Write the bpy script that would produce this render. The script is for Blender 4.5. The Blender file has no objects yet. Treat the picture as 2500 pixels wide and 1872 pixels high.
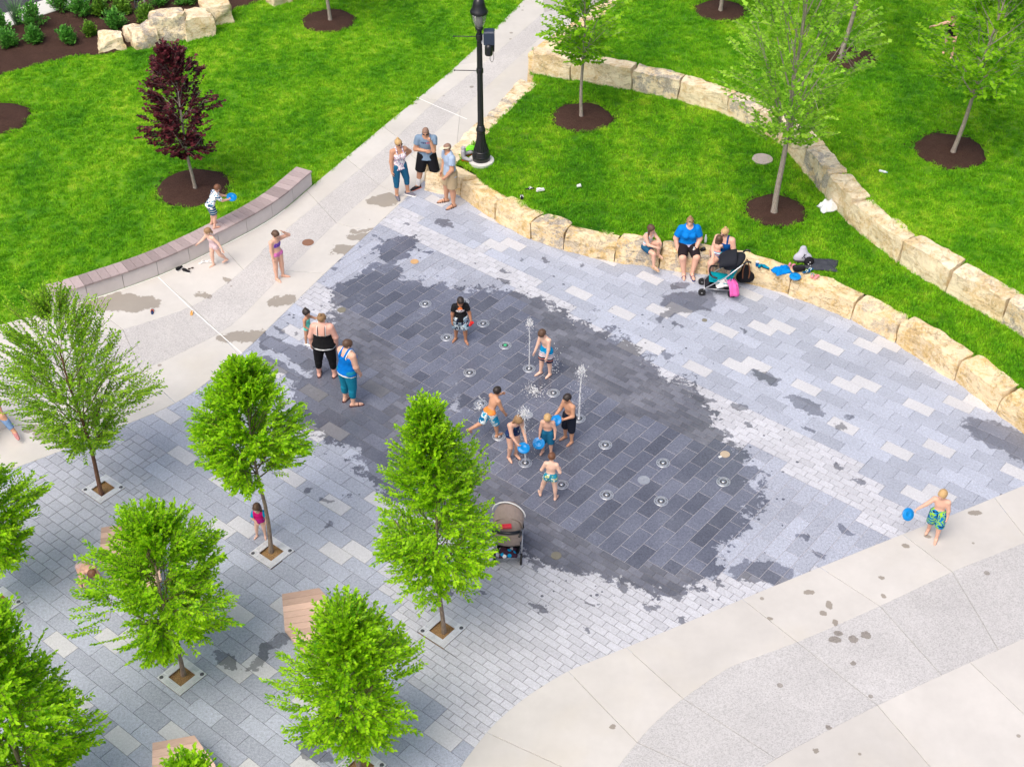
import bpy, bmesh, math, random
import numpy as np
from mathutils import Vector, Matrix

# ------------------------------------------------------------------ camera, sky, sun, exposure
sc = bpy.context.scene
COL = sc.collection
CAM_H, PITCH, FPX = 19.5, math.radians(39.0), 3500.0      # metres, angle below the horizon, focal length in px of a 2500 px frame
cam_d = bpy.data.cameras.new('camera'); cam = bpy.data.objects.new('camera', cam_d); COL.objects.link(cam)
cam.location = (0, 0, CAM_H); cam.rotation_euler = (math.pi/2 - PITCH, 0, 0)
cam_d.sensor_width = 36.0; cam_d.lens = 36.0*FPX/2500.0; cam_d.clip_start = 0.1; cam_d.clip_end = 2000.0
sc.camera = cam

SUN_EL, SUN_AZ = math.radians(58), math.radians(215)      # azimuth clockwise from +Y (behind the camera, to its left)
world = bpy.data.worlds.new('World'); sc.world = world; world.use_nodes = True
wn = world.node_tree; wn.nodes.clear()
w_out = wn.nodes.new('ShaderNodeOutputWorld'); w_bg = wn.nodes.new('ShaderNodeBackground'); w_sky = wn.nodes.new('ShaderNodeTexSky')
w_sky.sky_type = 'NISHITA'; w_sky.sun_disc = False; w_sky.sun_elevation = SUN_EL; w_sky.sun_rotation = SUN_AZ
w_sky.dust_density = 6.0; w_sky.ozone_density = 0.6; w_sky.air_density = 0.8
w_bg.inputs['Strength'].default_value = 0.15
wn.links.new(w_sky.outputs[0], w_bg.inputs[0]); wn.links.new(w_bg.outputs[0], w_out.inputs[0])

sun_d = bpy.data.lights.new('sun', 'SUN'); sun = bpy.data.objects.new('sun', sun_d); COL.objects.link(sun)
sun_d.energy = 1.2; sun_d.angle = math.radians(45); sun_d.color = (1.0, 0.95, 0.86)
sd = Vector((math.sin(SUN_AZ)*math.cos(SUN_EL), math.cos(SUN_AZ)*math.cos(SUN_EL), math.sin(SUN_EL)))
sun.rotation_euler = sd.to_track_quat('Z', 'Y').to_euler()

sc.view_settings.view_transform = 'Standard'; sc.view_settings.look = 'None'
sc.view_settings.exposure = 0.37; sc.view_settings.gamma = 1.0; sc.view_settings.use_curve_mapping = False
sc.cycles.use_adaptive_sampling = True; sc.cycles.adaptive_threshold = 0.02; sc.cycles.max_bounces = 4; sc.cycles.transparent_max_bounces = 6; sc.cycles.caustics_reflective = False; sc.cycles.caustics_refractive = False

# ------------------------------------------------------------------ measuring: a survey point of the photograph laid on the plane at height z
cP, sP = math.cos(PITCH), math.sin(PITCH)
def G(x, y, z=0.0):
    xn = (x-1250)/FPX; yn = -(y-936)/FPX
    t = (z-CAM_H)/(-sP+yn*cP)
    return Vector((xn*t, (cP+yn*sP)*t, z))
def top_height(b, ytop):                  # height of an upright thing on base b whose tip is seen at row ytop
    k = (936-ytop)/FPX; Z0 = b.z-CAM_H
    d0 = b.y*cP-Z0*sP; u0 = b.y*sP+Z0*cP
    return (k*d0-u0)/(cP+k*sP)
def depth(b): return b.y*cP-(b.z-CAM_H)*sP
def mpp(b): return depth(b)/FPX           # metres per photo pixel at b
YAW = math.radians(50.7)
UX = Vector((math.cos(YAW), math.sin(YAW), 0)); VX = Vector((-math.sin(YAW), math.cos(YAW), 0))
def UV(p): return (p.x*UX.x+p.y*UX.y, p.x*VX.x+p.y*VX.y)
def XY(u, v, z=0.0): return Vector((u*UX.x+v*VX.x, u*UX.y+v*VX.y, z))
RNG = random.Random(7); NR = np.random.default_rng(7)

# ------------------------------------------------------------------ scene helpers
def tag(o, label=None, cat=None, group=None, kind=None):
    if label: o['label'] = label
    if cat: o['category'] = cat
    if group: o['group'] = group
    if kind: o['kind'] = kind
    return o
def thing(name, label, cat, loc=(0, 0, 0), group=None):
    o = bpy.data.objects.new(name, None); COL.objects.link(o); o.location = Vector(loc); o.empty_display_size = 0.2
    return tag(o, label, cat, group)
def link(name, me, parent=None, loc=None):
    o = bpy.data.objects.new(name, me); COL.objects.link(o)
    if parent: o.parent = parent
    if loc is not None: o.location = loc
    return o
def wloc(o):
    v = Vector(o.location)
    while o.parent: o = o.parent; v = v+o.location
    return v

class MB:
    """collects shapes in world coordinates; build() makes ONE mesh object"""
    def __init__(s): s.v = []; s.f = []; s.M = None
    def add(s, vs, fs):
        n = len(s.v)
        if s.M is not None: vs = [s.M @ Vector(v) for v in vs]
        s.v += [tuple(v) for v in vs]; s.f += [tuple(n+i for i in f) for f in fs]; return s
    def box(s, c, size, rz=0, R=None):
        hx, hy, hz = size[0]/2, size[1]/2, size[2]/2; c = Vector(c)
        R = R if R is not None else Matrix.Rotation(rz, 3, 'Z')
        vs = [c+R@Vector((x*hx, y*hy, z*hz)) for z in (-1, 1) for y in (-1, 1) for x in (-1, 1)]
        return s.add(vs, [(0, 2, 3, 1), (4, 5, 7, 6), (0, 1, 5, 4), (2, 6, 7, 3), (0, 4, 6, 2), (1, 3, 7, 5)])
    def bevbox(s, c, size, b, rz=0, R=None):     # box with chamfered upper edges
        hx, hy, hz = size[0]/2, size[1]/2, size[2]/2; c = Vector(c)
        R = R if R is not None else Matrix.Rotation(rz, 3, 'Z')
        vs = []
        for (z, k) in ((-hz, 0), (hz-b, 0), (hz, b)):
            for (x, y) in ((-1, -1), (1, -1), (1, 1), (-1, 1)): vs.append(c+R@Vector((x*(hx-k), y*(hy-k), z)))
        fs = [(3, 2, 1, 0), (8, 9, 10, 11)]
        for l in (0, 4):
            for i in range(4): fs.append((l+i, l+(i+1) % 4, l+4+(i+1) % 4, l+4+i))
        return s.add(vs, fs)
    def prism(s, poly, z0, z1):
        n = len(poly); vs = [(p[0], p[1], z0) for p in poly]+[(p[0], p[1], z1) for p in poly]
        return s.add(vs, [tuple(range(n-1, -1, -1)), tuple(range(n, 2*n))]+[(i, (i+1) % n, n+(i+1) % n, n+i) for i in range(n)])
    def tube(s, pts, rad, n=8, caps=True, closed=False):
        pts = [Vector(p) for p in pts]; m = len(pts)
        rad = [rad]*m if isinstance(rad, (int, float)) else list(rad)
        vs = []; up = None
        for i, p in enumerate(pts):
            if closed: t = pts[(i+1) % m]-pts[i-1]
            else: t = pts[min(i+1, m-1)]-pts[max(i-1, 0)]
            t = t.normalized() if t.length > 1e-9 else Vector((0, 0, 1))
            if up is None: up = Vector((0, 0, 1)) if abs(t.z) < .9 else Vector((1, 0, 0))
            a = t.cross(up); a = a.normalized() if a.length > 1e-6 else t.orthogonal().normalized()
            b = t.cross(a).normalized(); up = -b if False else a.cross(t)
            for k in range(n):
                an = 2*math.pi*k/n; vs.append(p+(a*math.cos(an)+b*math.sin(an))*rad[i])
        fs = []
        for i in range(m if closed else m-1):
            j = (i+1) % m
            for k in range(n): fs.append((i*n+k, i*n+(k+1) % n, j*n+(k+1) % n, j*n+k))
        if caps and not closed: fs += [tuple(range(n-1, -1, -1)), tuple((m-1)*n+k for k in range(n))]
        return s.add(vs, fs)
    def lathe(s, prof, c, n=24, flute=None):
        c = Vector(c); vs = []; m = len(prof)
        for (r, z) in prof:
            for k in range(n):
                an = 2*math.pi*k/n; q = r*(1+(flute(k, z) if flute else 0)); vs.append(c+Vector((q*math.cos(an), q*math.sin(an), z)))
        fs = [(i*n+k, i*n+(k+1) % n, (i+1)*n+(k+1) % n, (i+1)*n+k) for i in range(m-1) for k in range(n)]
        fs += [tuple(range(n-1, -1, -1)), tuple((m-1)*n+k for k in range(n))]
        return s.add(vs, fs)
    def ball(s, c, r, nu=12, nv=8, R=None):
        c = Vector(c); r = Vector((r, r, r)) if isinstance(r, (int, float)) else Vector(r)
        R = R if R is not None else Matrix.Identity(3); vs = []
        for j in range(1, nv):
            th = math.pi*j/nv
            for i in range(nu):
                ph = 2*math.pi*i/nu
                vs.append(c+R@Vector((r.x*math.sin(th)*math.cos(ph), r.y*math.sin(th)*math.sin(ph), r.z*math.cos(th))))
        n = len(vs); vs += [c+R@Vector((0, 0, r.z)), c+R@Vector((0, 0, -r.z))]; fs = []
        for j in range(nv-2):
            for i in range(nu): fs.append((j*nu+i, (j+1)*nu+i, (j+1)*nu+(i+1) % nu, j*nu+(i+1) % nu))
        for i in range(nu): fs += [(n, i, (i+1) % nu), (n+1, (nv-2)*nu+(i+1) % nu, (nv-2)*nu+i)]
        return s.add(vs, fs)
    def mesh(s, name, mat, off=Vector((0, 0, 0)), smooth=False):
        me = bpy.data.meshes.new(name); me.from_pydata([(v[0]-off.x, v[1]-off.y, v[2]-off.z) for v in s.v], [], s.f)
        me.materials.append(mat)
        if smooth: me.polygons.foreach_set('use_smooth', [True]*len(me.polygons))
        me.update(); return me
    def build(s, name, mat, parent=None, smooth=False, base=None):
        off = wloc(parent) if parent else (Vector(base) if base is not None else Vector((0, 0, 0)))
        o = link(name, s.mesh(name, mat, off, smooth), parent)
        if base is not None and not parent: o.location = base
        if smooth == 'auto': pass
        return o
def np_obj(name, V, F, mat, parent=None, base=None, smooth=True):
    off = np.array(wloc(parent)) if parent else (np.array(base) if base is not None else np.zeros(3))
    me = bpy.data.meshes.new(name); V = np.asarray(V, float)-off; F = np.asarray(F, np.int32)
    k = F.shape[1]
    me.vertices.add(len(V)); me.vertices.foreach_set('co', V.astype(np.float32).ravel())
    me.loops.add(F.size); me.loops.foreach_set('vertex_index', F.ravel())
    me.polygons.add(len(F)); me.polygons.foreach_set('loop_start', np.arange(0, F.size, k, dtype=np.int32))
    me.polygons.foreach_set('loop_total', np.full(len(F), k, dtype=np.int32))
    if smooth: me.polygons.foreach_set('use_smooth', np.ones(len(F), dtype=bool))
    me.update(calc_edges=True); me.materials.append(mat)
    o = link(name, me, parent)
    if base is not None and not parent: o.location = base
    return o

def curve(pts, n=16):                      # Catmull-Rom through points
    pts = [Vector(p) for p in pts]; out = []
    P_ = [pts[0]*2-pts[1]]+pts+[pts[-1]*2-pts[-2]]
    for i in range(1, len(P_)-2):
        a, b, c, d = P_[i-1], P_[i], P_[i+1], P_[i+2]
        for k in range(n):
            t = k/n
            out.append(0.5*((2*b)+(c-a)*t+(2*a-5*b+4*c-d)*t*t+(3*b-a-3*c+d)*t**3))
    out.append(pts[-1]); return out
def near_i(cv, p): return min(range(len(cv)), key=lambda i: (cv[i].x-p.x)**2+(cv[i].y-p.y)**2)
def arclen(cv):
    s = [0.0]
    for a, b in zip(cv, cv[1:]): s.append(s[-1]+(b-a).length)
    return s
def at_s(cv, S, s):
    s = max(0, min(S[-1], s)); i = max(0, min(len(cv)-2, int(np.searchsorted(S, s))-1))
    t = (s-S[i])/max(1e-9, S[i+1]-S[i]); return cv[i].lerp(cv[i+1], t)
def inside(poly, X, Y):
    X = np.asarray(X); Y = np.asarray(Y); c = np.zeros(X.shape, bool); n = len(poly)
    for i in range(n):
        x1, y1 = poly[i][0], poly[i][1]; x2, y2 = poly[i-1][0], poly[i-1][1]
        if y1 == y2: continue
        c ^= ((y1 > Y) != (y2 > Y)) & (X < (x2-x1)*(Y-y1)/(y2-y1)+x1)
    return c

# ------------------------------------------------------------------ material helpers
class NT:
    def __init__(s, name):
        s.m = bpy.data.materials.new(name); s.m.use_nodes = True; s.t = s.m.node_tree; s.t.nodes.clear()
        s.out = s.n('ShaderNodeOutputMaterial'); s.b = s.n('ShaderNodeBsdfPrincipled'); s.l(s.b.outputs[0], s.out.inputs[0])
    def n(s, typ, **kw):
        o = s.t.nodes.new(typ)
        for k, v in kw.items(): setattr(o, k, v)
        return o
    def l(s, a, b): s.t.links.new(a, b)
    def put(s, sock, v):
        if isinstance(v, bpy.types.NodeSocket): s.l(v, sock)
        elif isinstance(v, (tuple, list)) and len(v) == 3 and sock.type == 'RGBA': sock.default_value = (*v, 1)
        else: sock.default_value = v
    def math(s, op, a, b=0.0, c=None, clamp=False):
        o = s.n('ShaderNodeMath', operation=op, use_clamp=clamp); s.put(o.inputs[0], a); s.put(o.inputs[1], b)
        if c is not None: s.put(o.inputs[2], c)
        return o.outputs[0]
    def vmath(s, op, a, b=None, scale=None):
        o = s.n('ShaderNodeVectorMath', operation=op); s.put(o.inputs[0], a)
        if b is not None: s.put(o.inputs[1], b)
        if scale is not None: s.put(o.inputs['Scale'], scale)
        return o.outputs['Value'] if op in ('LENGTH', 'DOT_PRODUCT') else o.outputs[0]
    def mix(s, f, a, b, mode='MIX'):
        o = s.n('ShaderNodeMix', data_type='RGBA', blend_type=mode); s.put(o.inputs[0], f); s.put(o.inputs[6], a); s.put(o.inputs[7], b); return o.outputs[2]
    def noise(s, vec, scale, detail=3, rough=.55, dist=0.0, col=False):
        o = s.n('ShaderNodeTexNoise'); s.l(vec, o.inputs['Vector']); o.inputs['Scale'].default_value = scale; o.inputs['Detail'].default_value = detail
        o.inputs['Roughness'].default_value = rough; o.inputs['Distortion'].default_value = dist
        return o.outputs[1] if col else o.outputs[0]
    def vor(s, vec, scale, feat='F1', out='Distance', rand=1.0):
        o = s.n('ShaderNodeTexVoronoi', feature=feat); s.l(vec, o.inputs['Vector']); o.inputs['Scale'].default_value = scale; o.inputs['Randomness'].default_value = rand
        return o.outputs[out]
    def ramp(s, f, stops, mode='LINEAR'):
        o = s.n('ShaderNodeValToRGB'); s.put(o.inputs[0], f); e = o.color_ramp; e.interpolation = mode
        while len(e.elements) < len(stops): e.elements.new(.5)
        for el, (p, c) in zip(e.elements, stops): el.position = p; el.color = (*c, 1) if len(c) == 3 else c
        return o.outputs[0]
    def step(s, x, lo, hi):
        o = s.n('ShaderNodeMapRange'); o.interpolation_type = 'SMOOTHSTEP'; s.put(o.inputs[0], x); s.put(o.inputs[1], lo); s.put(o.inputs[2], hi); return o.outputs[0]
    def pos(s): return s.n('ShaderNodeNewGeometry').outputs['Position']
    def obj(s): return s.n('ShaderNodeTexCoord').outputs['Object']
    def rnd(s): return s.n('ShaderNodeObjectInfo').outputs['Random']
    def isl(s): return s.n('ShaderNodeNewGeometry').outputs['Random Per Island']
    def scale(s, vec, x, y, z, rot=(0, 0, 0)):
        o = s.n('ShaderNodeMapping'); s.l(vec, o.inputs[0]); o.inputs['Scale'].default_value = (x, y, z); o.inputs['Rotation'].default_value = rot; return o.outputs[0]
    def bump(s, h, dist=.01, strength=.5):
        o = s.n('ShaderNodeBump'); s.l(h, o.inputs['Height']); o.inputs['Distance'].default_value = dist; o.inputs['Strength'].default_value = strength; s.l(o.outputs[0], s.b.inputs['Normal'])
    def set(s, col=None, rough=None, metal=None, spec=None):
        if col is not None: s.put(s.b.inputs['Base Color'], col)
        if rough is not None: s.put(s.b.inputs['Roughness'], rough)
        if metal is not None: s.put(s.b.inputs['Metallic'], metal)
        if spec is not None: s.put(s.b.inputs['Specular IOR Level'], spec)
        return s.m
_plain = {}
def plain(name, col, rough=.6, metal=0.0, var=.12, sc_=30.0, spec=.4):
    k = (name,)
    if k in _plain: return _plain[k]
    m = NT(name); f = m.noise(m.obj(), sc_, 3)
    c = m.mix(f, tuple(x*(1-var) for x in col), tuple(min(1, x*(1+var)) for x in col))
    m.set(c, rough, metal, spec); _plain[k] = m.m; return m.m
# ------------------------------------------------------------------ wet stains: shapes on the paving, in metres
WET_MAIN = [(18.6, 18.5, 2.0, 1.7), (19.5, 16.6, 2.0, 2.0), (19.3, 14.6, 2.2, 2.2), (18.9, 12.6, 2.1, 2.0), (18.1, 10.8, 1.9, 1.8), (16.4, 17.2, 1.7, 1.8),
            (15.9, 14.6, 1.5, 2.6), (16.2, 11.8, 1.35, 2.1), (16.6, 10.2, 1.1, 1.5), (19.3, 20.2, 1.1, .55), (20.9, 20.7, .55, .5)]     # u, v, half sizes
WET_SMALL = [(1684, 735, .62, .42, .1), (1640, 760, .5, .12, .4), (2466, 1076, 1.05, .42, -.5), (2395, 1045, .3, .14, -.4), (291, 741, .95, .36, .35), (597, 824, .7, .24, .15),
             (938, 488, .42, .30, .5), (843, 611, .34, .2, .7), (881, 580, .33, .2, .7), (885, 563, .3, .1, .2), (693, 735, .34, .22, 0), (125, 1061, .42, .22, .2), (82, 1050, .28, .12, .1),
             (768, 1836, .34, .2, -.4), (655, 1586, .55, .1, .55), (547, 1610, .34, .1, -.3), (1860, 1395, .6, .3, .2), (1700, 980, .5, .12, .1), (1960, 985, .42, .2, -.3), (1320, 865, .2, .1, 0),
             (495, 720, .2, .12, .3), (560, 685, .16, .1, .6), (700, 855, .9, .22, -.55), (760, 880, .7, .3, -.6), (690, 905, .8, .16, -.5), (1085, 545, .35, .1, -.9), (1660, 695, .2, .12, .3), (1870, 920, .35, .16, -.3)]
PATH_WET = {(291, 741), (597, 824), (938, 488), (843, 611), (881, 580), (885, 563), (693, 735), (125, 1061), (82, 1050), (495, 720), (560, 685)}
def build_wet(name, full):
    wg = bpy.data.node_groups.new(name, 'ShaderNodeTree'); wg.interface.new_socket('wet', in_out='OUTPUT', socket_type='NodeSocketFloat')
    T = NT.__new__(NT); T.t = wg; out = T.n('NodeGroupOutput'); pos = T.pos()
    cu, su = math.cos(YAW), math.sin(YAW)
    def touv(p):
        o = T.n('ShaderNodeCombineXYZ'); T.l(T.vmath('DOT_PRODUCT', p, (cu, su, 0)), o.inputs[0]); T.l(T.vmath('DOT_PRODUCT', p, (-su, cu, 0)), o.inputs[1]); return o.outputs[0]
    def ell(src, x, y, rx, ry):
        o = T.n('ShaderNodeVectorMath', operation='MULTIPLY_ADD'); T.l(src, o.inputs[0]); o.inputs[1].default_value = (1/rx, 1/ry, 0); o.inputs[2].default_value = (-x/rx, -y/ry, 0)
        return T.vmath('LENGTH', o.outputs[0])
    n1 = T.noise(pos, 1.9, 4, .62, col=True); nn = T.vmath('SUBTRACT', n1, (.5, .5, .5))
    if full:
        p = touv(T.vmath('ADD', pos, T.vmath('SCALE', nn, scale=1.35))); f = None
        for (u, v, ru, rv) in WET_MAIN:
            e = ell(p, u, v, ru, rv); f = e if f is None else T.math('SMOOTH_MIN', f, e, .25)
    g = None; n3 = T.noise(pos, 4.2, 4, .65, col=True); p2 = T.vmath('ADD', T.vmath('ADD', pos, T.vmath('SCALE', nn, scale=.55)), T.vmath('SCALE', T.vmath('SUBTRACT', n3, (.5, .5, .5)), scale=.45)); p2u = touv(p2) if full else None
    for (x, y, rx, ry, a) in WET_SMALL:
        if full == ((x, y) in PATH_WET): continue
        q = G(x, y)
        if full: u, v = UV(q); e = ell(p2u, u, v, ry, rx) if a < 0 else (ell(p2u, u, v, rx, ry) if a > .3 else ell(p2, q.x, q.y, rx, ry))
        else: e = ell(p2, q.x, q.y, rx, ry)
        g = e if g is None else T.math('MINIMUM', g, e)
    small = T.math('MULTIPLY', T.step(g, 1.04, .96), .85)
    if not full: T.l(small, out.inputs[0]); return wg
    sepm = T.n('ShaderNodeSeparateColor'); T.l(n3, sepm.inputs[0]); fr = T.math('ADD', T.math('ADD', f, T.math('MULTIPLY', T.math('SUBTRACT', sepm.outputs[2], .5), .62)), T.math('MULTIPLY', T.math('SUBTRACT', T.noise(pos, 17, 3, .7), .5), .30)); solid = T.step(fr, 1.03, .97)
    sepn = T.n('ShaderNodeSeparateColor'); T.l(n1, sepn.inputs[0])
    isl = T.math('MULTIPLY', T.step(sepn.outputs[2], .60, .62), T.step(f, .90, .96))
    solid = T.math('MULTIPLY', solid, T.math('SUBTRACT', 1.0, isl))
    ring = T.step(f, 1.75, 1.0)
    sp = T.n('ShaderNodeTexVoronoi'); T.l(pos, sp.inputs['Vector']); sp.inputs['Scale'].default_value = 9.0
    sepc = T.n('ShaderNodeSeparateColor'); T.l(sp.outputs['Color'], sepc.inputs[0])
    drop = T.math('MULTIPLY', T.math('LESS_THAN', sp.outputs['Distance'], T.math('MULTIPLY', T.math('POWER', sepc.outputs[0], 4.0), .34)), T.math('LESS_THAN', sepc.outputs[1], T.math('MULTIPLY', ring, .85)))
    fp = T.n('ShaderNodeTexVoronoi'); T.l(T.vmath('MULTIPLY', p2u, (3.1, 1.7, 0)), fp.inputs['Vector']); fp.inputs['Scale'].default_value = 1.05
    sep2 = T.n('ShaderNodeSeparateColor'); T.l(fp.outputs['Color'], sep2.inputs[0])
    foot = T.math('MULTIPLY', T.math('LESS_THAN', fp.outputs['Distance'], T.math('MULTIPLY', sep2.outputs[2], .30)), T.math('LESS_THAN', sep2.outputs[1], T.math('MULTIPLY', T.step(f, 2.7, .95), .95)))
    foot = T.math('MULTIPLY', foot, .85)
    T.l(T.math('MAXIMUM', T.math('MAXIMUM', solid, small), T.math('MAXIMUM', drop, foot), clamp=True), out.inputs[0]); return wg
TERR_WET = [(1975, 1446, .10, .06), (2024, 1477, .06, .10), (2010, 1497, .07, .06), (2039, 1520, .05, .09), (2047, 1546, .08, .06), (2037, 1561, .12, .07), (2083, 1560, .08, .10), (2114, 1550, .09, .09), (2265, 1310, .07, .05), (2211, 1333, .07, .06), (2152, 1410, .06, .05), (2157, 1455, .05, .05), (2023, 1776, .06, .05), (1991, 1832, .05, .05), (1880, 1510, .05, .04), (1496, 1773, .05, .05), (2082, 1619, .06, .04), (2380, 1252, .14, .07)]
def build_terr():
    wg = bpy.data.node_groups.new('wetness_terrace', 'ShaderNodeTree'); wg.interface.new_socket('wet', in_out='OUTPUT', socket_type='NodeSocketFloat')
    T = NT.__new__(NT); T.t = wg; out = T.n('NodeGroupOutput'); pos = T.pos(); p = T.vmath('ADD', pos, T.vmath('SCALE', T.vmath('SUBTRACT', T.noise(pos, 14, 2, .6, col=True), (.5, .5, .5)), scale=.09)); g = None
    for (x, y, rx, ry) in TERR_WET:
        q = G(x, y); o = T.n('ShaderNodeVectorMath', operation='MULTIPLY_ADD'); T.l(p, o.inputs[0]); o.inputs[1].default_value = (1/rx, 1/ry, 0); o.inputs[2].default_value = (-q.x/rx, -q.y/ry, 0); e = T.vmath('LENGTH', o.outputs[0]); g = e if g is None else T.math('MINIMUM', g, e)
    T.l(T.math('MULTIPLY', T.step(g, 1.1, .9), .9), out.inputs[0]); return wg
WG_TERR = build_terr()
WG_FULL = build_wet('wetness_plaza', True); WG_PATH = build_wet('wetness_path', False)
def wet_node(m, g=None):
    o = m.n('ShaderNodeGroup'); o.node_tree = g or WG_FULL; return o.outputs[0]

def granite(name, c, speck=.5, vary=.10, wetk=.30, warmwet=(1.0, 1.0, 1.0)):
    m = NT(name); pos = m.pos()
    r = m.math('FRACT', m.math('ADD', m.rnd(), m.isl()))
    s1 = m.noise(pos, 60, 2, .7); s2 = m.noise(pos, 22, 3, .65); s3 = m.noise(pos, 1.4, 3)
    f = m.math('ADD', m.math('MULTIPLY', s1, .55), m.math('MULTIPLY', s2, .45))
    col = m.ramp(f, [(.30, tuple(x*(1-speck) for x in c)), (.5, c), (.72, tuple(min(.95, x*(1+speck*1.1)) for x in c))])
    v = m.math('ADD', 1-vary, m.math('ADD', m.math('MULTIPLY', r, vary*1.5), m.math('MULTIPLY', m.math('SUBTRACT', s3, .5), .22)))
    col = m.vmath('SCALE', col, scale=v)
    w = wet_node(m)
    w = m.math('MULTIPLY', w, m.math('ADD', .89, m.math('MULTIPLY', m.step(m.noise(pos, .9, 4, .62), .35, .62), .11)))
    wc = m.vmath('MULTIPLY', m.vmath('SCALE', col, scale=m.math('MULTIPLY', wetk, m.math('ADD', .86, m.math('MULTIPLY', r, .3)))), warmwet)
    m.set(m.mix(w, col, wc), m.math('SUBTRACT', .72, m.math('MULTIPLY', w, .50)), 0, m.math('ADD', .25, m.math('MULTIPLY', w, .22)))
    m.bump(f, .004, .35); return m.m
def concrete(name, c, agg=False, wet=True):
    m = NT(name); pos = m.pos()
    big = m.noise(pos, .8, 4, .6); mid = m.noise(pos, 6, 4, .6); fine = m.noise(pos, 90, 2, .7)
    if agg:
        v = m.vor(pos, 60, out='Color'); sep = m.n('ShaderNodeSeparateColor'); m.l(v, sep.inputs[0])
        f = m.math('ADD', m.math('MULTIPLY', sep.outputs[0], .6), m.math('MULTIPLY', m.noise(pos, 25, 3, .7), .4))
        col = m.ramp(f, [(.12, tuple(x*.74 for x in c)), (.45, c), (.8, tuple(min(.9, x*1.15) for x in c))])
        m.bump(f, .006, .5)
    else:
        col = m.mix(mid, tuple(x*.95 for x in c), tuple(min(.9, x*1.05) for x in c)); m.bump(fine, .002, .3)
    col = m.vmath('SCALE', col, scale=m.math('ADD', .78, m.math('ADD', m.math('MULTIPLY', big, .34), m.math('MULTIPLY', m.rnd(), .09))))
    # tan rust bloom on the pale concrete
    st = m.math('MULTIPLY', m.step(m.noise(pos, .55, 3, .5), .5, .72), .28)
    if not agg: col = m.mix(st, col, (c[0]*.98, c[1]*.93, c[2]*.80))
    w = wet_node(m, WG_PATH if wet else WG_TERR); sp = m.n('ShaderNodeTexVoronoi'); m.l(pos, sp.inputs['Vector']); sp.inputs['Scale'].default_value = 2.6
    sc3 = m.n('ShaderNodeSeparateColor'); m.l(sp.outputs['Color'], sc3.inputs[0])
    spot = m.math('MULTIPLY', m.math('LESS_THAN', sp.outputs['Distance'], m.math('MULTIPLY', m.math('POWER', sc3.outputs[0], 4), .20)), m.math('LESS_THAN', sc3.outputs[1], m.math('MULTIPLY', m.step(m.noise(pos, .5, 2), .42, .62), .9)))
    w = m.math('MAXIMUM', w, m.math('MULTIPLY', spot, .8))
    m.set(m.mix(w, col, m.vmath('MULTIPLY', col, (.50, .46, .41))), m.math('SUBTRACT', .8, m.math('MULTIPLY', w, .35)), 0, .3); return m.m

GR_DARK = granite('granite_dark', (.365, .395, .475), .50, .18, .34, (.96, .98, 1.10))
GR_MID = granite('granite_mid', (.385, .42, .505), .40, .16, .33, (.98, .98, 1.06))
GR_LIGHT = granite('granite_light', (.525, .537, .57), .22, .06, .33, (.98, .98, 1.02))
GR_SMALL = granite('granite_small', (.50, .515, .565), .28, .10, .27, (.94, .97, 1.10))
GR_LEFT = granite('granite_left', (.415, .44, .51), .28, .11, .3)
CONC = concrete('concrete_pale', (.555, .542, .515)); AGG = concrete('concrete_aggregate', (.49, .48, .475), True)
CONC_T = concrete('concrete_terrace', (.535, .522, .502), False, False); AGG_T = concrete('concrete_terrace_aggregate', (.47, .467, .472), True, False)
JOINT_L = plain('joint_sand_pale', (.44, .44, .48), .9); JOINT_C = plain('path_joint', (.40, .39, .37), .9); JOINT_D = plain('joint_sand_dark', (.16, .16, .18), .9)
CAULK = plain('white_sealant', (.85, .85, .84), .6)

def lime(name, a, b, c):                   # quarried limestone: cream, ochre and grey weathering, bedding lines
    m = NT(name); pos = m.pos(); r = m.rnd()
    sh = m.n('ShaderNodeCombineXYZ'); m.l(m.math('MULTIPLY', r, 37.0), sh.inputs[0]); m.l(m.math('MULTIPLY', r, 11.0), sh.inputs[1]); p = m.vmath('ADD', pos, sh.outputs[0])
    big = m.noise(p, 1.7, 4, .62, .5); mid = m.noise(p, 7, 5, .7, .6); fine = m.noise(p, 30, 4, .75); bed = m.noise(m.scale(p, 1.2, 1.2, 9), 2.2, 4, .65, .4)
    f = m.math('ADD', m.math('ADD', m.math('MULTIPLY', big, .40), m.math('MULTIPLY', mid, .38)), m.math('MULTIPLY', fine, .22))
    col = m.ramp(f, [(.36, c), (.44, b), (.51, a), (.60, tuple(min(.92, x*1.18) for x in a)), (.70, tuple(min(.95, x*1.32) for x in a))])
    col = m.mix(m.math('MULTIPLY', m.step(bed, .52, .66), .55), col, b)
    grey = m.math('MULTIPLY', m.step(m.noise(p, 2.4, 5, .75), .47, .58), m.step(r, .62, .85))
    col = m.mix(m.math('MULTIPLY', grey, .85), col, m.ramp(fine, [(.32, (.16, .145, .14)), (.5, (.36, .33, .30)), (.68, (.62, .58, .52))]))
    pit = m.step(mid, .37, .31); crack = m.step(m.math('ABSOLUTE', m.math('SUBTRACT', m.noise(m.scale(p, 1, 1, 2.2), 1.3, 5, .7, .8), .5)), .012, .0)
    col = m.mix(m.math('MULTIPLY', m.math('MAXIMUM', m.math('MULTIPLY', crack, .7), pit), .38), col, (.24, .16, .08))
    hgt = m.math('SUBTRACT', m.math('ADD', m.math('ADD', m.math('MULTIPLY', mid, .6), m.math('MULTIPLY', fine, .3)), m.math('MULTIPLY', bed, .5)), m.math('MULTIPLY', crack, .5))
    m.set(col, .88, 0, .2); m.bump(hgt, .035, .8); return m.m
LIME = lime('limestone', (.77, .63, .41), (.68, .48, .21), (.46, .33, .17))
LIME_P = lime('limestone_pale', (.78, .67, .49), (.69, .52, .29), (.48, .38, .25))
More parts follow.
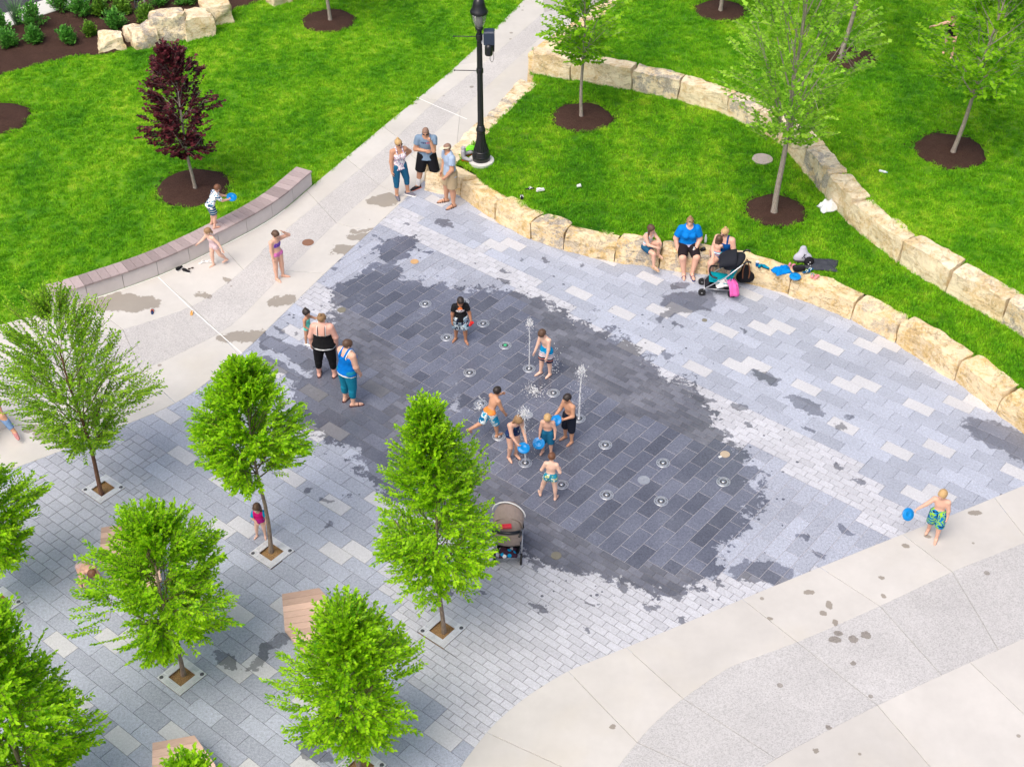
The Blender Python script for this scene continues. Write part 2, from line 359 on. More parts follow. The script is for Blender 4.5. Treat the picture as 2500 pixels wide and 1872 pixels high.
def mulch():
    m = NT('bark_mulch'); pos = m.pos(); f = m.noise(m.scale(pos, 1, 1.6, 1), 38, 4, .75); g = m.noise(pos, 3, 3)
    col = m.ramp(f, [(.3, (.022, .012, .009)), (.52, (.065, .036, .028)), (.75, (.13, .075, .055))])
    m.set(m.vmath('SCALE', col, scale=m.math('ADD', .7, m.math('MULTIPLY', g, .6))), .95, 0, .1); m.bump(f, .02, .9); return m.m
MULCH = mulch()
def soil():
    m = NT('dry_soil'); f = m.noise(m.pos(), 55, 4, .7)
    m.set(m.ramp(f, [(.3, (.16, .09, .04)), (.55, (.34, .21, .10)), (.75, (.48, .32, .16))]), .95, 0, .1); m.bump(f, .01, .6); return m.m
SOIL = soil()
def turf(name, k=1.0):
    m = NT(name); pos = m.pos(); a = m.noise(m.scale(pos, 1, .6, 1, (0, 0, .5)), .6, 4, .65); b = m.noise(pos, 3.0, 3, .65); c = m.noise(pos, 14, 2, .7)
    f = m.math('ADD', m.math('ADD', m.math('MULTIPLY', a, .5), m.math('MULTIPLY', b, .34)), m.math('MULTIPLY', c, .16))
    col = m.ramp(f, [(.33, (.026*k, .125*k, .004*k)), (.44, (.068*k, .22*k, .004*k)), (.53, (.13*k, .30*k, .006*k)), (.65, (.29*k, .41*k, .025*k))])
    r = m.math('FRACT', m.math('ADD', m.rnd(), m.isl())); col = m.vmath('SCALE', col, scale=m.math('ADD', .62, m.math('MULTIPLY', r, .62)))
    m.set(col, .55, 0, .25); return m
TURF_GROUND = turf('turf_ground', .9).m
def blade():
    m = turf('grass_blade', 1.95); tr = m.n('ShaderNodeBsdfTranslucent'); m.l(m.b.inputs['Base Color'].links[0].from_socket, tr.inputs[0])
    mx = m.n('ShaderNodeMixShader'); mx.inputs[0].default_value = .35; m.l(m.b.outputs[0], mx.inputs[1]); m.l(tr.outputs[0], mx.inputs[2]); m.l(mx.outputs[0], m.out.inputs[0]); return m.m
BLADE = blade()
def wood(name, a, b):
    m = NT(name); p = m.obj(); r = m.rnd()
    g = m.noise(m.scale(p, 1.2, 16, 1), 6, 4, .6, .6); h = m.noise(p, 3, 3)
    col = m.mix(g, tuple(x*.78 for x in a), tuple(min(1, x*1.12) for x in b)); 
    col = m.vmath('SCALE', col, scale=m.math('ADD', .66, m.math('ADD', m.math('MULTIPLY', r, .5), m.math('MULTIPLY', h, .16))))
    m.set(col, .7, 0, .25); m.bump(g, .003, .4); return m.m
WOOD_GREY = wood('weathered_wood', (.34, .27, .27), (.46, .385, .38)); WOOD_NEW = wood('cedar_wood', (.58, .38, .30), (.70, .50, .41))
BENCH_CONC = plain('bench_concrete', (.62, .575, .57), .8, 0, .08, 6)
def bark(name, a, b):
    m = NT(name); f = m.noise(m.scale(m.pos(), 3, 3, .8), 16, 4, .7)
    m.set(m.ramp(f, [(.3, tuple(x*.6 for x in a)), (.55, a), (.75, b)]), .85, 0, .15); m.bump(f, .01, .7); return m.m
BARK_RED = bark('bark_reddish', (.20, .105, .07), (.30, .17, .12)); BARK_TAN = bark('bark_tan', (.30, .23, .18), (.44, .36, .30)); BARK_GREY = bark('bark_grey', (.36, .31, .27), (.54, .49, .44)); BARK_DARK = bark('twig_bark', (.17, .14, .07), (.26, .22, .12))
def leaf(name, c, d, trans=.45, hi=1.25):
    m = NT(name); r = m.isl(); big = m.noise(m.pos(), 1.9, 3, .6)
    f = m.math('ADD', m.math('MULTIPLY', r, .55), m.math('MULTIPLY', big, .45))
    col = m.ramp(f, [(.22, d), (.5, c), (.8, tuple(min(1, x*hi) for x in c))])
    m.set(col, .45, 0, .35); tr = m.n('ShaderNodeBsdfTranslucent'); m.l(m.vmath('SCALE', col, scale=1.25), tr.inputs[0])
    mx = m.n('ShaderNodeMixShader'); mx.inputs[0].default_value = trans; m.l(m.b.outputs[0], mx.inputs[1]); m.l(tr.outputs[0], mx.inputs[2]); m.l(mx.outputs[0], m.out.inputs[0]); return m.m
LEAF_BRIGHT = leaf('leaf_bright', (.35, .62, .012), (.12, .36, .006), .52, 1.4); LEAF_MID = leaf('leaf_mid', (.33, .56, .03), (.13, .35, .012), .55, 1.4)
LEAF_MAPLE = leaf('leaf_maple', (.30, .56, .02), (.12, .34, .012), .52); LEAF_MAPLE_P = leaf('leaf_maple_pale', (.36, .60, .06), (.18, .42, .02), .52, 1.5)
LEAF_RED = leaf('leaf_purple', (.11, .022, .030), (.032, .008, .014), .35, 2.2); LEAF_SHRUB = leaf('leaf_shrub', (.12, .36, .05), (.04, .17, .025), .35, 1.5); LEAF_SHRUB_Y = leaf('leaf_shrub_yellow', (.16, .33, .03), (.05, .17, .015), .3, 1.4)
LEAF_GRASSY = leaf('leaf_blue_grass', (.12, .24, .10), (.05, .13, .05), .3)
STEEL = plain('cast_aluminium', (.74, .76, .79), .42, .25, .08, 40); NOZ_STEEL = plain('nozzle_steel', (.50, .53, .58), .32, .55, .15, 60); STEEL_D = plain('steel_dark', (.13, .135, .15), .45, .6); CHROME = plain('steel_bright', (.80, .81, .83), .18, .9)
BLACK_PAINT = plain('black_gloss_paint', (.012, .013, .016), .28, 0, .3, 20, .5); RUST = plain('rust_iron', (.24, .125, .08), .8); BRASS = plain('tan_cover', (.55, .34, .16), .6); TANCAP = plain('beige_cover', (.46, .38, .28), .6); GREYCAP = plain('grey_cover', (.20, .19, .15), .6)
ASPHALT = plain('asphalt', (.048, .05, .058), .85, 0, .35, 60); KERB = plain('kerb_concrete', (.62, .62, .60), .8, 0, .08, 8)
# ------------------------------------------------------------------ setting: base ground, road, lawns
Z_MID, Z_UP = 0.46, 1.02
o = MB().add([(-160, -60, -.5), (160, -60, -.5), (160, 220, -.5), (-160, 220, -.5)], [(0, 1, 2, 3)]).build('ground', TURF_GROUND); tag(o, kind='structure')

def sheet(name, poly, z, mat, kind='structure', label=None):
    bm = bmesh.new(); f = bm.faces.new([bm.verts.new((p[0], p[1], z)) for p in poly]); bm.normal_update()
    if f.normal.z < 0: f.normal_flip()
    bmesh.ops.triangulate(bm, faces=bm.faces[:]); me = bpy.data.meshes.new(name); bm.to_mesh(me); bm.free(); me.materials.append(mat)
    o = link(name, me); tag(o, label, None, None, kind); return o

# lines of the place, surveyed from the photograph (pixel pairs laid on the ground)
E_PL = curve([G(*p) for p in [(1050, 428), (992, 482), (916, 554), (793, 668), (695, 763), (606, 849), (525, 918), (459, 966), (389, 1003), (260, 1055), (111, 1115), (-120, 1195), (-420, 1290)]], 8)     # plaza edge along the path
E_A1 = curve([G(*p) for p in [(1410, 20), (1300, 110), (1185, 215), (1113, 278), (990, 392), (916, 462), (821, 545), (736, 627), (664, 698), (570, 790), (475, 845), (345, 905), (150, 975), (-120, 1060), (-420, 1140)]], 8)
E_A2 = curve([G(*p) for p in [(1330, 30), (1188, 149), (1052, 258), (970, 335), (878, 414), (777, 497), (664, 590), (611, 645), (540, 702), (468, 748), (300, 805), (150, 850), (-120, 915), (-420, 980)]], 8)
E_LN = curve([G(*p) for p in [(1320, -40), (1280, 0), (1119, 158), (935, 310), (764, 453), (674, 527), (560, 592), (384, 675), (164, 750), (127, 759), (0, 793), (-120, 822), (-420, 890)]], 8)       # lawn and bench edge
E_RP = curve([G(*p) for p in [(2760, 1080), (2500, 1185), (2322, 1257.6), (2129, 1333.5), (1917, 1419), (1637, 1535.5), (1480, 1600), (1386.7, 1638), (1310, 1684), (1257, 1722), (1200, 1774), (1157, 1827), (1125, 1871), (1085, 1940), (1040, 2040)]], 8)   # plaza edge, lower right
E_R1 = curve([G(*p) for p in [(2800, 1200), (2600, 1285), (2433, 1352), (2325, 1396), (2148, 1479), (1946, 1567), (1792, 1624), (1735, 1658), (1668, 1705), (1620, 1745), (1570, 1795), (1510, 1871), (1460, 1950), (1420, 2040)]], 8)
E_R2 = curve([G(*p) for p in [(2900, 1370), (2700, 1465), (2500, 1558), (2233, 1678), (2009, 1789), (1863, 1871), (1760, 1950), (1680, 2050)]], 8)
E_R3 = curve([G(*p) for p in [(3500, 1850), (3150, 1960), (2850, 2080), (2680, 2180), (2540, 2290), (2400, 2450)]], 8)

# lower (seat) wall: foot of its face on the plaza; upper wall: foot of its face on the middle lawn
W_LOW = curve([G(*p) for p in [(1036, 443), (1109, 468), (1144, 500), (1200, 535), (1276, 577), (1326, 599), (1383, 615), (1459, 633), (1561, 652), (1640, 660), (1719, 668), (1801, 684), (1896, 711), (2002, 749), (2113, 800), (2199, 850), (2284, 902), (2379, 970), (2500, 1060), (2640, 1170)]], 6)
W_PATH = curve([G(x, y, .5).xy.to_3d() for (x, y) in [(1032, 424), (1062, 392), (1112, 340), (1170, 291), (1217, 244), (1268, 190)]], 6)
W_UP = curve([G(x, y, Z_MID).xy.to_3d() for (x, y) in [(1300, 183), (1339, 184), (1434, 206), (1516, 218), (1614, 237), (1684, 253), (1744, 274), (1804, 297), (1855, 322), (1905, 356), (1950, 405), (1995, 462), (2069, 545), (2154, 618), (2224, 665), (2310, 716), (2417, 776), (2500, 825), (2640, 905)]], 6)
W_UPATH = curve([G(x, y, 1.05).xy.to_3d() for (x, y) in [(1285, 128), (1345, 85), (1420, 35), (1500, -30), (1600, -110)]], 6)

far = [Vector((60, 30, 0)), Vector((60, 90, 0)), Vector((12, 95, 0))]
def offs(line, d, side=1):
    out = []
    for i, p in enumerate(line):
        t = (line[min(i+1, len(line)-1)]-line[max(i-1, 0)]).normalized(); out.append(p+Vector((-t.y, t.x, 0))*d*side)
    return out
mid_poly = offs(W_PATH, .50, -1)[::-1][:-3]+offs(W_LOW, .50)[4:]+[Vector((16, 22, 0)), Vector((16, 26, 0))]+[q+Vector((0, .2, 0)) for q in W_UP[::-1]]
sheet('middle_lawn', mid_poly, Z_MID, TURF_GROUND)
up_poly = offs(W_UP, .47)+far+offs(W_UPATH, .52, -1)[::-1]
sheet('upper_lawn', up_poly, Z_UP, TURF_GROUND)

BED_EDGE = curve([G(*p) for p in [(-260, 255), (0, 184), (95, 158), (190, 137), (262, 133), (340, 112), (420, 88), (519, 68), (570, 26), (633, 5), (720, -25), (900, -80)]], 6)
KERB_IN = [G(*p) for p in [(-260, 168), (20, 68), (120, 34), (218, 3), (420, -70), (700, -170)]]
KERB_OUT = [G(*p) for p in [(-260, 130), (0, 40), (60, 18), (117, 0), (330, -76), (640, -180)]]
left_poly = list(E_LN)+[Vector((-40, 20, 0)), Vector((-40, 40, 0))]+list(BED_EDGE)+[Vector((6, 70, 0)), Vector((10, 60, 0))]
sheet('lower_lawn', left_poly, 0.0, TURF_GROUND)
# planting bed, heaped a little
def heap(name, poly, z, h, mat, step=.22):
    xs = [p[0] for p in poly]; ys = [p[1] for p in poly]; bm = bmesh.new()
    f = bm.faces.new([bm.verts.new((p[0], p[1], z)) for p in poly]); bmesh.ops.triangulate(bm, faces=[f])
    for _ in range(4): bmesh.ops.subdivide_edges(bm, edges=[e for e in bm.edges if e.calc_length() > step*2.2], cuts=1, use_grid_fill=True)
    bnd = {v for e in bm.edges if e.is_boundary for v in e.verts}
    for v in bm.verts:
        if v not in bnd: v.co.z += h*(.7+.6*random.Random(hash((round(v.co.x, 2), round(v.co.y, 2)))).random())
    bm.normal_update()
    for q in bm.faces:
        q.smooth = True
        if q.normal.z < 0: q.normal_flip()
    me = bpy.data.meshes.new(name); bm.to_mesh(me); bm.free(); me.materials.append(mat); return link(name, me)
bed_poly = list(KERB_IN)+list(BED_EDGE[::-1])
o = heap('planting_bed', bed_poly, .012, .05, MULCH); tag(o, kind='structure')
o = sheet('road', list(KERB_OUT)+[Vector((-10, 75, 0)), Vector((-60, 60, 0)), Vector((-60, 35, 0))], -.11, ASPHALT)
kb = MB()
for i in range(len(KERB_IN)-1):
    a, b, c, d = KERB_OUT[i], KERB_OUT[i+1], KERB_IN[i+1], KERB_IN[i]
    n = max(1, int((b-a).length/3.0))
    for k in range(n):
        t0, t1 = (k+.004)/n, (k+.996)/n
        kb.prism([a.lerp(b, t0), a.lerp(b, t1), d.lerp(c, t1), d.lerp(c, t0)], -.14, .035)
tag(kb.build('kerb', KERB), kind='structure')

# ------------------------------------------------------------------ concrete paths: slabs between scored joints
o = sheet('path', list(E_PL)+[Vector((-26, 12, 0))]+list(E_LN[::-1])+[Vector((3, 44, 0))], -.006, JOINT_C); PATH = o
o = sheet('terrace', list(E_RP)+[Vector((2, 6, 0)), Vector((20, 6, 0)), Vector((22, 20, 0))], -.006, JOINT_C); TERR = o
def seg(cv, a, b, n=7, gap=.006):
    S = arclen(cv); ia, ib = S[near_i(cv, a)], S[near_i(cv, b)]
    if ib < ia: ia, ib, sw = ib, ia, True
    else: sw = False
    r = [at_s(cv, S, ia+gap+(ib-ia-2*gap)*k/n) for k in range(n+1)]
    return r[::-1] if sw else r
def slab(par, mat, A, B, z=.008, shrink=.004):
    poly = list(A)+list(B)[::-1]
    m = MB(); c = sum(poly, Vector())/len(poly)
    if sum((poly[i].x*poly[(i+1) % len(poly)].y-poly[(i+1) % len(poly)].x*poly[i].y) for i in range(len(poly))) < 0: poly = poly[::-1]
    n = len(poly); b = .006
    ins = []
    for i in range(n):
        d1 = (poly[i]-poly[i-1]); d2 = (poly[(i+1) % n]-poly[i])
        nn = Vector((-(d1.normalized()+d2.normalized()).y, (d1.normalized()+d2.normalized()).x, 0))
        ins.append(poly[i]+(nn.normalized()*b if nn.length > 1e-6 else Vector()))
    vs = [(p.x, p.y, -.05) for p in poly]+[(p.x, p.y, z-.004) for p in poly]+[(p.x, p.y, z) for p in ins]
    fs = [tuple(range(2*n, 3*n))]+[(l*n+i, l*n+(i+1) % n, l*n+n+(i+1) % n, l*n+n+i) for l in (0, 1) for i in range(n)]
    m.add(vs, fs); return m.build('slab', mat, par)
def band(par, mat, c0, c1, js):
    for (a0, a1), (b0, b1) in zip(js, js[1:]):
        slab(par, mat, seg(c0, a0, b0), seg(c1, a1, b1))
def J(*l): return [(G(*a), G(*b)) for a, b in l]
band(TERR, CONC_T, E_RP, E_R1, J(((2740, 1088), (2800, 1200)), ((2420, 1218), (2520, 1318)), ((2192, 1308), (2325, 1396)), ((2005, 1384), (2148, 1479)), ((1820, 1460), (1946, 1567)), ((1537, 1577), (1668, 1705)), ((1387, 1638), (1554, 1805)), ((1200, 1774), (1340, 1950 if False else 1930)), ((1040, 2040), (1420, 2040))) if False else
     J(((2740, 1088), (2800, 1200)), ((2420, 1218), (2520, 1318)), ((2192, 1308), (2325, 1396)), ((2005, 1384), (2148, 1479)), ((1820, 1460), (1946, 1567)), ((1537, 1577), (1668, 1705)), ((1387, 1638), (1554, 1805)), ((1190, 1786), (1480, 1925)), ((1040, 2040), (1420, 2040))))
band(TERR, AGG_T, E_R1, E_R2, J(((2800, 1200), (2900, 1370)), ((2520, 1318), (2640, 1492)), ((2325, 1396), (2450, 1580)), ((2148, 1479), (2300, 1648)), ((1946, 1567), (2135, 1727)), ((1668, 1705), (1900, 1850)), ((1554, 1805), (1800, 1918)), ((1420, 2040), (1680, 2050))))
band(TERR, CONC_T, E_R2, E_R3, J(((2900, 1370), (3500, 1850)), ((2640, 1492), (3150, 1960)), ((2366, 1621), (2850, 2080)), ((2135, 1727), (2600, 2240)), ((1700, 2030), (2400, 2450))))
tm = MB()
def strip(mb, a, b, w, z):
    d = (b-a).normalized(); n = Vector((-d.y, d.x, 0))*w/2
    mb.prism([a-n, b-n, b+n, a+n], z-.01, z)
# path: outer band by the lawn, aggregate band, inner band by the plaza
PJ = [((1330, 30), (1320, -40)), ((1188, 149), (1119, 158)), ((1075, 240), (1017, 240)), ((970, 335), (932, 313)), ((885, 410), (838, 393)), ((777, 497), (748, 470)), ((598, 656), (548, 600)), ((462, 750), (384, 675)), ((300, 805), (200, 740)), ((120, 858), (40, 780)), ((-120, 915), (-120, 822)), ((-420, 980), (-420, 890))]
band(PATH, CONC, E_A2, E_LN, J(*PJ))
band(PATH, AGG, E_A1, E_A2, J(((1410, 20), (1330, 30)), ((1270, 140), (1188, 149)), ((1130, 265), (1075, 240)), ((1000, 385), (970, 335)), ((930, 450), (885, 410)), ((821, 545), (777, 497)), ((700, 664), (640, 618)), ((530, 815), (462, 750)), ((345, 905), (300, 805)), ((170, 968), (120, 858)), ((-120, 1060), (-120, 915)), ((-420, 1140), (-420, 980))))
E_PW = [p for p in W_PATH[::-1]]+[Vector((p.x, p.y, 0)) for p in E_PL]           # inner band runs along the wall, then along the plaza
E_PW = curve([G(1480, 30), G(1400, 95), G(1330, 160)], 6)[:-1]+E_PW
def JW(*l): return [(G(*a) if len(a) == 2 else W_PATH[a[0]], G(*b)) for a, b in l]
band(PATH, CONC, E_PW, E_A1, JW(((1480, 30), (1410, 20)), ((1330, 160), (1270, 140)), ((12,), (1130, 265)), ((18,) if False else (6,), (1000, 385)), ((992, 482), (930, 450)), ((897, 572), (821, 545)), ((790, 671), (700, 664)), ((590, 864), (530, 815)), ((430, 984), (345, 905)), ((260, 1055), (170, 968)), ((0, 1155), (-120, 1060)), ((-420, 1290), (-420, 1140))))
for a, b in (((384, 675), (462, 750)), ((462, 750), (590, 863)), ((1018, 239), (1070, 262)), ((1070, 262), (1140, 292))):
    strip(tm, G(*a), G(*b), .02, .0105)
for i in range(len(E_LN)-1):
    a = E_LN[i]; b = E_LN[i+1]
    if G(164, 750).x < a.x < G(700, 500).x: strip(tm, a+Vector((0, -.02, 0)), b+Vector((0, -.02, 0)), .025, .0105)
tm.build('joint_sealant', CAULK, PATH)
# ------------------------------------------------------------------ paving
MOD = .311
def lerpv(tab, v):
    tab = sorted(tab); vs = [t[0] for t in tab]; us = [t[1] for t in tab]; return float(np.interp(v, vs, us))
A_LO = [(5, 19.2), (6.9, 18.6), (7.7, 17.3), (9.3, 16.3), (10, 16.0), (11, 15.8), (12, 15.9), (14, 16.2), (16, 16.9), (17, 17.4), (18.2, 18.0), (20, 18.4), (21, 18.7), (23, 19.2)]
A_HI = [(5, 19.3), (7, 19.6), (8.2, 20.0), (10, 20.1), (11, 19.75), (12.7, 19.4), (14.7, 19.75), (16.5, 20.8), (17.5, 21.3), (19, 21.4), (21, 21.5), (23, 21.6)]
B_HI = [(5, 20.3), (6.4, 20.4), (7.4, 20.7), (8.3, 21.1), (9.1, 21.2), (10.75, 21.2), (11.7, 21.1), (13, 21.2), (14.5, 21.25), (17, 21.9), (18.3, 22.2), (19.3, 22.25), (20.7, 22.1), (22, 22.5), (23, 22.9)]
B_LO = [(5, 11), (9.5, 10.7), (10.8, 11.1), (11.9, 11.6), (12.8, 12.3), (13.8, 12.9), (14.9, 14.8), (16, 15.5), (17, 16.7), (18.5, 17.2), (20, 17.5), (22, 18)]
D_POLY = [Vector(UV(G(*p))) for p in [(-300, 1250), (111, 1115), (280, 1058), (357, 1064), (395, 1092), (351, 1144), (366, 1200), (347, 1223), (374, 1250), (300, 1330), (236, 1373), (169, 1390), (122, 1420), (31, 1353), (-300, 1400)]]
def zone(u, v):
    if bool(inside(D_POLY, np.array([u]), np.array([v]))[0]): return 'D'
    if A_LO and lerpv(A_LO, v) <= u <= lerpv(A_HI, v): return 'A'
    if lerpv(A_HI, v) < u <= lerpv(B_HI, v): return 'BU'
    if lerpv(B_LO, v) <= u < lerpv(A_LO, v): return 'BL'
    return 'CR' if u > 20 else 'CL'
plaza_poly = [p for p in E_PL]+[Vector((-14, 10, 0)), Vector((-1, 10, 0))]+list(E_RP[::-1])+[q+Vector((0, .25, 0)) for q in W_LOW[::-1]]
GRATES = [((252, 1193), 'T1'), ((663, 1348), 'T2'), ((444, 1650), 'T3'), ((1079, 1537), 'T4'), ((880, 1872), 'T5'), ((-2, 1473), 'T6'), ((95, 2010), 'T7')]
GR_UV = [UV(G(*p)) for p, _ in GRATES]; GS = .305
def cut(rects):
    for (cu, cv) in GR_UV:
        out = []
        for (a, b, c, d) in rects:        # u0,u1,v0,v1
            x0, x1, y0, y1 = cu-GS, cu+GS, cv-GS, cv+GS
            if b <= x0 or a >= x1 or d <= y0 or c >= y1: out.append((a, b, c, d)); continue
            if a < x0: out.append((a, x0, c, d))
            if b > x1: out.append((x1, b, c, d))
            m0, m1 = max(a, x0), min(b, x1)
            if c < y0: out.append((m0, m1, c, y0))
            if d > y1: out.append((m0, m1, y1, d))
        rects = out
    return [r for r in rects if r[1]-r[0] > .02 and r[3]-r[2] > .02]
pieces = {k: [] for k in ('A', 'BU', 'BL', 'CR', 'CL', 'D')}
xs = [p.x for p in plaza_poly]; ys = [p.y for p in plaza_poly]
# every zone is decided on square modules so that two kinds of paver never overlap
zc = {}
def cell_zone(i, j):
    if (i, j) not in zc: zc[(i, j)] = zone((i+.5)*MOD, (j+.5)*MOD)
    return zc[(i, j)]
i0, i1, j0, j1 = int(5/MOD), int(27/MOD), int(4/MOD), int(24.5/MOD)
used = set()
for i in range(i0, i1):
    for j in range(j0, j1):
        if (i, j) in used: continue
        z = cell_zone(i, j); u, v = i*MOD, j*MOD
        if z == 'A':
            if (i+1+(j % 2)) % 2 == 0 and cell_zone(i+1, j) == 'A' and (i+1, j) not in used: used.add((i+1, j)); pieces['A'].append((u, u+2*MOD, v, v+MOD))
            elif (i+1+(j % 2)) % 2 == 1 and cell_zone(i-1, j) == 'A' and (i-1, j) not in used: continue
            else: pieces['A'].append((u, u+MOD, v, v+MOD))
        elif z in ('CR', 'CL'):
            if (j+(i % 2)) % 2 == 0 and cell_zone(i, j+1) == z: used.add((i, j+1)); pieces[z].append((u, u+MOD, v, v+2*MOD))
            elif (j+(i % 2)) % 2 == 1 and cell_zone(i, j-1) == z: continue
            else: pieces[z].append((u, u+MOD, v, v+MOD))
        elif z in ('BU', 'BL'):
            for k in (0, 1):
                uu = u+k*MOD/2; off = MOD/2 if k else 0
                pieces[z].append((uu, uu+MOD/2, v, v+MOD) if not off else (uu, uu+MOD/2, v, v+MOD/2))
                if off: pieces[z].append((uu, uu+MOD/2, v+MOD/2, v+MOD))
        elif z == 'D':
            pieces['D'].append((u, u+MOD, v, v+MOD))
# running bond in the small-paver rows: join half pieces across module lines
def rejoin(L):
    half = {(round(a, 3), round(c, 3)): (a, b, c, d) for (a, b, c, d) in L if d-c < MOD*.6}
    out = [r for r in L if r[3]-r[2] > MOD*.6]; done = set()
    for key in sorted(half):
        if key in done: continue
        a, b, c, d = half[key]
        upper = abs((c/MOD) % 1-.5) < .1
        nk = (round(a, 3), round(d, 3))
        if upper and nk in half and nk not in done: out.append((a, b, c, half[nk][3])); done.add(nk); done.add(key)
        elif not upper and (round(a, 3), round(c-MOD/2, 3)) in half and (round(a, 3), round(c-MOD/2, 3)) not in done: continue
        else: out.append((a, b, c, d)); done.add(key)
    return out
for k in ('BU', 'BL'): pieces[k] = rejoin(pieces[k])
# left field: 8 x 12 inch pavers in running bond
Dc = {(i, j) for i in range(i0, i1) for j in range(j0, j1) if cell_zone(i, j) == 'D'}
pieces['D'] = []; du = MOD*2/3
for i in sorted({c[0] for c in Dc}):
    for j in sorted({c[1] for c in Dc if c[0] == i}):
        if i % 2 == 0 or (i-1, j) not in Dc:
            pair = [(i, j)]+([(i+1, j)] if (i % 2 == 0 and (i+1, j) in Dc) else [])
            if len(pair) == 2:
                for r in range(3): pieces['D'].append((i*MOD+r*du, i*MOD+(r+1)*du, j*MOD+(r % 3)*MOD/3*0, (j+1)*MOD))
            else:
                pieces['D'].append((i*MOD, i*MOD+MOD/2, j*MOD, (j+1)*MOD)); pieces['D'].append((i*MOD+MOD/2, (i+1)*MOD, j*MOD, (j+1)*MOD))
def shift_rows(L):                         # slide alternate rows by half a paver where the neighbour allows it
    rows = {}
    for r in L: rows.setdefault((round(r[0], 3), round(r[1], 3)), []).append(r)
    out = []
    for n, key in enumerate(sorted(rows)):
        runs = []; cur = None
        for r in sorted(rows[key], key=lambda q: q[2]):
            if cur and abs(cur[1]-r[2]) < .01: cur[1] = r[3]
            else:
                cur = [r[2], r[3]]; runs.append(cur)
        for a, b in runs:
            s = a; first = MOD/2 if n % 2 else MOD
            while s < b-.02:
                e = min(b, s+first); first = MOD
                if b-e < .06: e = b
                out.append((key[0], key[1], s, e)); s = e
    return out
pieces['D'] = shift_rows(pieces['D'])

def paver_mesh(lu, lv, gap, mat, bev=.004):
    return MB().bevbox((0, 0, -.02), (lu-gap, lv-gap, .04), bev, YAW).mesh('paver', mat)
_pm = {}
NAMES = {'A': ('splash_pad', JOINT_L, .010), 'BU': ('paved_border', JOINT_D, .007), 'BL': ('paved_apron', JOINT_D, .008), 'CR': ('paved_terrace', JOINT_D, .005), 'CL': ('paved_court', JOINT_D, .007), 'D': ('paved_grove', JOINT_D, .009)}
for k, L in pieces.items():
    nm, jm, gap = NAMES[k]
    R = []
    for r in L: R += cut([r])
    cu = np.array([(r[0]+r[1])/2 for r in R]); cv = np.array([(r[2]+r[3])/2 for r in R])
    X = cu*UX.x+cv*VX.x; Y = cu*UX.y+cv*VX.y
    keep = np.zeros(len(R), bool)
    for (a, b) in ((0, 0), (0, 1), (0, -1), (1, 0), (-1, 0)):
        hu = np.array([(r[1]-r[0])/2 for r in R]); hv = np.array([(r[3]-r[2])/2 for r in R])
        uu, vv = cu+a*hu*.95, cv+b*hv*.95; keep |= inside(plaza_poly, uu*UX.x+vv*VX.x, uu*UX.y+vv*VX.y)
    keep &= (Y > 11.0) & (X > -13.5)
    # the bedding under this zone
    bed = MB()
    for (i, j), z in zc.items():
        if z == k:
            c = XY((i+.5)*MOD, (j+.5)*MOD)
            if 10.5 < c.y < 34 and -14.5 < c.x < 12.5: [bed.add([XY(*q, -.009) for q in ((a, c_), (b, c_), (b, d_), (a, d_))], [(0, 1, 2, 3)]) for (a, b, c_, d_) in cut([(i*MOD, (i+1)*MOD, j*MOD, (j+1)*MOD)])]
    if k != 'A': 
        pass
    root = bed.build(nm, jm); tag(root, kind='structure')
    sel = []
    for q in np.nonzero(keep)[0]:
        r = R[q]; c = XY(cu[q], cv[q]); d = depth(c); px = 1250+FPX*c.x/d; py = 936-FPX*(c.y*sP-CAM_H*cP)/d
        vis = -40 < px < 2540 and -40 < py < 1912
        sel.append(((r[1]-r[0])*(r[3]-r[2])/d**2*(1 if vis else .01), q))
    sel.sort(reverse=True); rest = {}
    for n, (sz, q) in enumerate(sel):
        r = R[q]; lu, lv = round(r[1]-r[0], 3), round(r[3]-r[2], 3); big = lu*lv > .17
        rr = random.Random(int(q)*13+len(k)*7+ord(k[0]))
        mat = {'A': GR_DARK, 'BU': GR_SMALL, 'BL': GR_SMALL, 'D': GR_LEFT}.get(k)
        if mat is None: mat = GR_LIGHT if (big and ((int(round(r[0]/MOD))*7+int(round(r[2]/MOD))*3) % 19 in (0, 4, 11)) and rr.random() < .9) else GR_MID
        c = XY(cu[q], cv[q], (rr.random()-.5)*.003)
        if n < 300:
            key = (lu, lv, gap, mat.name)
            if key not in _pm: _pm[key] = paver_mesh(lu, lv, gap, mat)
            link('paver', _pm[key], root, c)
        else: rest.setdefault(mat.name, (mat, MB()))[1].bevbox((c.x, c.y, c.z-.02), (lu-gap, lv-gap, .04), .004, YAW)
    for mname, (mat, mb) in rest.items(): tag(mb.build('pavers', mat, root), kind='stuff')

# ------------------------------------------------------------------ grass
MULCH_SPOTS = [((473, 459), 177, 0), ((-6, 291), 160, 0), ((803, 52), 130, 0), ((1422, 288), 147, Z_MID), ((1759, 28), 124, Z_UP), ((1893, 515), 147, Z_MID), ((2078, 143), 120, Z_UP), ((2319, 369), 172, Z_UP)]
MS = []
for (p, w, z) in MULCH_SPOTS:
    c = G(p[0], p[1], z); MS.append((c, w/2*mpp(c)))
def tuft():
    mb = MB(); r = random.Random(3)
    for k in range(26):
        a = r.random()*6.283; d = r.random()**.5*.10; b = Vector((math.cos(a)*d, math.sin(a)*d, 0)); h = .035+.035*r.random(); w = .0045+.003*r.random()
        la = r.random()*6.283; lean = Vector((math.cos(la), math.sin(la), 0))*h*(.25+.6*r.random()); s = Vector((-math.sin(la), math.cos(la), 0))*w
        n = len(mb.v); m = b+lean*.35+Vector((0, 0, h*.6)); t = b+lean+Vector((0, 0, h))
        mb.add([b-s, b+s, m+s*.8, m-s*.8, t], [(0, 1, 2, 3), (3, 2, 4)])
    return bpy.data.objects.new('grass_tuft', mb.mesh('grass_tuft', BLADE))
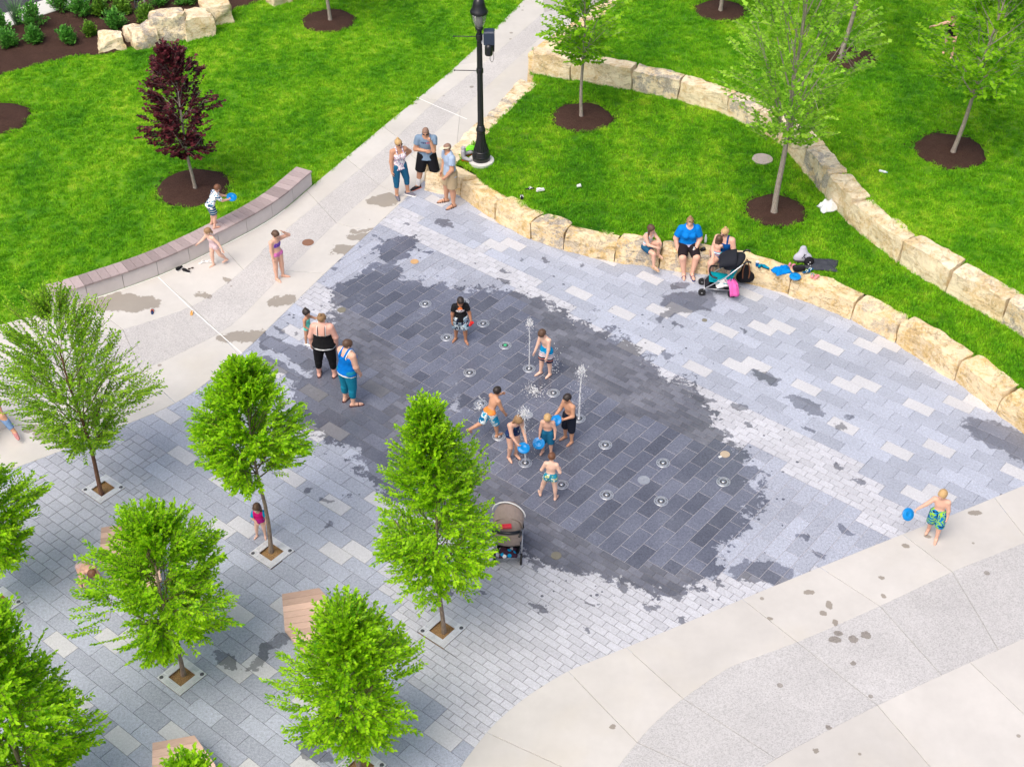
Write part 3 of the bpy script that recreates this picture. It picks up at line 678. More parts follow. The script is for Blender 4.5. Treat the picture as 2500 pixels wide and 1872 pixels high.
TUFT = tuft()
def grass_field(name, poly, z, dens, label, excl=()):
    xs = [p[0] for p in poly]; ys = [p[1] for p in poly]; x0, x1, y0, y1 = max(min(xs), -24), min(max(xs), 24), max(min(ys), 10), min(max(ys), 52)
    n = int((x1-x0)*(y1-y0)*dens); X = NR.uniform(x0, x1, n); Y = NR.uniform(y0, y1, n)
    d = Y*cP-(z-CAM_H)*sP; px = 1250+FPX*X/d; py = 936-FPX*(Y*sP+(z-CAM_H)*cP)/d
    ok = inside(poly, X, Y) & (px > -260) & (px < 2760) & (py > -160) & (py < 2000)
    for (c, r) in MS:
        if abs(c.z-z) < .2: ok &= (X-c.x)**2+(Y-c.y)**2 > (r*(.97+.05*np.sin(9*np.arctan2(Y-c.y, X-c.x))))**2
    for q in excl: ok &= ~inside(q, X, Y)
    X, Y = X[ok], Y[ok]; me = bpy.data.meshes.new(name); me.vertices.add(len(X))
    me.vertices.foreach_set('co', np.stack([X, Y, np.full(len(X), z-.004)], 1).astype(np.float32).ravel()); me.materials.append(BLADE)
    o = link(name, me); tag(o, label, 'grass', None, 'stuff')
    ng = bpy.data.node_groups.new(name+'_scatter', 'GeometryNodeTree')
    ng.interface.new_socket('Geometry', in_out='INPUT', socket_type='NodeSocketGeometry'); ng.interface.new_socket('Geometry', in_out='OUTPUT', socket_type='NodeSocketGeometry')
    gi = ng.nodes.new('NodeGroupInput'); go = ng.nodes.new('NodeGroupOutput'); ip = ng.nodes.new('GeometryNodeInstanceOnPoints'); oi = ng.nodes.new('GeometryNodeObjectInfo'); oi.inputs[0].default_value = TUFT
    rv = ng.nodes.new('FunctionNodeRandomValue'); rv.data_type = 'FLOAT_VECTOR'; rv.inputs[0].default_value = (-.12, -.12, 0); rv.inputs[1].default_value = (.12, .12, 6.283)
    rs = ng.nodes.new('FunctionNodeRandomValue'); rs.data_type = 'FLOAT'; rs.inputs[2].default_value = .75; rs.inputs[3].default_value = 1.3
    L = ng.links.new; L(gi.outputs[0], ip.inputs['Points']); L(oi.outputs['Geometry'], ip.inputs['Instance']); L(rv.outputs[0], ip.inputs['Rotation']); L(rs.outputs[1], ip.inputs['Scale']); L(ip.outputs[0], go.inputs[0])
    o.modifiers.new('scatter', 'NODES').node_group = ng
bench_zone = [p+Vector((.03, -.05, 0)) for p in E_LN if G(127, 759).x-.1 < p.x < G(764, 453).x]; bench_zone = bench_zone+[p+Vector((-.25, .52, 0)) for p in bench_zone[::-1]]
grass_field('lower_lawn_grass', left_poly, 0.0, 105, 'bright green mown grass of the big lawn left of the path', [bench_zone])
inset_mid = [p for p in mid_poly]
grass_field('middle_lawn_grass', mid_poly, Z_MID, 120, 'bright green mown grass between the two stone walls')
grass_field('upper_lawn_grass', up_poly, Z_UP, 100, 'bright green mown grass above the upper stone wall')
# mulch rings round the lawn trees
MR_LAB = ['dark mulch ring round the purple leaved tree', 'dark mulch ring cut off by the left edge of the picture', 'dark mulch ring round the bare trunk at the top of the left lawn', 'dark mulch ring round the tree behind the lamp post wall', 'dark mulch ring round the trunk at the top edge above the upper wall', 'dark mulch ring round the tall tree in the middle lawn', 'dark mulch ring half hidden behind the tall middle tree', 'dark mulch ring round the leaning tree on the upper right lawn']
for (c, r), lab in zip(MS, MR_LAB):
    n = 40; mb = MB(); rr = random.Random(int(c.x*100)); rings = [(1.0, -.01), (.96, .035), (.8, .055), (.55, .07), (.3, .08), (.12, .09)]
    jit = [1+.03*math.sin(5*k/n*6.283+c.x)+rr.uniform(-.035, .035) for k in range(n)]; vs = []
    for (q, z) in rings:
        for k in range(n): a = 6.28319*k/n; vs.append((c.x+r*q*jit[k]*math.cos(a), c.y+r*q*jit[k]*math.sin(a), c.z+z+(rr.uniform(-.012, .012) if q < .95 else 0)))
    vs.append((c.x, c.y, c.z+.095)); fs = [(i*n+k, i*n+(k+1) % n, (i+1)*n+(k+1) % n, (i+1)*n+k) for i in range(len(rings)-1) for k in range(n)]+[((len(rings)-1)*n+k, (len(rings)-1)*n+(k+1) % n, len(rings)*n) for k in range(n)]
    mb.add(vs, fs)
    for k in range(70):
        a = rr.random()*6.283; q = r*(1+abs(rr.gauss(0, .07))); mb.box((c.x+math.cos(a)*q, c.y+math.sin(a)*q, c.z+.035), (rr.uniform(.02, .06), rr.uniform(.012, .025), .012), rr.random()*3)
    o = mb.build('mulch_ring', MULCH, smooth=True, base=c); tag(o, lab, 'mulch ring', 'mulch rings on the lawns')
# ------------------------------------------------------------------ rough stone
from mathutils import noise as mnoise
def stone_mesh(corners_b, corners_t, mat, name, seed, rough=.05, nx=7, ny=5, nz=4, topflat=.35, off=Vector((0, 0, 0)), rnd=.22):
    """block between a lower and an upper quad (each: front-left, front-right, back-right, back-left), broken surface"""
    rs = Vector((seed*3.7, seed*1.3, seed*2.1)); mb = MB()
    def P(a, b, c):
        lo = (corners_b[0].lerp(corners_b[1], a)).lerp(corners_b[3].lerp(corners_b[2], a), b)
        hi = (corners_t[0].lerp(corners_t[1], a)).lerp(corners_t[3].lerp(corners_t[2], a), b)
        return lo.lerp(hi, c)
    cen = P(.5, .5, .5); idx = {}; vs = []
    def vid(i, j, k):
        if (i, j, k) not in idx:
            a, b, c = i/nx, j/ny, k/nz
            # pull edges in for a worn arris
            e = sum(1 for q in (a, b) if q in (0, 1))+(1 if c == 1 else 0)
            p = P(a, b, c)
            if e >= 2: p = p.lerp(cen, .02*(e-1)*(1+.6*mnoise.noise(p*2+rs)))
            d = Vector((mnoise.noise(p*2.6+rs), mnoise.noise(p*2.6+rs+Vector((9, 0, 0))), mnoise.noise(p*2.6+rs+Vector((0, 9, 0)))))
            d2 = Vector((mnoise.noise(p*8+rs), mnoise.noise(p*8+rs+Vector((9, 0, 0))), mnoise.noise(p*8+rs+Vector((0, 9, 0)))))
            k_ = rough*(topflat if (c == 1 and e == 1) else 1.0)
            if k == 0: d.z = d2.z = 0
            idx[(i, j, k)] = len(vs); vs.append(p+d*k_*1.3+d2*k_*.55)
        return idx[(i, j, k)]
    fs = []
    for i in range(nx):
        for j in range(ny): fs.append((vid(i, j, nz), vid(i+1, j, nz), vid(i+1, j+1, nz), vid(i, j+1, nz)))
    for i in range(nx):
        for k in range(nz):
            fs.append((vid(i, 0, k), vid(i+1, 0, k), vid(i+1, 0, k+1), vid(i, 0, k+1))); fs.append((vid(i+1, ny, k), vid(i, ny, k), vid(i, ny, k+1), vid(i+1, ny, k+1)))
    for j in range(ny):
        for k in range(nz):
            fs.append((vid(0, j+1, k), vid(0, j, k), vid(0, j, k+1), vid(0, j+1, k+1))); fs.append((vid(nx, j, k), vid(nx, j+1, k), vid(nx, j+1, k+1), vid(nx, j, k+1)))
    mb.add(vs, fs); me = mb.mesh(name, mat, off, True)
    try: me.set_sharp_from_angle(angle=math.radians(38))
    except Exception: pass
    return me
def stone_wall(root, line, z0, h, thick, mat, lens, seed, side=1, start=0.0):
    S = arclen(line); s = start; n = 0; rr = random.Random(seed)
    while s < S[-1]-.3:
        L = lens[n % len(lens)]*(.92+.16*rr.random()); e = min(S[-1], s+L)
        if S[-1]-e < .4: e = S[-1]
        a, b = at_s(line, S, s+.004), at_s(line, S, e-.004); m = at_s(line, S, (s+e)/2)
        t = (b-a).normalized(); nn = Vector((-t.y, t.x, 0))*side
        hh = h+rr.uniform(-.035, .045); th = thick+rr.uniform(-.06, .07); bow = (m-(a+b)/2)
        fl, fr = a+nn*rr.uniform(-.02, .03), b+nn*rr.uniform(-.02, .03)
        na = Vector((-(at_s(line, S, s+.05)-at_s(line, S, max(0, s-.05))).normalized().y, (at_s(line, S, s+.05)-at_s(line, S, max(0, s-.05))).normalized().x, 0))*side
        nb = Vector((-(at_s(line, S, min(S[-1], e+.05))-at_s(line, S, e-.05)).normalized().y, (at_s(line, S, min(S[-1], e+.05))-at_s(line, S, e-.05)).normalized().x, 0))*side
        br, bl = b+nb*th-t*.01, a+na*th+t*.01
        zb = Vector((0, 0, z0-.06)); zt = Vector((0, 0, z0+hh)); inb = nn*.045
        me = stone_mesh([q.xy.to_3d()+zb for q in (fl, fr, br, bl)], [q.xy.to_3d()+zt for q in (fl+inb, fr+inb, br, bl)], mat, 'stone_block', seed*50+n, .042, nx=10, off=wloc(root))
        link('stone_block', me, root); s = e; n += 1
root = thing('retaining_wall', 'curved seat wall of rough tan limestone blocks along the paved plaza', 'wall', W_LOW[20].xy.to_3d())
stone_wall(root, W_LOW, 0.0, .48, .54, LIME, [1.3, 1.55, 1.15, 1.0, 1.3, 1.2, 1.6, 1.4, 1.5, 1.2, 1.65], 3)
root = thing('retaining_wall', 'straight run of limestone blocks beside the path behind the lamp post', 'wall', W_PATH[0].xy.to_3d())
stone_wall(root, W_PATH, 0.0, .50, .55, LIME_P, [1.1, 1.3, 1.0], 5, -1)
root = thing('retaining_wall', 'upper curved wall of pale limestone blocks between the two right lawns', 'wall', W_UP[30].xy.to_3d())
stone_wall(root, W_UP, Z_MID, .60, .55, LIME_P, [1.2, 1.9, 1.4, 1.6, 1.05, 1.0, 1.3, 1.5], 8)
root = thing('retaining_wall', 'far limestone blocks edging the path at the top of the picture', 'wall', W_UPATH[0].xy.to_3d())
stone_wall(root, W_UPATH, 0.0, 1.05, .6, LIME, [1.2, 1.0, 1.4], 9, -1)
# boulders by the planting bed
BOULD = [((273, 118), (240, 250), .75, .62, .40, 'small squarish pale boulder at the left end of the boulder row'), ((316, 108), (), .62, .55, .34, 'low flat boulder wedged behind the second boulder of the row'), ((352, 108), (), .85, .7, .52, 'rounded grey topped boulder second from the left of the row'),
         ((413, 88), (), 1.15, .85, .74, 'largest tan boulder with a sloping top in the middle of the row'), ((484, 82), (), 1.05, .85, .72, 'big pale flat topped boulder right of the largest one'), ((530, 52), (), .98, .8, .62, 'grey mottled boulder at the right end of the boulder row'), ((682, 6), (), .7, .55, .4, 'tan boulder cut off by the top edge of the picture')]
for n, (p, _, sx, sy, h, lab) in enumerate(BOULD):
    c = G(*p); rr = random.Random(n+40); a = math.radians(28+rr.uniform(-14, 14)); R = Matrix.Rotation(a, 3, 'Z')
    if n == 1: c = c+Vector((.1, .35, 0))
    q = [R@Vector((x*sx/2*(1+rr.uniform(-.12, .12)), y*sy/2*(1+rr.uniform(-.12, .12)), 0)) for x, y in ((-1, -1), (1, -1), (1, 1), (-1, 1))]
    t = [v*(.86+rr.uniform(-.08, .1))+Vector((rr.uniform(-.05, .05), rr.uniform(0, .08), h*(1+rr.uniform(-.16, .1)))) for v in q]
    me = stone_mesh([v+Vector((0, 0, -.05)) for v in q], t, LIME_P, 'boulder', 70+n, .075, 8, 7, 6, .6); o = link('boulder', me, None, c); tag(o, lab, 'boulder', 'boulders beside the planting bed')

# ------------------------------------------------------------------ curved bench: planks on a concrete plinth
BL = [p for p in E_LN if G(118, 762).x <= p.x <= G(764, 453).x+.02]; BL = BL[::-1] if BL[0].x > BL[-1].x else BL
S_ = arclen(BL); bench = thing('curved_bench', 'long curved bench of grey wooden planks on a pale concrete base by the lawn', 'bench', BL[len(BL)//2])
def bench_n(s):
    t = (at_s(BL, S_, s+.1)-at_s(BL, S_, s-.1)).normalized(); return Vector((-t.y, t.x, 0))
BW, BH = .46, .44
nseg = 9
for k in range(nseg):
    m = MB(); s0, s1 = S_[-1]*k/nseg+.006, S_[-1]*(k+1)/nseg-.006; A = []; B = []
    for i in range(5):
        s = s0+(s1-s0)*i/4; n = bench_n(s); A.append(at_s(BL, S_, s)+n*.02); B.append(at_s(BL, S_, s)+n*(BW-.03))
    m.prism(A+B[::-1], -.03, BH-.045); m.build('concrete_panel', BENCH_CONC, bench)
npl = 37
for k in range(npl):
    s0, s1 = S_[-1]*k/npl+.004, S_[-1]*(k+1)/npl-.004; sm = (s0+s1)/2
    a, b = at_s(BL, S_, s0), at_s(BL, S_, s1); na, nb = bench_n(s0), bench_n(s1); z = BH+random.Random(k).uniform(-.003, .003)
    m = MB(); m.prism([a-na*.015, b-nb*.015, b+nb*BW, a+na*BW], z-.04, z)
    c = (a+b)/2+na*BW/2+Vector((0, 0, BH)); me = m.mesh('plank', WOOD_GREY, c); 
    R = Matrix.Rotation(-math.atan2(na.y, na.x), 3, 'Z')
    for v in me.vertices: v.co = R@v.co
    o = link('plank', me, bench, c-wloc(bench)); o.rotation_euler = (0, 0, math.atan2(na.y, na.x))

# ------------------------------------------------------------------ angular timber platforms
def platform(label, pts, h, plank_dir, npl):
    """hexagonal top outline (world), cut into parallel planks"""
    c = sum(pts, Vector())/len(pts); c.z = 0; root = thing('timber_platform', label, 'bench', c)
    d = plank_dir.normalized(); n = Vector((-d.y, d.x, 0)); pr = [p.dot(n) for p in pts]; lo, hi = min(pr), max(pr)
    ins = [p+(c-p).xy.to_3d().normalized()*.05 for p in pts]; base = [p+(c-p).xy.to_3d().normalized()*.12 for p in pts]
    m = MB(); N = len(pts); vs = [(p.x, p.y, -.02) for p in base]+[(p.x, p.y, h-.05) for p in ins]
    m.add(vs, [tuple(range(N-1, -1, -1)), tuple(range(N, 2*N))]+[(i, (i+1) % N, N+(i+1) % N, N+i) for i in range(N)]); m.build('base', BENCH_CONC, root)
    def clip(poly, k, keep_gt):
        out = []
        for i in range(len(poly)):
            a, b = poly[i], poly[(i+1) % len(poly)]; da, db = a.dot(n)-k, b.dot(n)-k
            if not keep_gt: da, db = -da, -db
            if da >= 0: out.append(a)
            if da*db < 0: out.append(a.lerp(b, da/(da-db)))
        return out
    for k in range(npl):
        a, b = lo+(hi-lo)*k/npl+.003, lo+(hi-lo)*(k+1)/npl-.003; q = clip(clip(list(pts), a, True), b, False)
        if len(q) < 3: continue
        m = MB(); z = h+random.Random(k).uniform(-.002, .002); m.prism([(p.x, p.y) for p in q], z-.045, z); pc = sum(q, Vector())/len(q); pc.z = h
        me = m.mesh('plank', WOOD_NEW, pc); R = Matrix.Rotation(-math.atan2(d.y, d.x), 3, 'Z')
        for v in me.vertices: v.co = R@v.co
        o = link('plank', me, root, pc-c); o.rotation_euler = (0, 0, math.atan2(d.y, d.x))
PH = .43
P1 = [G(x, y, PH).xy.to_3d() for x, y in [(688, 1449), (779, 1434), (830, 1492), (862, 1590), (815, 1652), (738, 1590), (695, 1537)]][::-1]
def ccw(p):
    a = sum(p[i].x*p[(i+1) % len(p)].y-p[(i+1) % len(p)].x*p[i].y for i in range(len(p))); return p if a > 0 else p[::-1]
PD = G(779, 1434, PH)-G(688, 1449, PH); PD.z = 0
platform('angular timber bench platform half hidden by the tree in front of the plaza', ccw(P1), PH, PD, 14)
sh = G(372, 1812, PH)-G(688, 1449, PH); sh.z = 0
platform('angular timber bench platform cut off by the bottom edge of the picture', ccw([p+sh for p in P1]), PH, PD, 14)
sh = G(247, 1287, PH)-G(688, 1449, PH); sh.z = 0
platform('angular timber bench platform mostly hidden behind the round tree on the left', ccw([p+sh for p in P1]), PH, PD, 14)

# ------------------------------------------------------------------ tree grates
GL = ['under the airy tree on the left', 'under the tree where the toddler in pink and blue stands', 'under the round tree at lower left', 'under the tree in front of the beige stroller', 'cut off by the bottom edge of the picture', 'cut off by the left edge of the picture', 'below the picture']
for ((p, key), (cu, cv), lab) in zip(GRATES, GR_UV, GL):
    if key == 'T7': continue
    c = XY(cu, cv, 0); root = thing('tree_grate', 'square perforated aluminium tree grate '+lab, 'tree grate', c, 'tree grates'); H_ = .168
    for sgn in (-1, 1):                    # two cast halves, made of bars round rows of holes
        m = MB(); R = Matrix.Rotation(YAW, 3, 'Z')
        def bar(u0, u1, v0, v1, z=.014):
            if u1-u0 < .001 or v1-v0 < .001: return
            m.box(c+R@Vector(((u0+u1)/2, (v0+v1)/2, z-.008)), (u1-u0, v1-v0, .016), R=R)
        g = .003; S0 = .302
        holes = set()
        step = .0265; half = .0065
        xs_ = [-.27+.0265*i for i in range(21)]
        rects = []
        def solid(u0, u1, v0, v1): rects.append((u0, u1, v0, v1))
        # frame strips: outer rim, mid rib, inner rim, and three rows of holes between
        lim = (g, S0) if sgn > 0 else (-S0, -g)
        def rowband(v0, v1, u0, u1, dots):
            n = max(1, int((u1-u0)/step)); w = (u1-u0)/n
            for i in range(n):
                a = u0+i*w; 
                if dots and (i % 6) != 5:
                    bar(a, a+w/2-half, v0, v1); bar(a+w/2+half, a+w, v0, v1)
                else: bar(a, a+w, v0, v1)
        def field(u0, u1, v0, v1, along):
            # dotted field: rows across v (along u) or rows across u (along v)
            if along == 'u':
                k = v0
                for i, (w_, dot) in enumerate([(.022, 0), (.013, 1), (.012, 0), (.013, 1), (.012, 0), (.013, 1), (.026, 0), (.010, 1), (.014, 0)]):
                    rowband(k, k+w_, u0, u1, dot); k += w_
            else:
                n0 = len(m.v); k = u0
                for i, (w_, dot) in enumerate([(.022, 0), (.013, 1), (.012, 0), (.013, 1), (.012, 0), (.013, 1), (.026, 0), (.010, 1), (.014, 0)]):
                    n = max(1, int((v1-v0)/step)); ww = (v1-v0)/n
                    for j in range(n):
                        a = v0+j*ww
                        if dot and (j % 6) != 5: bar(k, k+w_, a, a+ww/2-half); bar(k, k+w_, a+ww/2+half, a+ww)
                        else: bar(k, k+w_, a, a+ww)
                    k += w_
        m_old = m
        W_ = .135
        if sgn > 0:
            # upper half: v from g to S0
            R_s = R
            field(-S0, -S0+W_, g, S0-W_, 'v')
            Rm = R @ Matrix.Scale(-1, 3, Vector((1, 0, 0))); R = Rm; field(-S0, -S0+W_, g, S0-W_, 'v')
            R = R_s @ Matrix.Scale(-1, 3, Vector((0, 1, 0))); field(-S0, S0, -S0, -S0+W_, 'u'); R = R_s
        else:
            R_s = R @ Matrix.Scale(-1, 3, Vector((0, 1, 0))); R = R_s
            field(-S0, -S0+W_, g, S0-W_, 'v')
            R = R_s @ Matrix.Scale(-1, 3, Vector((1, 0, 0))); field(-S0, -S0+W_, g, S0-W_, 'v')
            R = R_s @ Matrix.Scale(-1, 3, Vector((0, 1, 0))); field(-S0, S0, -S0, -S0+W_, 'u')
        R = Matrix.Rotation(YAW, 3, 'Z'); m.build('grate_half', STEEL, root)
    for s in (-1, 1):
        q = c+Matrix.Rotation(YAW, 3, 'Z')@Vector((s*.245, -s*.245, 0)); m = MB().lathe([(.036, .005), (.036, .019), (.030, .021), (.024, .015), (.012, .015), (.012, .022), (.004, .023)], q, 16); m.build('uplight', STEEL_D, root, True)
    m = MB(); R = Matrix.Rotation(YAW, 3, 'Z'); n = 7; vs = []; rr = random.Random(key)
    for i in range(n):
        for j in range(n): vs.append(c+R@Vector(((i/(n-1)-.5)*.62, (j/(n-1)-.5)*.62, -.045+rr.uniform(-.008, .012)+(.03 if abs(i-3)+abs(j-3) < 2 else 0))))
    m.add(vs, [(i*n+j, (i+1)*n+j, (i+1)*n+j+1, i*n+j+1) for i in range(n-1) for j in range(n-1)]); m.build('soil', SOIL, root, True)

# ------------------------------------------------------------------ fountain nozzles, drains, covers
NOZ = [((1038.5, 742), 'left of the boy in the black T-shirt at the top left'), ((1131, 737), 'hidden behind the head of the boy in the black T-shirt'), ((1180, 790), 'right beside the red cup of the boy in black'), ((1091, 824), 'by the bare foot of the boy in black'), ((1233.5, 843.5), 'with a green glow left of the highest jet'), ((1146.5, 910), 'idle, in front of the boy in black'),
       ((1292, 900), 'throwing the jet beside the boy in striped shorts'), ((1351, 959.5), 'idle, behind the boy in long dark shorts'), ((1413.5, 1021.5), 'throwing the tallest jet on the right'), ((1218, 1065), 'under the foot of the running boy'), ((1282.5, 1130), 'throwing the jet at the girl in the navy swimsuit'), ((1478, 1086), 'idle, right of the group of children'),
       ((1619, 1130), 'idle, above the round drain on the right'), ((1481, 1208), 'idle, left of the round drain on the right'), ((1614, 1223), 'idle, below the round drain on the right'), ((1371, 1183), 'beside the hip of the small boy seen from behind'), ((1766, 1176), 'idle, farthest to the right'), ((1174, 986), 'behind the raised foot of the running boy')]
for n, (p, lab) in enumerate(NOZ):
    c = G(*p); root = thing('fountain_nozzle', 'round steel fountain nozzle '+lab, 'nozzle', c, 'fountain nozzles')
    MB().lathe([(.142, 0), (.142, .006), (.136, .010), (.120, .010), (.118, .007), (.108, .007), (.106, .010), (.076, .010), (.074, .004), (.060, .004)], c, 32).build('ring', NOZ_STEEL, root)
    m = MB()
    for k in range(6):
        a0 = k*math.pi/3; m.tube([c+Vector((.113*math.cos(a0+t*.14), .113*math.sin(a0+t*.14), .0095)) for t in range(6)], .0055, 4)
    m.build('slot', STEEL_D, root)
    MB().lathe([(.072, .002), (.072, .009), (.064, .013), (.050, .015), (.040, .013)], c, 24).build('collar', STEEL_D, root)
    MB().lathe([(.040, .010), (.040, .020), (.030, .027), (.010, .030)], c, 16).build('jet_tip', CHROME if n != 4 else plain('green_lamp', (.05, .45, .2), .3), root, True)
for p, lab in (((1572, 1172), 'round spoked steel floor drain among the right hand nozzles'), ((1287, 1013), 'round spoked steel floor drain behind the girl in navy')):
    c = G(*p); root = thing('floor_drain', lab, 'drain', c)
    MB().lathe([(.125, 0), (.125, .009), (.098, .009), (.096, .003)], c, 32).build('rim', NOZ_STEEL, root)
    m = MB()
    for k in range(3):
        a = k*math.pi/3+.2; m.box(c+Vector((0, 0, .004)), (.20, .010, .008), a)
    for k in range(4): m.box(c+Vector((0, -.06+.04*k, .003)), (2*math.sqrt(max(.0004, .096**2-(.06-.04*k)**2)), .005, .005))
    m.build('spokes', NOZ_STEEL, root); MB().lathe([(.097, -.002), (.097, .002)], c, 24).build('sump', STEEL_D, root)
for p, r, mt, lab in (((1012, 639), .10, BRASS, 'small orange rimmed round cover at the top of the wet paving'), ((1770, 1109), .10, TANCAP, 'small tan round cover near the right end of the wet paving'), ((1358, 1356), .10, GREYCAP, 'small grey round cover below the nozzles'), ((996, 1048), .10, GREYCAP, 'small dark round cover beside the tree top in front'), ((752, 593), .145, RUST, 'rusty brown round manhole cover in the path'), ((834, 757), .10, GREYCAP, 'faint grey round cover behind the toddler in mint'), ((1720, 782), .06, GREYCAP, 'tiny brown round cover in front of the seat wall')):
    c = G(*p)+Vector((0, 0, .004 if p != (752, 593) else .011)); root = thing('access_cover', lab, 'cover', c)
    MB().lathe([(r, -.004), (r, .006), (r*.9, .007), (r*.88, .004)], c, 28).build('rim', mt, root); MB().lathe([(r*.88, -.004), (r*.86, .005), (r*.2, .007), (r*.02, .0072)], c, 24).build('lid', mt, root)
c = G(1861, 391, Z_MID); root = thing('valve_lid', 'flat oval grey stone lid set in the grass of the middle lawn', 'lid', c)
MB().lathe([(.27, -.03), (.27, .045), (.245, .055), (.05, .06)], c, 28).build('lid', plain('pinkish_stone', (.42, .36, .34), .85, 0, .2, 25), root)
o = MB().box(G(1758, 1115, 0)+Vector((0, 0, .006)), (.07, .045, .006), .5).build('paper_scrap', plain('white_paper', (.85, .85, .85), .7), base=G(1758, 1115)); tag(o, 'white scrap of paper lying beside the tan round cover', 'paper')

# ------------------------------------------------------------------ lamp post
LB = G(1175, 396, Z_MID); LHt = top_height(LB, -14); RS = .84; lamp = thing('street_lamp', 'tall black fluted lamp post with a glass lantern beside the path', 'street lamp', LB)
MB().lathe([(r_*RS, z_) for r_, z_ in [(.40, -.1), (.40, .07), (.38, .085), (.30, .09)]], LB, 36).build('footing', KERB, lamp)
fl = lambda k, z: (-.06 if k % 2 else .02)
MB().lathe([(r_*RS, z_) for r_, z_ in [(.275, .085), (.275, .17), (.285, .20), (.275, .23), (.262, .24), (.268, .27), (.255, .30), (.245, .31), (.25, .34), (.235, .37)]], LB, 40).build('plinth', BLACK_PAINT, lamp, True)
MB().lathe([(r_*RS, z_) for r_, z_ in [(.235, .365), (.20, .46), (.16, .58), (.135, .70), (.125, .82), (.12, .90)]], LB, 40, fl).build('flared_base', BLACK_PAINT, lamp)
MB().lathe([(r_*RS, z_) for r_, z_ in [(.125, .89), (.145, .91), (.145, .98), (.125, 1.0), (.115, 1.06), (.10, 1.08)]], LB, 28).build('collar', BLACK_PAINT, lamp, True)
zt = LHt-1.18
MB().lathe([(r_*RS, z_) for r_, z_ in [(.092, 1.05), (.086, 2.2), (.078, zt)]], LB, 32, fl).build('shaft', BLACK_PAINT, lamp)
MB().lathe([(r_*RS, z_) for r_, z_ in [(.085, zt-.02), (.10, zt), (.10, zt+.05), (.07, zt+.10), (.065, zt+.2), (.09, zt+.26), (.115, zt+.28), (.12, zt+.32), (.10, zt+.34)]], LB, 28).build('capital', BLACK_PAINT, lamp, True)
gm = NT('lantern_glass'); gm.set((.85, .86, .84), .12); gm.b.inputs['Transmission Weight'].default_value = .75; gm.b.inputs['IOR'].default_value = 1.1
MB().lathe([(r_*RS, z_) for r_, z_ in [(.10, zt+.33), (.15, zt+.42), (.185, zt+.52), (.205, zt+.64), (.21, zt+.70)]], LB, 28).build('lantern_glass', gm.m, lamp, True)
MB().lathe([(r_*RS, z_) for r_, z_ in [(.05, zt+.34), (.085, zt+.42), (.095, zt+.50), (.085, zt+.58), (.04, zt+.62)]], LB, 20).build('bulb', plain('white_globe', (.9, .9, .88), .4), lamp, True)
m = MB()
for k in range(4):
    a = k*math.pi/2+.5; m.tube([LB+Vector((r*math.cos(a), r*math.sin(a), zt+z)) for r, z in ((.105, .33), (.155, .42), (.19, .52), (.21, .64), (.215, .70))], .007, 5)
m.build('cage_rib', BLACK_PAINT, lamp)
MB().lathe([(r_*RS, z_) for r_, z_ in [(.225, zt+.68), (.26, zt+.70), (.265, zt+.74), (.24, zt+.78), (.20, zt+.84), (.175, zt+.94), (.15, zt+1.02), (.09, zt+1.08), (.05, zt+1.10), (.045, zt+1.16), (.02, zt+1.2)]], LB, 32).build('hood', BLACK_PAINT, lamp, True)
for yy in (90, 173):
    z = top_height(LB, yy); m = MB(); m.tube([LB+Vector((-.05, 0, z)), LB+Vector((-.62, .02, z))], .011, 6); m.ball(LB+Vector((-.63, .02, z)), .022, 8, 6); m.build('banner_arm', BLACK_PAINT, lamp)
    MB().lathe([(r_*RS, z_) for r_, z_ in [(.095, z-.07), (.105, z-.05), (.105, z+.05), (.095, z+.07)]], LB, 20).build('clamp', BLACK_PAINT, lamp)
# loudspeaker on the post
NAVY = plain('blue_black_plastic', (.035, .05, .085), .4); z = top_height(LB, 100)
sp = thing('loudspeaker', 'dark blue box loudspeaker with a can below, strapped to the lamp post', 'loudspeaker', LB+Vector((.21, 0, z)))
MB().bevbox(LB+Vector((.24, -.02, z+.12)), (.27, .26, .34), .03).build('housing', NAVY, sp); MB().lathe([(.09, 0), (.10, .03), (.10, .22), (.07, .27), (.03, .29)], LB+Vector((.23, -.12, z-.32)), 18).build('can', BLACK_PAINT, sp, True)
MB().box(LB+Vector((.27, .02, z-.12)), (.2, .14, .3)).build('back_box', BLACK_PAINT, sp); MB().box(LB+Vector((.075, 0, z+.05)), (.05, .08, .22)).build('bracket', STEEL, sp)
MB().tube(curve([LB+Vector((.27, -.1, z-.3)), LB+Vector((.26, -.1, z-.45)), LB+Vector((.31, -.1, z-.52)), LB+Vector((.35, -.1, z-.42)), LB+Vector((.34, -.1, z-.25))], 5), .006, 5).build('cable', BLACK_PAINT, sp)
# bed light on a spike
c = G(343, 46); root = thing('spike_light', 'small dark spike light standing among the shrubs of the mulch bed', 'garden light', c)
MB().tube([c, c+Vector((0, 0, .35))], .018, 8).build('spike', STEEL_D, root); m = MB().box(c+Vector((0, 0, .38)), (.22, .1, .04))
for s in (-1, 0, 1): m.box(c+Vector((s*.09, 0, .48)), (.025, .08, .2))
m.build('head', STEEL_D, root); MB().tube([c+Vector((.12, .4, 0)), c+Vector((.08, .38, 1.6))], .035, 8).build('stake', plain('grey_stake', (.36, .33, .3), .8), root)
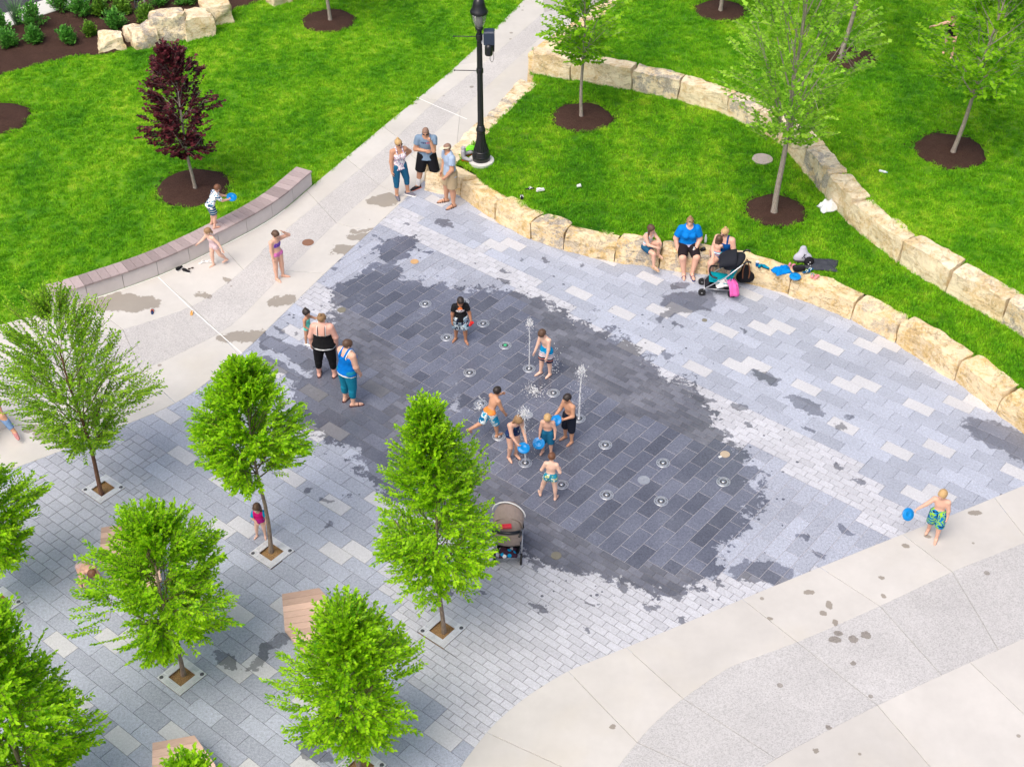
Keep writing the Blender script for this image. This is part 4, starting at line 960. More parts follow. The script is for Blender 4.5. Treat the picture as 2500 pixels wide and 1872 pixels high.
# ------------------------------------------------------------------ trees: trunk, limbs, shoots carrying leaf-sized faces
def rot_to(d):
    d = d.normalized(); u = d.orthogonal().normalized(); return u, d.cross(u)
def leaves_np(C, D, N, size, rng, wide=.55, fold=.35):
    """a folded leaf (two quads-as-triangles pairs) at every base C growing along D with normal N"""
    n = len(C); S = np.cross(D, N); S /= np.linalg.norm(S, axis=1, keepdims=True)+1e-9; N = np.cross(S, D)
    L = (size*rng.uniform(.7, 1.25, n))[:, None]; W = L*wide*.5
    b = C; t = C+D*L+N*(-.12*L); m = C+D*L*.5; l = m+S*W+N*(fold*W); r = m-S*W+N*(fold*W)
    V = np.stack([b, r, t, l], 1).reshape(-1, 3); i = np.arange(n)*4
    F = np.concatenate([np.stack([i, i+1, i+2], 1), np.stack([i, i+2, i+3], 1)]); return V, F
def tree(label, base, H, cb, prof, R, trunk_r, bark, lmat, seed, lean=(0, 0), shoots=620, lps=16, lsize=.055, shoot_len=.42, up=.55, cat='tree', twig=BARK_DARK, wide=.55, droop=0.0, group=None, jag=.22, name='tree'):
    """crown between heights cb and H; prof(t) -> relative radius; R largest radius"""
    rr = random.Random(seed); rng = np.random.default_rng(seed); root = thing(name, label, cat, base, group)
    lx, ly = lean; ax = lambda z: Vector((base.x+lx*z+.03*math.sin(z*2+seed), base.y+ly*z+.03*math.cos(z*1.7+seed), base.z+z))
    m = MB(); zs = [0, .06, .15, .4, .8, 1.3, 2.0, 2.8, 3.6, 4.4, 5.4, 6.5]; zs = [z for z in zs if z < H*.92]
    m.tube([ax(z)-Vector((0, 0, .08 if z == 0 else 0)) for z in zs], [max(.008, trunk_r*(1-z/(H*.97))**.8*(1.45 if z == 0 else 1.15 if z < .1 else 1)) for z in zs], 10); m.build('trunk', bark, root, True)
    mb = MB(); bases = []; nb = 26
    limbs = []
    for k in range(nb):
        t = (k+.5)/nb; z0 = cb*.92+(H*.80-cb*.92)*t**1.05; a = k*2.399+rr.uniform(-.3, .3)
        tt = (z0-cb)/(H-cb); z1 = min(H*.985, z0+(H-cb)*(.16+.22*(1-tt)*up*1.6)); rad = R*prof(max(0, min(1, (z1-cb)/(H-cb))))*rr.uniform(.72, .98)
        p0 = ax(z0); p3 = ax(z1)+Vector((math.cos(a)*rad, math.sin(a)*rad, -droop*rad)); p1 = p0.lerp(p3, .35)+Vector((0, 0, -.05*rad)); p2 = p0.lerp(p3, .7)+Vector((0, 0, -.02))
        pts = curve([p0, p1, p2, p3], 3); r0 = max(.006, trunk_r*.34*(1-tt*.6)); mb.tube(pts, [r0*(1-.8*i/(len(pts)-1)) for i in range(len(pts))], 5); limbs.append(pts)
    # shoots through the whole volume, rooted near limbs, pointing out and up
    C = []; D = []; N = []; nsh = 0; tries = 0
    lpts = [p for l in limbs for p in l[2:]]
    larr = np.array([tuple(p) for p in lpts])
    while nsh < shoots and tries < shoots*6:
        tries += 1; t = rr.random()**.9; z = cb+(H-cb)*t; a = rr.random()*6.283; lob = 1+jag*math.sin(a*3+seed+t*7)+jag*.7*math.sin(a*5-seed*2+t*11)
        rad = R*prof(t)*math.sqrt(rr.uniform(.06, 1.0))*lob
        p = ax(z)+Vector((math.cos(a)*rad, math.sin(a)*rad, 0)); q = lpts[int(np.argmin(((larr-np.array(tuple(p)))**2).sum(1)))]
        if mnoise.noise(p*1.5+Vector((seed, 0, 0))) < -.22: continue              # gaps
        p = p.lerp(q, .25); out = Vector((math.cos(a), math.sin(a), 0)); f = rad/max(.05, R)
        d = (out*(.45+.7*f)+Vector((0, 0, up*(1.25-.5*f)+(t-.4)*.8-droop))+Vector((rr.uniform(-.35, .35), rr.uniform(-.35, .35), rr.uniform(-.3, .3)))).normalized()
        L = shoot_len*rr.uniform(.55, 1.35); pts = [p-d*L*.35, p+d*L*.2, p+d*L*.7+Vector((0, 0, -.04*L))]
        mb.tube([q.lerp(pts[0], .0), pts[0], pts[1], pts[2]] if rr.random() < .35 else pts, [.006, .005, .004, .002][-(4 if False else 3):] if True and len(pts) == 3 and rr.random() > 1 else (.004), 3, caps=False)
        u, v = rot_to(d); ph = rr.random()*6.283; side = u*math.cos(ph)+v*math.sin(ph)
        if abs(side.z) > .75: side = d.cross(Vector((0, 0, 1))).normalized() if abs(d.z) < .95 else side
        nl = int(lps*rr.uniform(.7, 1.3))
        for k in range(nl):
            s = -.3+1.05*k/nl; sg = 1 if k % 2 else -1; b = p+d*L*s
            dd = (side*sg*(.75-.35*max(0, s))+d*(.55+.5*max(0, s))+Vector((rr.uniform(-.25, .25), rr.uniform(-.25, .25), rr.uniform(-.3, .2)))).normalized()
            C.append(tuple(b)); D.append(tuple(dd)); N.append((rr.uniform(-.45, .45), rr.uniform(-.45, .45), 1.0))
        nsh += 1
    mb.build('limbs', twig, root)
    V, F = leaves_np(np.array(C), np.array(D), np.array(N), lsize, rng, wide); np_obj('crown', V, F, lmat, root, smooth=False)
    return root
def oval(lo, hi):                          # widest at t=hi
    def f(t):
        t = max(0.0, min(1.0, t))
        return (lo+(1-lo)*math.sin(math.pi/2*t/hi)) if t < hi else (1-((t-hi)/(1-hi))**1.35)*.96+.04
    return f
def dome(lo, hi):
    def f(t):
        t = max(0.0, min(1.0, t))
        return (lo+(1-lo)*math.sin(math.pi/2*t/hi)) if t < hi else math.cos(math.pi/2*(t-hi)/(1-hi))**.62
    return f
def px_tree(label, bpx, z, ytop, ybot, halfw, prof, bark, lmat, seed, tr, lean=(0, 0), **kw):
    b = G(bpx[0], bpx[1], z); H = top_height(b, ytop); cb = max(.4, top_height(b, ybot)); c = Vector((b.x, b.y, z+(H+cb)/2)); R = halfw*depth(c)/FPX
    return tree(label, b, H, cb, prof, R, tr, bark, lmat, seed, lean, **kw)
elm = dict(shoots=1000, lps=18, lsize=.078, shoot_len=.44)
px_tree('airy light green tree with a reddish trunk in the left paving', (252, 1208), -.04, 742, 1085, 158, dome(.4, .45), BARK_RED, LEAF_MID, 11, .045, (-.035, -.0), shoots=950, lps=16, lsize=.068, shoot_len=.52, up=.75, jag=.25)
px_tree('dense bright green oval tree beside the toddler in pink and blue', (664, 1352), -.04, 900, 1150, 130, oval(.6, .36), BARK_TAN, LEAF_BRIGHT, 12, .045, (-.015, 0), shoots=1200, lps=18, lsize=.078, shoot_len=.36, up=.55, jag=.16)
px_tree('round spreading bright green tree at the lower left', (446, 1652), -.04, 1275, 1555, 158, dome(.5, .36), BARK_TAN, LEAF_BRIGHT, 13, .043, (-.012, 0), **elm, up=.5, jag=.24)
px_tree('tall bright green conical tree in front of the beige stroller', (1080, 1545), -.04, 1000, 1430, 142, oval(.5, .30), BARK_TAN, LEAF_BRIGHT, 14, .042, (-.01, 0), shoots=1200, lps=18, lsize=.078, shoot_len=.42, up=.55, jag=.22)
px_tree('bright green tree at the bottom edge in front of the timber platform', (876, 1880), -.04, 1480, 1795, 142, oval(.55, .36), BARK_TAN, LEAF_BRIGHT, 15, .043, (.012, 0), shoots=1050, lps=18, lsize=.078, shoot_len=.44, up=.6, jag=.26)
px_tree('bright green tree cut off by the left edge above its grate', (8, 1478), -.04, 1090, 1390, 130, dome(.45, .36), BARK_TAN, LEAF_BRIGHT, 16, .043, (-.03, 0), **elm, up=.5, jag=.26)
px_tree('big soft green tree filling the bottom left corner', (95, 2010), -.04, 1530, 1935, 160, dome(.55, .42), BARK_TAN, LEAF_BRIGHT, 17, .045, (0, 0), shoots=1250, lps=18, lsize=.08, shoot_len=.46, up=.5, jag=.26)
px_tree('tree tip poking up at the bottom edge over the timber platform', (552, 2330), -.04, 1884, 2250, 120, oval(.45, .36), BARK_TAN, LEAF_BRIGHT, 18, .043, (0, 0), **elm, up=.55)
map_ = dict(twig=BARK_GREY, wide=.95)
px_tree('small purple leaved maple on the left lawn', (475, 460), .06, 122, 375, 84, dome(.5, .34), BARK_GREY, LEAF_RED, 21, .045, (-.02, 0), shoots=430, lps=11, lsize=.105, shoot_len=.34, up=.5, jag=.3, **map_)
px_tree('thin young maple behind the corner of the upper wall', (1419, 284), Z_MID+.06, -120, 150, 98, oval(.3, .32), BARK_GREY, LEAF_MAPLE, 22, .05, (.0, 0), shoots=330, lps=10, lsize=.12, shoot_len=.45, up=.5, jag=.3, **map_)
px_tree('tall wispy pale green maple in the middle lawn', (1892, 518), Z_MID+.06, -190, 350, 165, dome(.42, .36), BARK_GREY, LEAF_MAPLE_P, 23, .075, (.012, 0), shoots=640, lps=10, lsize=.115, shoot_len=.5, up=1.0, jag=.22, **map_)
px_tree('maple whose trunk leans right above the mulch ring behind the tall tree', (2052, 148), Z_UP+.06, -420, -45, 140, oval(.3, .35), BARK_GREY, LEAF_MAPLE, 24, .07, (.10, 0), shoots=420, lps=10, lsize=.12, shoot_len=.5, up=.7, **map_)
px_tree('leaning maple with a feathery crown on the upper right lawn', (2327, 374), Z_UP+.06, -130, 232, 150, oval(.35, .35), BARK_GREY, LEAF_MAPLE, 25, .06, (.10, 0), shoots=520, lps=10, lsize=.12, shoot_len=.48, up=.5, jag=.28, **map_)
px_tree('maple trunk at the top edge above the upper wall', (1757, 28), Z_UP+.06, -480, -60, 120, oval(.3, .35), BARK_GREY, LEAF_MAPLE, 26, .06, (.02, 0), shoots=300, lps=9, lsize=.12, shoot_len=.48, **map_)
px_tree('bare lower trunk of a maple at the top of the left lawn', (804, 50), .06, -440, -60, 120, oval(.3, .35), BARK_GREY, LEAF_MAPLE, 27, .06, (0, 0), shoots=300, lps=9, lsize=.12, shoot_len=.48, **map_)

# ------------------------------------------------------------------ shrubs of the mulch bed
def shrub(label, p, w, h, mat, seed, name='shrub'):
    c = G(*p); c.z = .03; rr = random.Random(seed); rng = np.random.default_rng(seed); r = w/2*mpp(c); H = h
    root = thing(name, label, 'shrub', c, 'shrubs in the mulch bed'); mb = MB(); C = []; D = []; N = []
    for k in range(30):
        a = rr.random()*6.283; el = rr.uniform(.25, 1.45); d = Vector((math.cos(a)*math.cos(el), math.sin(a)*math.cos(el), math.sin(el))); L = rr.uniform(.75, 1.08)
        e = c+Vector((d.x*r*L, d.y*r*L, max(.06, d.z*H*L))); mid = c.lerp(e, .5)+Vector((0, 0, .05)); mb.tube([c, mid, e], [.009, .006, .003], 4, caps=False)
        for q in range(40):
            s = rr.uniform(.35, 1.05); b = c.lerp(e, s)+Vector((rr.gauss(0, .05), rr.gauss(0, .05), rr.gauss(0, .04))); dd = (d+Vector((rr.uniform(-1, 1), rr.uniform(-1, 1), rr.uniform(-.3, 1)))*.8).normalized()
            C.append(tuple(b)); D.append(tuple(dd)); N.append((rr.uniform(-.6, .6), rr.uniform(-.6, .6), 1.0))
    mb.build('stems', BARK_DARK, root); V, F = leaves_np(np.array(C), np.array(D), np.array(N), .085, rng, .62); np_obj('foliage', V, F, mat, root, smooth=False)
SH = [((22, 118), 48, .55, 0, 'green shrub lowest at the left edge of the mulch bed'), ((6, 85), 50, .7, 0, 'shrub cut by the left edge behind the lowest one'), ((86, 72), 78, .85, 0, 'largest green shrub right of the kerb corner'), ((84, 108), 44, .5, 0, 'small dark green shrub in front of the largest shrub'), ((164, 110), 48, .55, 0, 'compact green shrub alone in the open mulch left of the boulders'), ((222, 90), 32, .4, 1, 'smallest yellow green shrub near the boulders'),
      ((152, 32), 58, .9, 0, 'tall open shrub whose bare stems show beside the kerb'), ((198, 45), 60, .75, 0, 'wide green shrub at the middle of the bed'), ((246, 42), 42, .6, 1, 'yellowish shrub in the middle of the bed'), ((300, 38), 44, .55, 1, 'light yellow green shrub left of the spike light'), ((283, 74), 56, .6, 0, 'bluish green shrub directly behind the first boulders'), ((358, 60), 48, .6, 1, 'bright shrub right of the spike light behind the largest boulder'),
      ((200, 8), 60, .7, 0, 'green shrub at the top edge left of the stake'), ((262, 8), 50, .6, 0, 'green shrub at the top edge next to the stake'), ((330, 2), 40, .5, 0, 'shrub just under the top edge by the stake'), ((388, 18), 52, .6, 0, 'rounded green shrub at the top behind the big boulders'), ((455, 12), 60, .65, 0, 'broad green shrub behind the flat topped boulder'), ((505, 2), 40, .5, 1, 'light green shrub at the top edge behind the last boulder')]
for n, (p, w, h, y, lab) in enumerate(SH): shrub(lab, p, w, h, LEAF_SHRUB_Y if y else LEAF_SHRUB, 100+n)
for n, (p, lab) in enumerate((((45, 62), 'clump of blue green ornamental grass by the kerb corner'), ((140, 6), 'clump of ornamental grass at the top by the kerb'))):
    c = G(*p); rr = random.Random(n+5); mb = MB()
    for k in range(160):
        a = rr.random()*6.283; b = c+Vector((math.cos(a), math.sin(a), 0))*rr.random()*.12; l = rr.uniform(.5, .95); sp_ = rr.uniform(.1, .45); s = Vector((-math.sin(a), math.cos(a), 0))*.006
        m1 = b+Vector((math.cos(a)*sp_*.4, math.sin(a)*sp_*.4, l*.7)); e = b+Vector((math.cos(a)*sp_, math.sin(a)*sp_, l)); mb.add([b-s, b+s, m1+s, m1-s, e], [(0, 1, 2, 3), (3, 2, 4)])
    o = mb.build('ornamental_grass', LEAF_GRASSY, base=c); tag(o, lab, 'grass clump', 'shrubs in the mulch bed')
# ------------------------------------------------------------------ people: one continuous body surface from a distance field, clothing and hair as its children
def surf_nets(f, o, h):
    s = f < 0; nx, ny, nz = f.shape
    c = np.zeros((nx-1, ny-1, nz-1), np.int8)
    cs = [(i, j, k) for i in (0, 1) for j in (0, 1) for k in (0, 1)]
    for (i, j, k) in cs: c += s[i:nx-1+i, j:ny-1+j, k:nz-1+k]
    act = (c > 0) & (c < 8); I = np.argwhere(act); idx = np.full(act.shape, -1, np.int64); idx[act] = np.arange(len(I))
    val = np.stack([f[I[:, 0]+i, I[:, 1]+j, I[:, 2]+k] for (i, j, k) in cs], 1); ca = np.array(cs, float); P = np.zeros((len(I), 3)); n = np.zeros(len(I))
    for a in range(8):
        for b in range(a+1, 8):
            if abs(ca[a]-ca[b]).sum() != 1: continue
            va, vb = val[:, a], val[:, b]; m = (va < 0) != (vb < 0); t = np.where(m, va/np.where(m, va-vb, 1), 0)
            P += np.where(m[:, None], ca[a]+t[:, None]*(ca[b]-ca[a]), 0); n += m
    V = (I+P/n[:, None])*h+o; F = []
    for ax in range(3):
        e = [slice(None)]*3; e2 = [slice(None)]*3; e[ax] = slice(0, f.shape[ax]-1); e2[ax] = slice(1, f.shape[ax])
        d = s[tuple(e)] != s[tuple(e2)]; Q = np.argwhere(d); b, c_ = [(1, 2), (2, 0), (0, 1)][ax]
        ok = (Q[:, b] > 0) & (Q[:, c_] > 0) & (Q[:, b] < act.shape[b]) & (Q[:, c_] < act.shape[c_]); Q = Q[ok]
        def g(db, dc):
            q = Q.copy(); q[:, b] -= db; q[:, c_] -= dc; return idx[q[:, 0], q[:, 1], q[:, 2]]
        quad = np.stack([g(1, 1), g(0, 1), g(0, 0), g(1, 0)], 1); fl = ~s[Q[:, 0], Q[:, 1], Q[:, 2]]; quad[fl] = quad[fl][:, ::-1]; F.append(quad)
    return V, np.concatenate(F)
def A3(v): return np.array((v[0], v[1], v[2]), float)
class Part:
    """tapered capsule; fr = optional frame whose y axis is squeezed by sq; trunc = flat far end"""
    def __init__(s, a, b, ra, rb, sq=None, yax=None, trunc=(0, 0)): s.a, s.b, s.ra, s.rb, s.sq, s.y, s.tr = A3(a), A3(b), ra, rb, sq, None if yax is None else A3(yax), trunc
    def grow(s, g, t0=0.0, t1=1.0, g1=None, trunc=(0, 0)):
        g1 = g if g1 is None else g1; ra = s.ra+(s.rb-s.ra)*t0; rb = s.ra+(s.rb-s.ra)*t1
        return Part(s.a+(s.b-s.a)*t0, s.a+(s.b-s.a)*t1, ra+g, rb+g1, s.sq, s.y, trunc)
    def ev(s, X):
        d = s.b-s.a; L2 = max(1e-9, d@d); p = X-s.a; t = p@d/L2; tc = np.clip(t, 0, 1); q = p-tc[..., None]*d
        if s.sq: yy = q@s.y; q = q+(yy*(1/s.sq-1))[..., None]*s.y
        r = np.sqrt((q*q).sum(-1))-(s.ra+(s.rb-s.ra)*tc)
        if s.sq: r = r*(s.sq*.5+.5)
        L = math.sqrt(L2)
        if s.tr[1]: r = np.maximum(r, (t-1)*L)
        if s.tr[0]: r = np.maximum(r, -t*L)
        return r
def field(parts, h, k=.018, cuts=(), subs=(), pad=.035):
    lo = np.min([np.minimum(p.a-p.ra, p.b-p.rb) for p in parts], 0)-pad; hi = np.max([np.maximum(p.a+p.ra, p.b+p.rb) for p in parts], 0)+pad
    n = np.ceil((hi-lo)/h).astype(int)+2; F = np.full(n, 1.0); ax = [lo[i]+h*np.arange(n[i]) for i in range(3)]
    for p in parts:
        l = np.minimum(p.a-p.ra, p.b-p.rb)-pad; u = np.maximum(p.a+p.ra, p.b+p.rb)+pad
        i0 = np.maximum(0, np.floor((l-lo)/h).astype(int)); i1 = np.minimum(n, np.ceil((u-lo)/h).astype(int)+1)
        X = np.stack(np.meshgrid(*[ax[i][i0[i]:i1[i]] for i in range(3)], indexing='ij'), -1); d = p.ev(X)
        sl = tuple(slice(i0[i], i1[i]) for i in range(3)); f = F[sl]
        if k > 0:
            hh = np.clip(.5+.5*(d-f)/k, 0, 1); F[sl] = d*(1-hh)+f*hh-k*hh*(1-hh)
        else: F[sl] = np.minimum(f, d)
    if cuts or subs:
        X = np.stack(np.meshgrid(*ax, indexing='ij'), -1)
        for (c, nrm) in cuts: F = np.maximum(F, (X-A3(c))@A3(nrm))
        for p in subs: F = np.maximum(F, -p.ev(X))
    return surf_nets(F, lo, h)

def skinmat(name, c):
    m = NT(name); f = m.noise(m.obj(), 9, 3); col = m.mix(f, tuple(x*.93 for x in c), (min(1, c[0]*1.06), c[1]*1.0, c[2]*.98)); m.set(col, .5, 0, .35)
    m.b.inputs['Subsurface Weight'].default_value = .0; return m.m
SK_FAIR = skinmat('skin_fair', (.72, .44, .33)); SK_PINK = skinmat('skin_pink', (.74, .42, .34)); SK_TAN = skinmat('skin_tan', (.56, .31, .20)); SK_BROWN = skinmat('skin_brown', (.40, .20, .12)); SK_LIGHT = skinmat('skin_light', (.78, .52, .41))
HAIR = {'blond': plain('hair_blond', (.50, .33, .15), .55, 0, .4, 40), 'dblond': plain('hair_dark_blond', (.30, .18, .09), .55, 0, .4, 40), 'brown': plain('hair_brown', (.10, .055, .035), .5, 0, .4, 40), 'dark': plain('hair_dark', (.03, .022, .02), .5, 0, .3, 40), 'auburn': plain('hair_auburn', (.17, .075, .04), .5, 0, .4, 40), 'stubble': plain('hair_stubble', (.26, .16, .12), .7)}
def crease(m):
    m.bump(m.noise(m.scale(m.obj(), 1, 1, .55), 17, 3, .6, .8), .02, .7)
def cloth(name, c, rough=.85, var=.16):
    if ('cloth_'+name,) in _plain: return _plain[('cloth_'+name,)]
    m = NT('cloth_'+name); f = m.noise(m.scale(m.obj(), 1, 1, .6), 11, 3, .6, .6); m.set(m.mix(f, tuple(x*(1-var) for x in c), tuple(min(1, x*(1+var)) for x in c)), rough, 0, .15); crease(m); _plain[('cloth_'+name,)] = m.m; return m.m
def patt(name, fn, rough=.8):
    m = NT('cloth_'+name); m.set(fn(m), rough, 0, .2); crease(m); return m.m
EYE = plain('eye_dark', (.03, .02, .02), .3); LIP = plain('lip', (.45, .13, .11), .5); GLASS_D = plain('dark_lens', (.015, .015, .02), .15); WHITE_C = cloth('white', (.80, .80, .80))

class Human:
    def __init__(s, label, at, yaw, h, skin, build=1.0, lean=0, side=0, head=(0, 0), aL=((.25, 0, -1), (.1, .15, -1)), aR=((.25, 0, -1), (.1, .15, -1)), lL=((.08, 0, -1), (.03, 0, -1)), lR=((.08, 0, -1), (.03, 0, -1)),
                 z=0.0, pelvis=None, anchor='feet', hands=('relax', 'relax'), toes=(0, 0), hd=None, chest=0.0, face=True, shw=1.0, group='people at the splash fountain', palm=(None, None), wrist=(None, None)):
        s.h = h; hd = hd or (.230 if h > 1.5 else .215 if h > 1.2 else .20); s.hd = hd; S = (h-hd*.96)/.86; s.S = S; w = build; s.w = w
        f = np.array((math.sin(yaw), -math.cos(yaw), 0)); l = np.array((math.cos(yaw), math.sin(yaw), 0)); up = np.array((0, 0, 1.0)); s.f, s.l = f, l
        ca, sa = math.cos(math.radians(lean)), math.sin(math.radians(lean)); T = up*ca+f*sa; tf = f*ca-up*sa
        cb_, sb = math.cos(math.radians(side)), math.sin(math.radians(side)); T, tl = T*cb_+l*sb, l*cb_-T*sb; s.T, s.tf, s.tl = T, tf, tl
        def vec(v, sg): q = l*v[0]*sg+f*v[1]+up*v[2]; return q/np.linalg.norm(q)
        P0 = np.zeros(3); J = {'pel': P0, 'waist': P0+T*.10*S, 'chest': P0+T*.20*S, 'neck': P0+T*.288*S}
        sw = .098*S*shw*(1+.14*(w-1))
        for n, sg, a, lg, to in (('L', 1, aL, lL, toes[0]), ('R', -1, aR, lR, toes[1])):
            J['sh'+n] = P0+T*.262*S+tl*sg*sw; J['el'+n] = J['sh'+n]+vec(a[0], sg)*.165*S; J['wr'+n] = J['el'+n]+vec(a[1], sg)*.145*S; s.__dict__['fd'+n] = vec(a[1], sg)
            J['hp'+n] = P0+tl*sg*.052*S*(1+.25*(w-1)); J['kn'+n] = J['hp'+n]+vec(lg[0], sg)*.245*S; J['an'+n] = J['kn'+n]+vec(lg[1], sg)*.245*S
            an = math.radians(to); fd = (f*math.cos(an)+l*math.sin(an)*sg)
            sh = vec(lg[1], sg)
            if sh[2] > -.75: fd = fd*.6+np.array((0, 0, -.6))*(1 if sh@f < 0 else -.3); fd /= np.linalg.norm(fd)
            s.__dict__['toe'+n] = fd
        low = min(min(J['an'+n][2]-.038*S, (J['an'+n]+s.__dict__['toe'+n]*.1*S)[2]-.018*S) for n in 'LR')
        if pelvis is not None: off = A3(pelvis)
        else:
            if anchor == 'feet': c = (J['anL']+J['anR'])/2+f*.03*S
            elif anchor == 'L': c = J['anL']+f*.03*S
            else: c = J['anR']+f*.03*S
            b = A3(at); off = np.array((b[0]-c[0], b[1]-c[1], b[2]+z-low))
        s.J = {k: v+off for k, v in J.items()}; J = s.J; s.base = Vector((float(off[0]), float(off[1]), float(off[2]+low) if pelvis is None else float(b_z(at, z))))
        hy, hp = math.radians(head[0]), math.radians(head[1]); hf = tf*math.cos(hy)+tl*math.sin(hy) if lean < 50 else f*math.cos(hy)+l*math.sin(hy); HU = T*.6+up*.4; HU /= np.linalg.norm(HU); hf = hf-HU*(hf@HU); hf /= np.linalg.norm(hf)
        hf, HU = hf*math.cos(hp)-HU*math.sin(hp), HU*math.cos(hp)+hf*math.sin(hp); hl = np.cross(HU, hf); s.hf, s.hu, s.hl = hf, HU, hl
        hc = J['neck']+(T*.5+HU*.5)*(.022*S+hd*.52)+hf*.012; s.hc = hc; wl = 1+.45*(w-1)
        B = {}
        tr = [(J['pel']-T*.01*S, .086*(1+.55*(w-1))), (J['pel']+T*.04*S, .090*(1+.62*(w-1))), (J['waist'], .074*(1+1.05*(w-1))), (J['chest'], .092*(1+.62*(w-1))), (J['pel']+T*.25*S, .080*(1+.35*(w-1)))]
        sq = .66+.10*(w-1); B['torso'] = [Part(tr[i][0], tr[i+1][0], tr[i][1]*S, tr[i+1][1]*S, sq, tf) for i in range(4)]
        B['yoke'] = [Part(J['shL']-tl*.012*S-T*.004*S, J['shR']+tl*.012*S-T*.004*S, .037*S*wl, .037*S*wl), Part(J['neck']-T*.012*S, J['shL'], .034*S*wl, .030*S*wl), Part(J['neck']-T*.012*S, J['shR'], .034*S*wl, .030*S*wl)]
        if chest: B['bust'] = [Part(J['chest']+tl*sg*.045*S+tf*.045*S, J['chest']+tl*sg*.045*S+tf*(.05+.012*chest)*S-T*.01*S, .046*S*(1+.3*(w-1)), .042*S*(1+.3*(w-1))) for sg in (1, -1)]
        else: B['bust'] = []
        B['neck'] = [Part(J['neck']-T*.03*S, hc-HU*hd*.2, .036*S*(1+.2*(w-1)), .031*S)]
        B['head'] = [Part(hc+HU*hd*.10-hf*hd*.06, hc+HU*hd*.06+hf*hd*.04, hd*.375, hd*.36, .9, hl), Part(hc-HU*hd*.02+hf*hd*.06, hc-HU*hd*.30+hf*hd*.15, hd*.29, hd*.17), Part(hc+HU*hd*.02+hf*hd*.36, hc-HU*hd*.09+hf*hd*.42, hd*.03, hd*.055)]
        B['head'] += [Part(hc+hl*sg*hd*.33-hf*hd*.02+HU*hd*.02, hc+hl*sg*hd*.37-hf*hd*.04-HU*hd*.10, hd*.05, hd*.04) for sg in (1, -1)]
        for n in 'LR':
            B['ua'+n] = [Part(J['sh'+n], J['el'+n], .040*S*wl, .029*S*wl)]; B['fa'+n] = [Part(J['el'+n], J['wr'+n], .030*S*wl, .0195*S*(1+.2*(w-1)))]
            sd = J['an'+n]-J['kn'+n]; bk = np.cross(np.cross(sd, f), sd); bk = bk/(np.linalg.norm(bk)+1e-9)
            B['th'+n] = [Part(J['hp'+n], J['kn'+n], .066*S*(1+.6*(w-1)), .042*S*wl)]; B['sn'+n] = [Part(J['kn'+n], J['an'+n], .040*S*wl, .024*S), Part(J['kn'+n]+sd*.22-bk*.012*S, J['kn'+n]+sd*.45-bk*.012*S, .036*S*wl, .030*S*wl)]
            td = s.__dict__['toe'+n]; a = J['an'+n]; dn = np.array((0, 0, -1.0)) if abs(td[2]) < .5 else np.array(sd/np.linalg.norm(sd))
            B['ft'+n] = [Part(a+dn*.018*S-td*.022*S, a+dn*.021*S+td*.085*S, .0225*S, .0185*S), Part(a+dn*.004*S, a+dn*.016*S+td*.05*S, .024*S, .018*S), Part(a+dn*.022*S+td*.08*S, a+dn*.024*S+td*.118*S, .019*S, .0135*S)]
        s.B = B; s.root = thing('person', label, 'person', s.base, group); s.hn = 0
        vox = .0135 if h > 1.5 else .0115
        allp = sum(B.values(), []); V, F = field(allp, vox, .022*S/1.6+.006)
        for n, mode, pm in (('L', hands[0], palm[0]), ('R', hands[1], palm[1])):
            hv, hf_ = s.hand(n, mode, pm); F = np.concatenate([F, hf_+len(V)]); V = np.concatenate([V, hv])
        s.body = np_obj('body', V, F, skin, s.root)
        if face:
            m = MB()
            for sg in (1, -1): m.ball(hc+hf*hd*.335+hl*sg*hd*.145+HU*hd*.02, hd*.045, 8, 6)
            m.build('eyes', EYE, s.root, True)
            a = hc+hf*hd*.31-HU*hd*.235; MB().tube([a+hl*hd*.09-hf*hd*.03, a, a-hl*hd*.09-hf*hd*.03], [hd*.02, hd*.035, hd*.02], 6).build('mouth', LIP, s.root, True)
    def hand(s, n, mode, pm):
        S = s.S; d = s.__dict__['fd'+n]; w = s.J['wr'+n]; sg = 1 if n == 'L' else -1
        inn = -s.l*sg if pm is None else A3(pm); inn = inn-d*(inn@d); inn /= np.linalg.norm(inn)+1e-9      # palm faces
        th = np.cross(d, inn)*sg; 
        if th@s.f < 0 and pm is None: th = -th
        k = .105*S/.18; L = .9*S*.1/.17*.17   # hand length about a tenth of stature
        u = S*.1; c = {'relax': (.35, .35), 'grip': (.95, .9), 'open': (.08, .1), 'fist': (1.3, 1.2)}[mode]; ps = []
        r = max(.0065, u*.055); ps.append(Part(w-d*u*.1, w+d*u*.12, u*.14, u*.16)); 
        for q in (-1.5, -.5, .5, 1.5):
            b = w+d*u*.46+th*q*u*.105; ps.append(Part(w+d*u*.1+th*q*u*.075, b, u*.105, u*.085))
            le = u*(.46-.045*abs(q-.4)); d1 = d*math.cos(c[0])+inn*math.sin(c[0])+th*q*.05; d2 = d*math.cos(c[0]+c[1])+inn*math.sin(c[0]+c[1])+th*q*.05
            m = b+d1*le*.5; ps.append(Part(b, m, r*1.15, r)); ps.append(Part(m, m+d2*le*.5, r, r*.8))
        b = w+d*u*.14+th*u*.13; t1 = d*.62+th*.62+inn*.3; t1 /= np.linalg.norm(t1); t2 = d*.8+th*.15+inn*(.35+.4*c[0]); t2 /= np.linalg.norm(t2)
        ps.append(Part(b, b+t1*u*.26, r*1.5, r*1.2)); ps.append(Part(b+t1*u*.26, b+t1*u*.26+t2*u*.2, r*1.2, r*.85))
        s.__dict__['hc'+n] = w+d*u*.55+inn*u*.12; s.__dict__['in'+n] = inn
        return field(ps, max(.005, u*.04), r*.5, pad=.02)
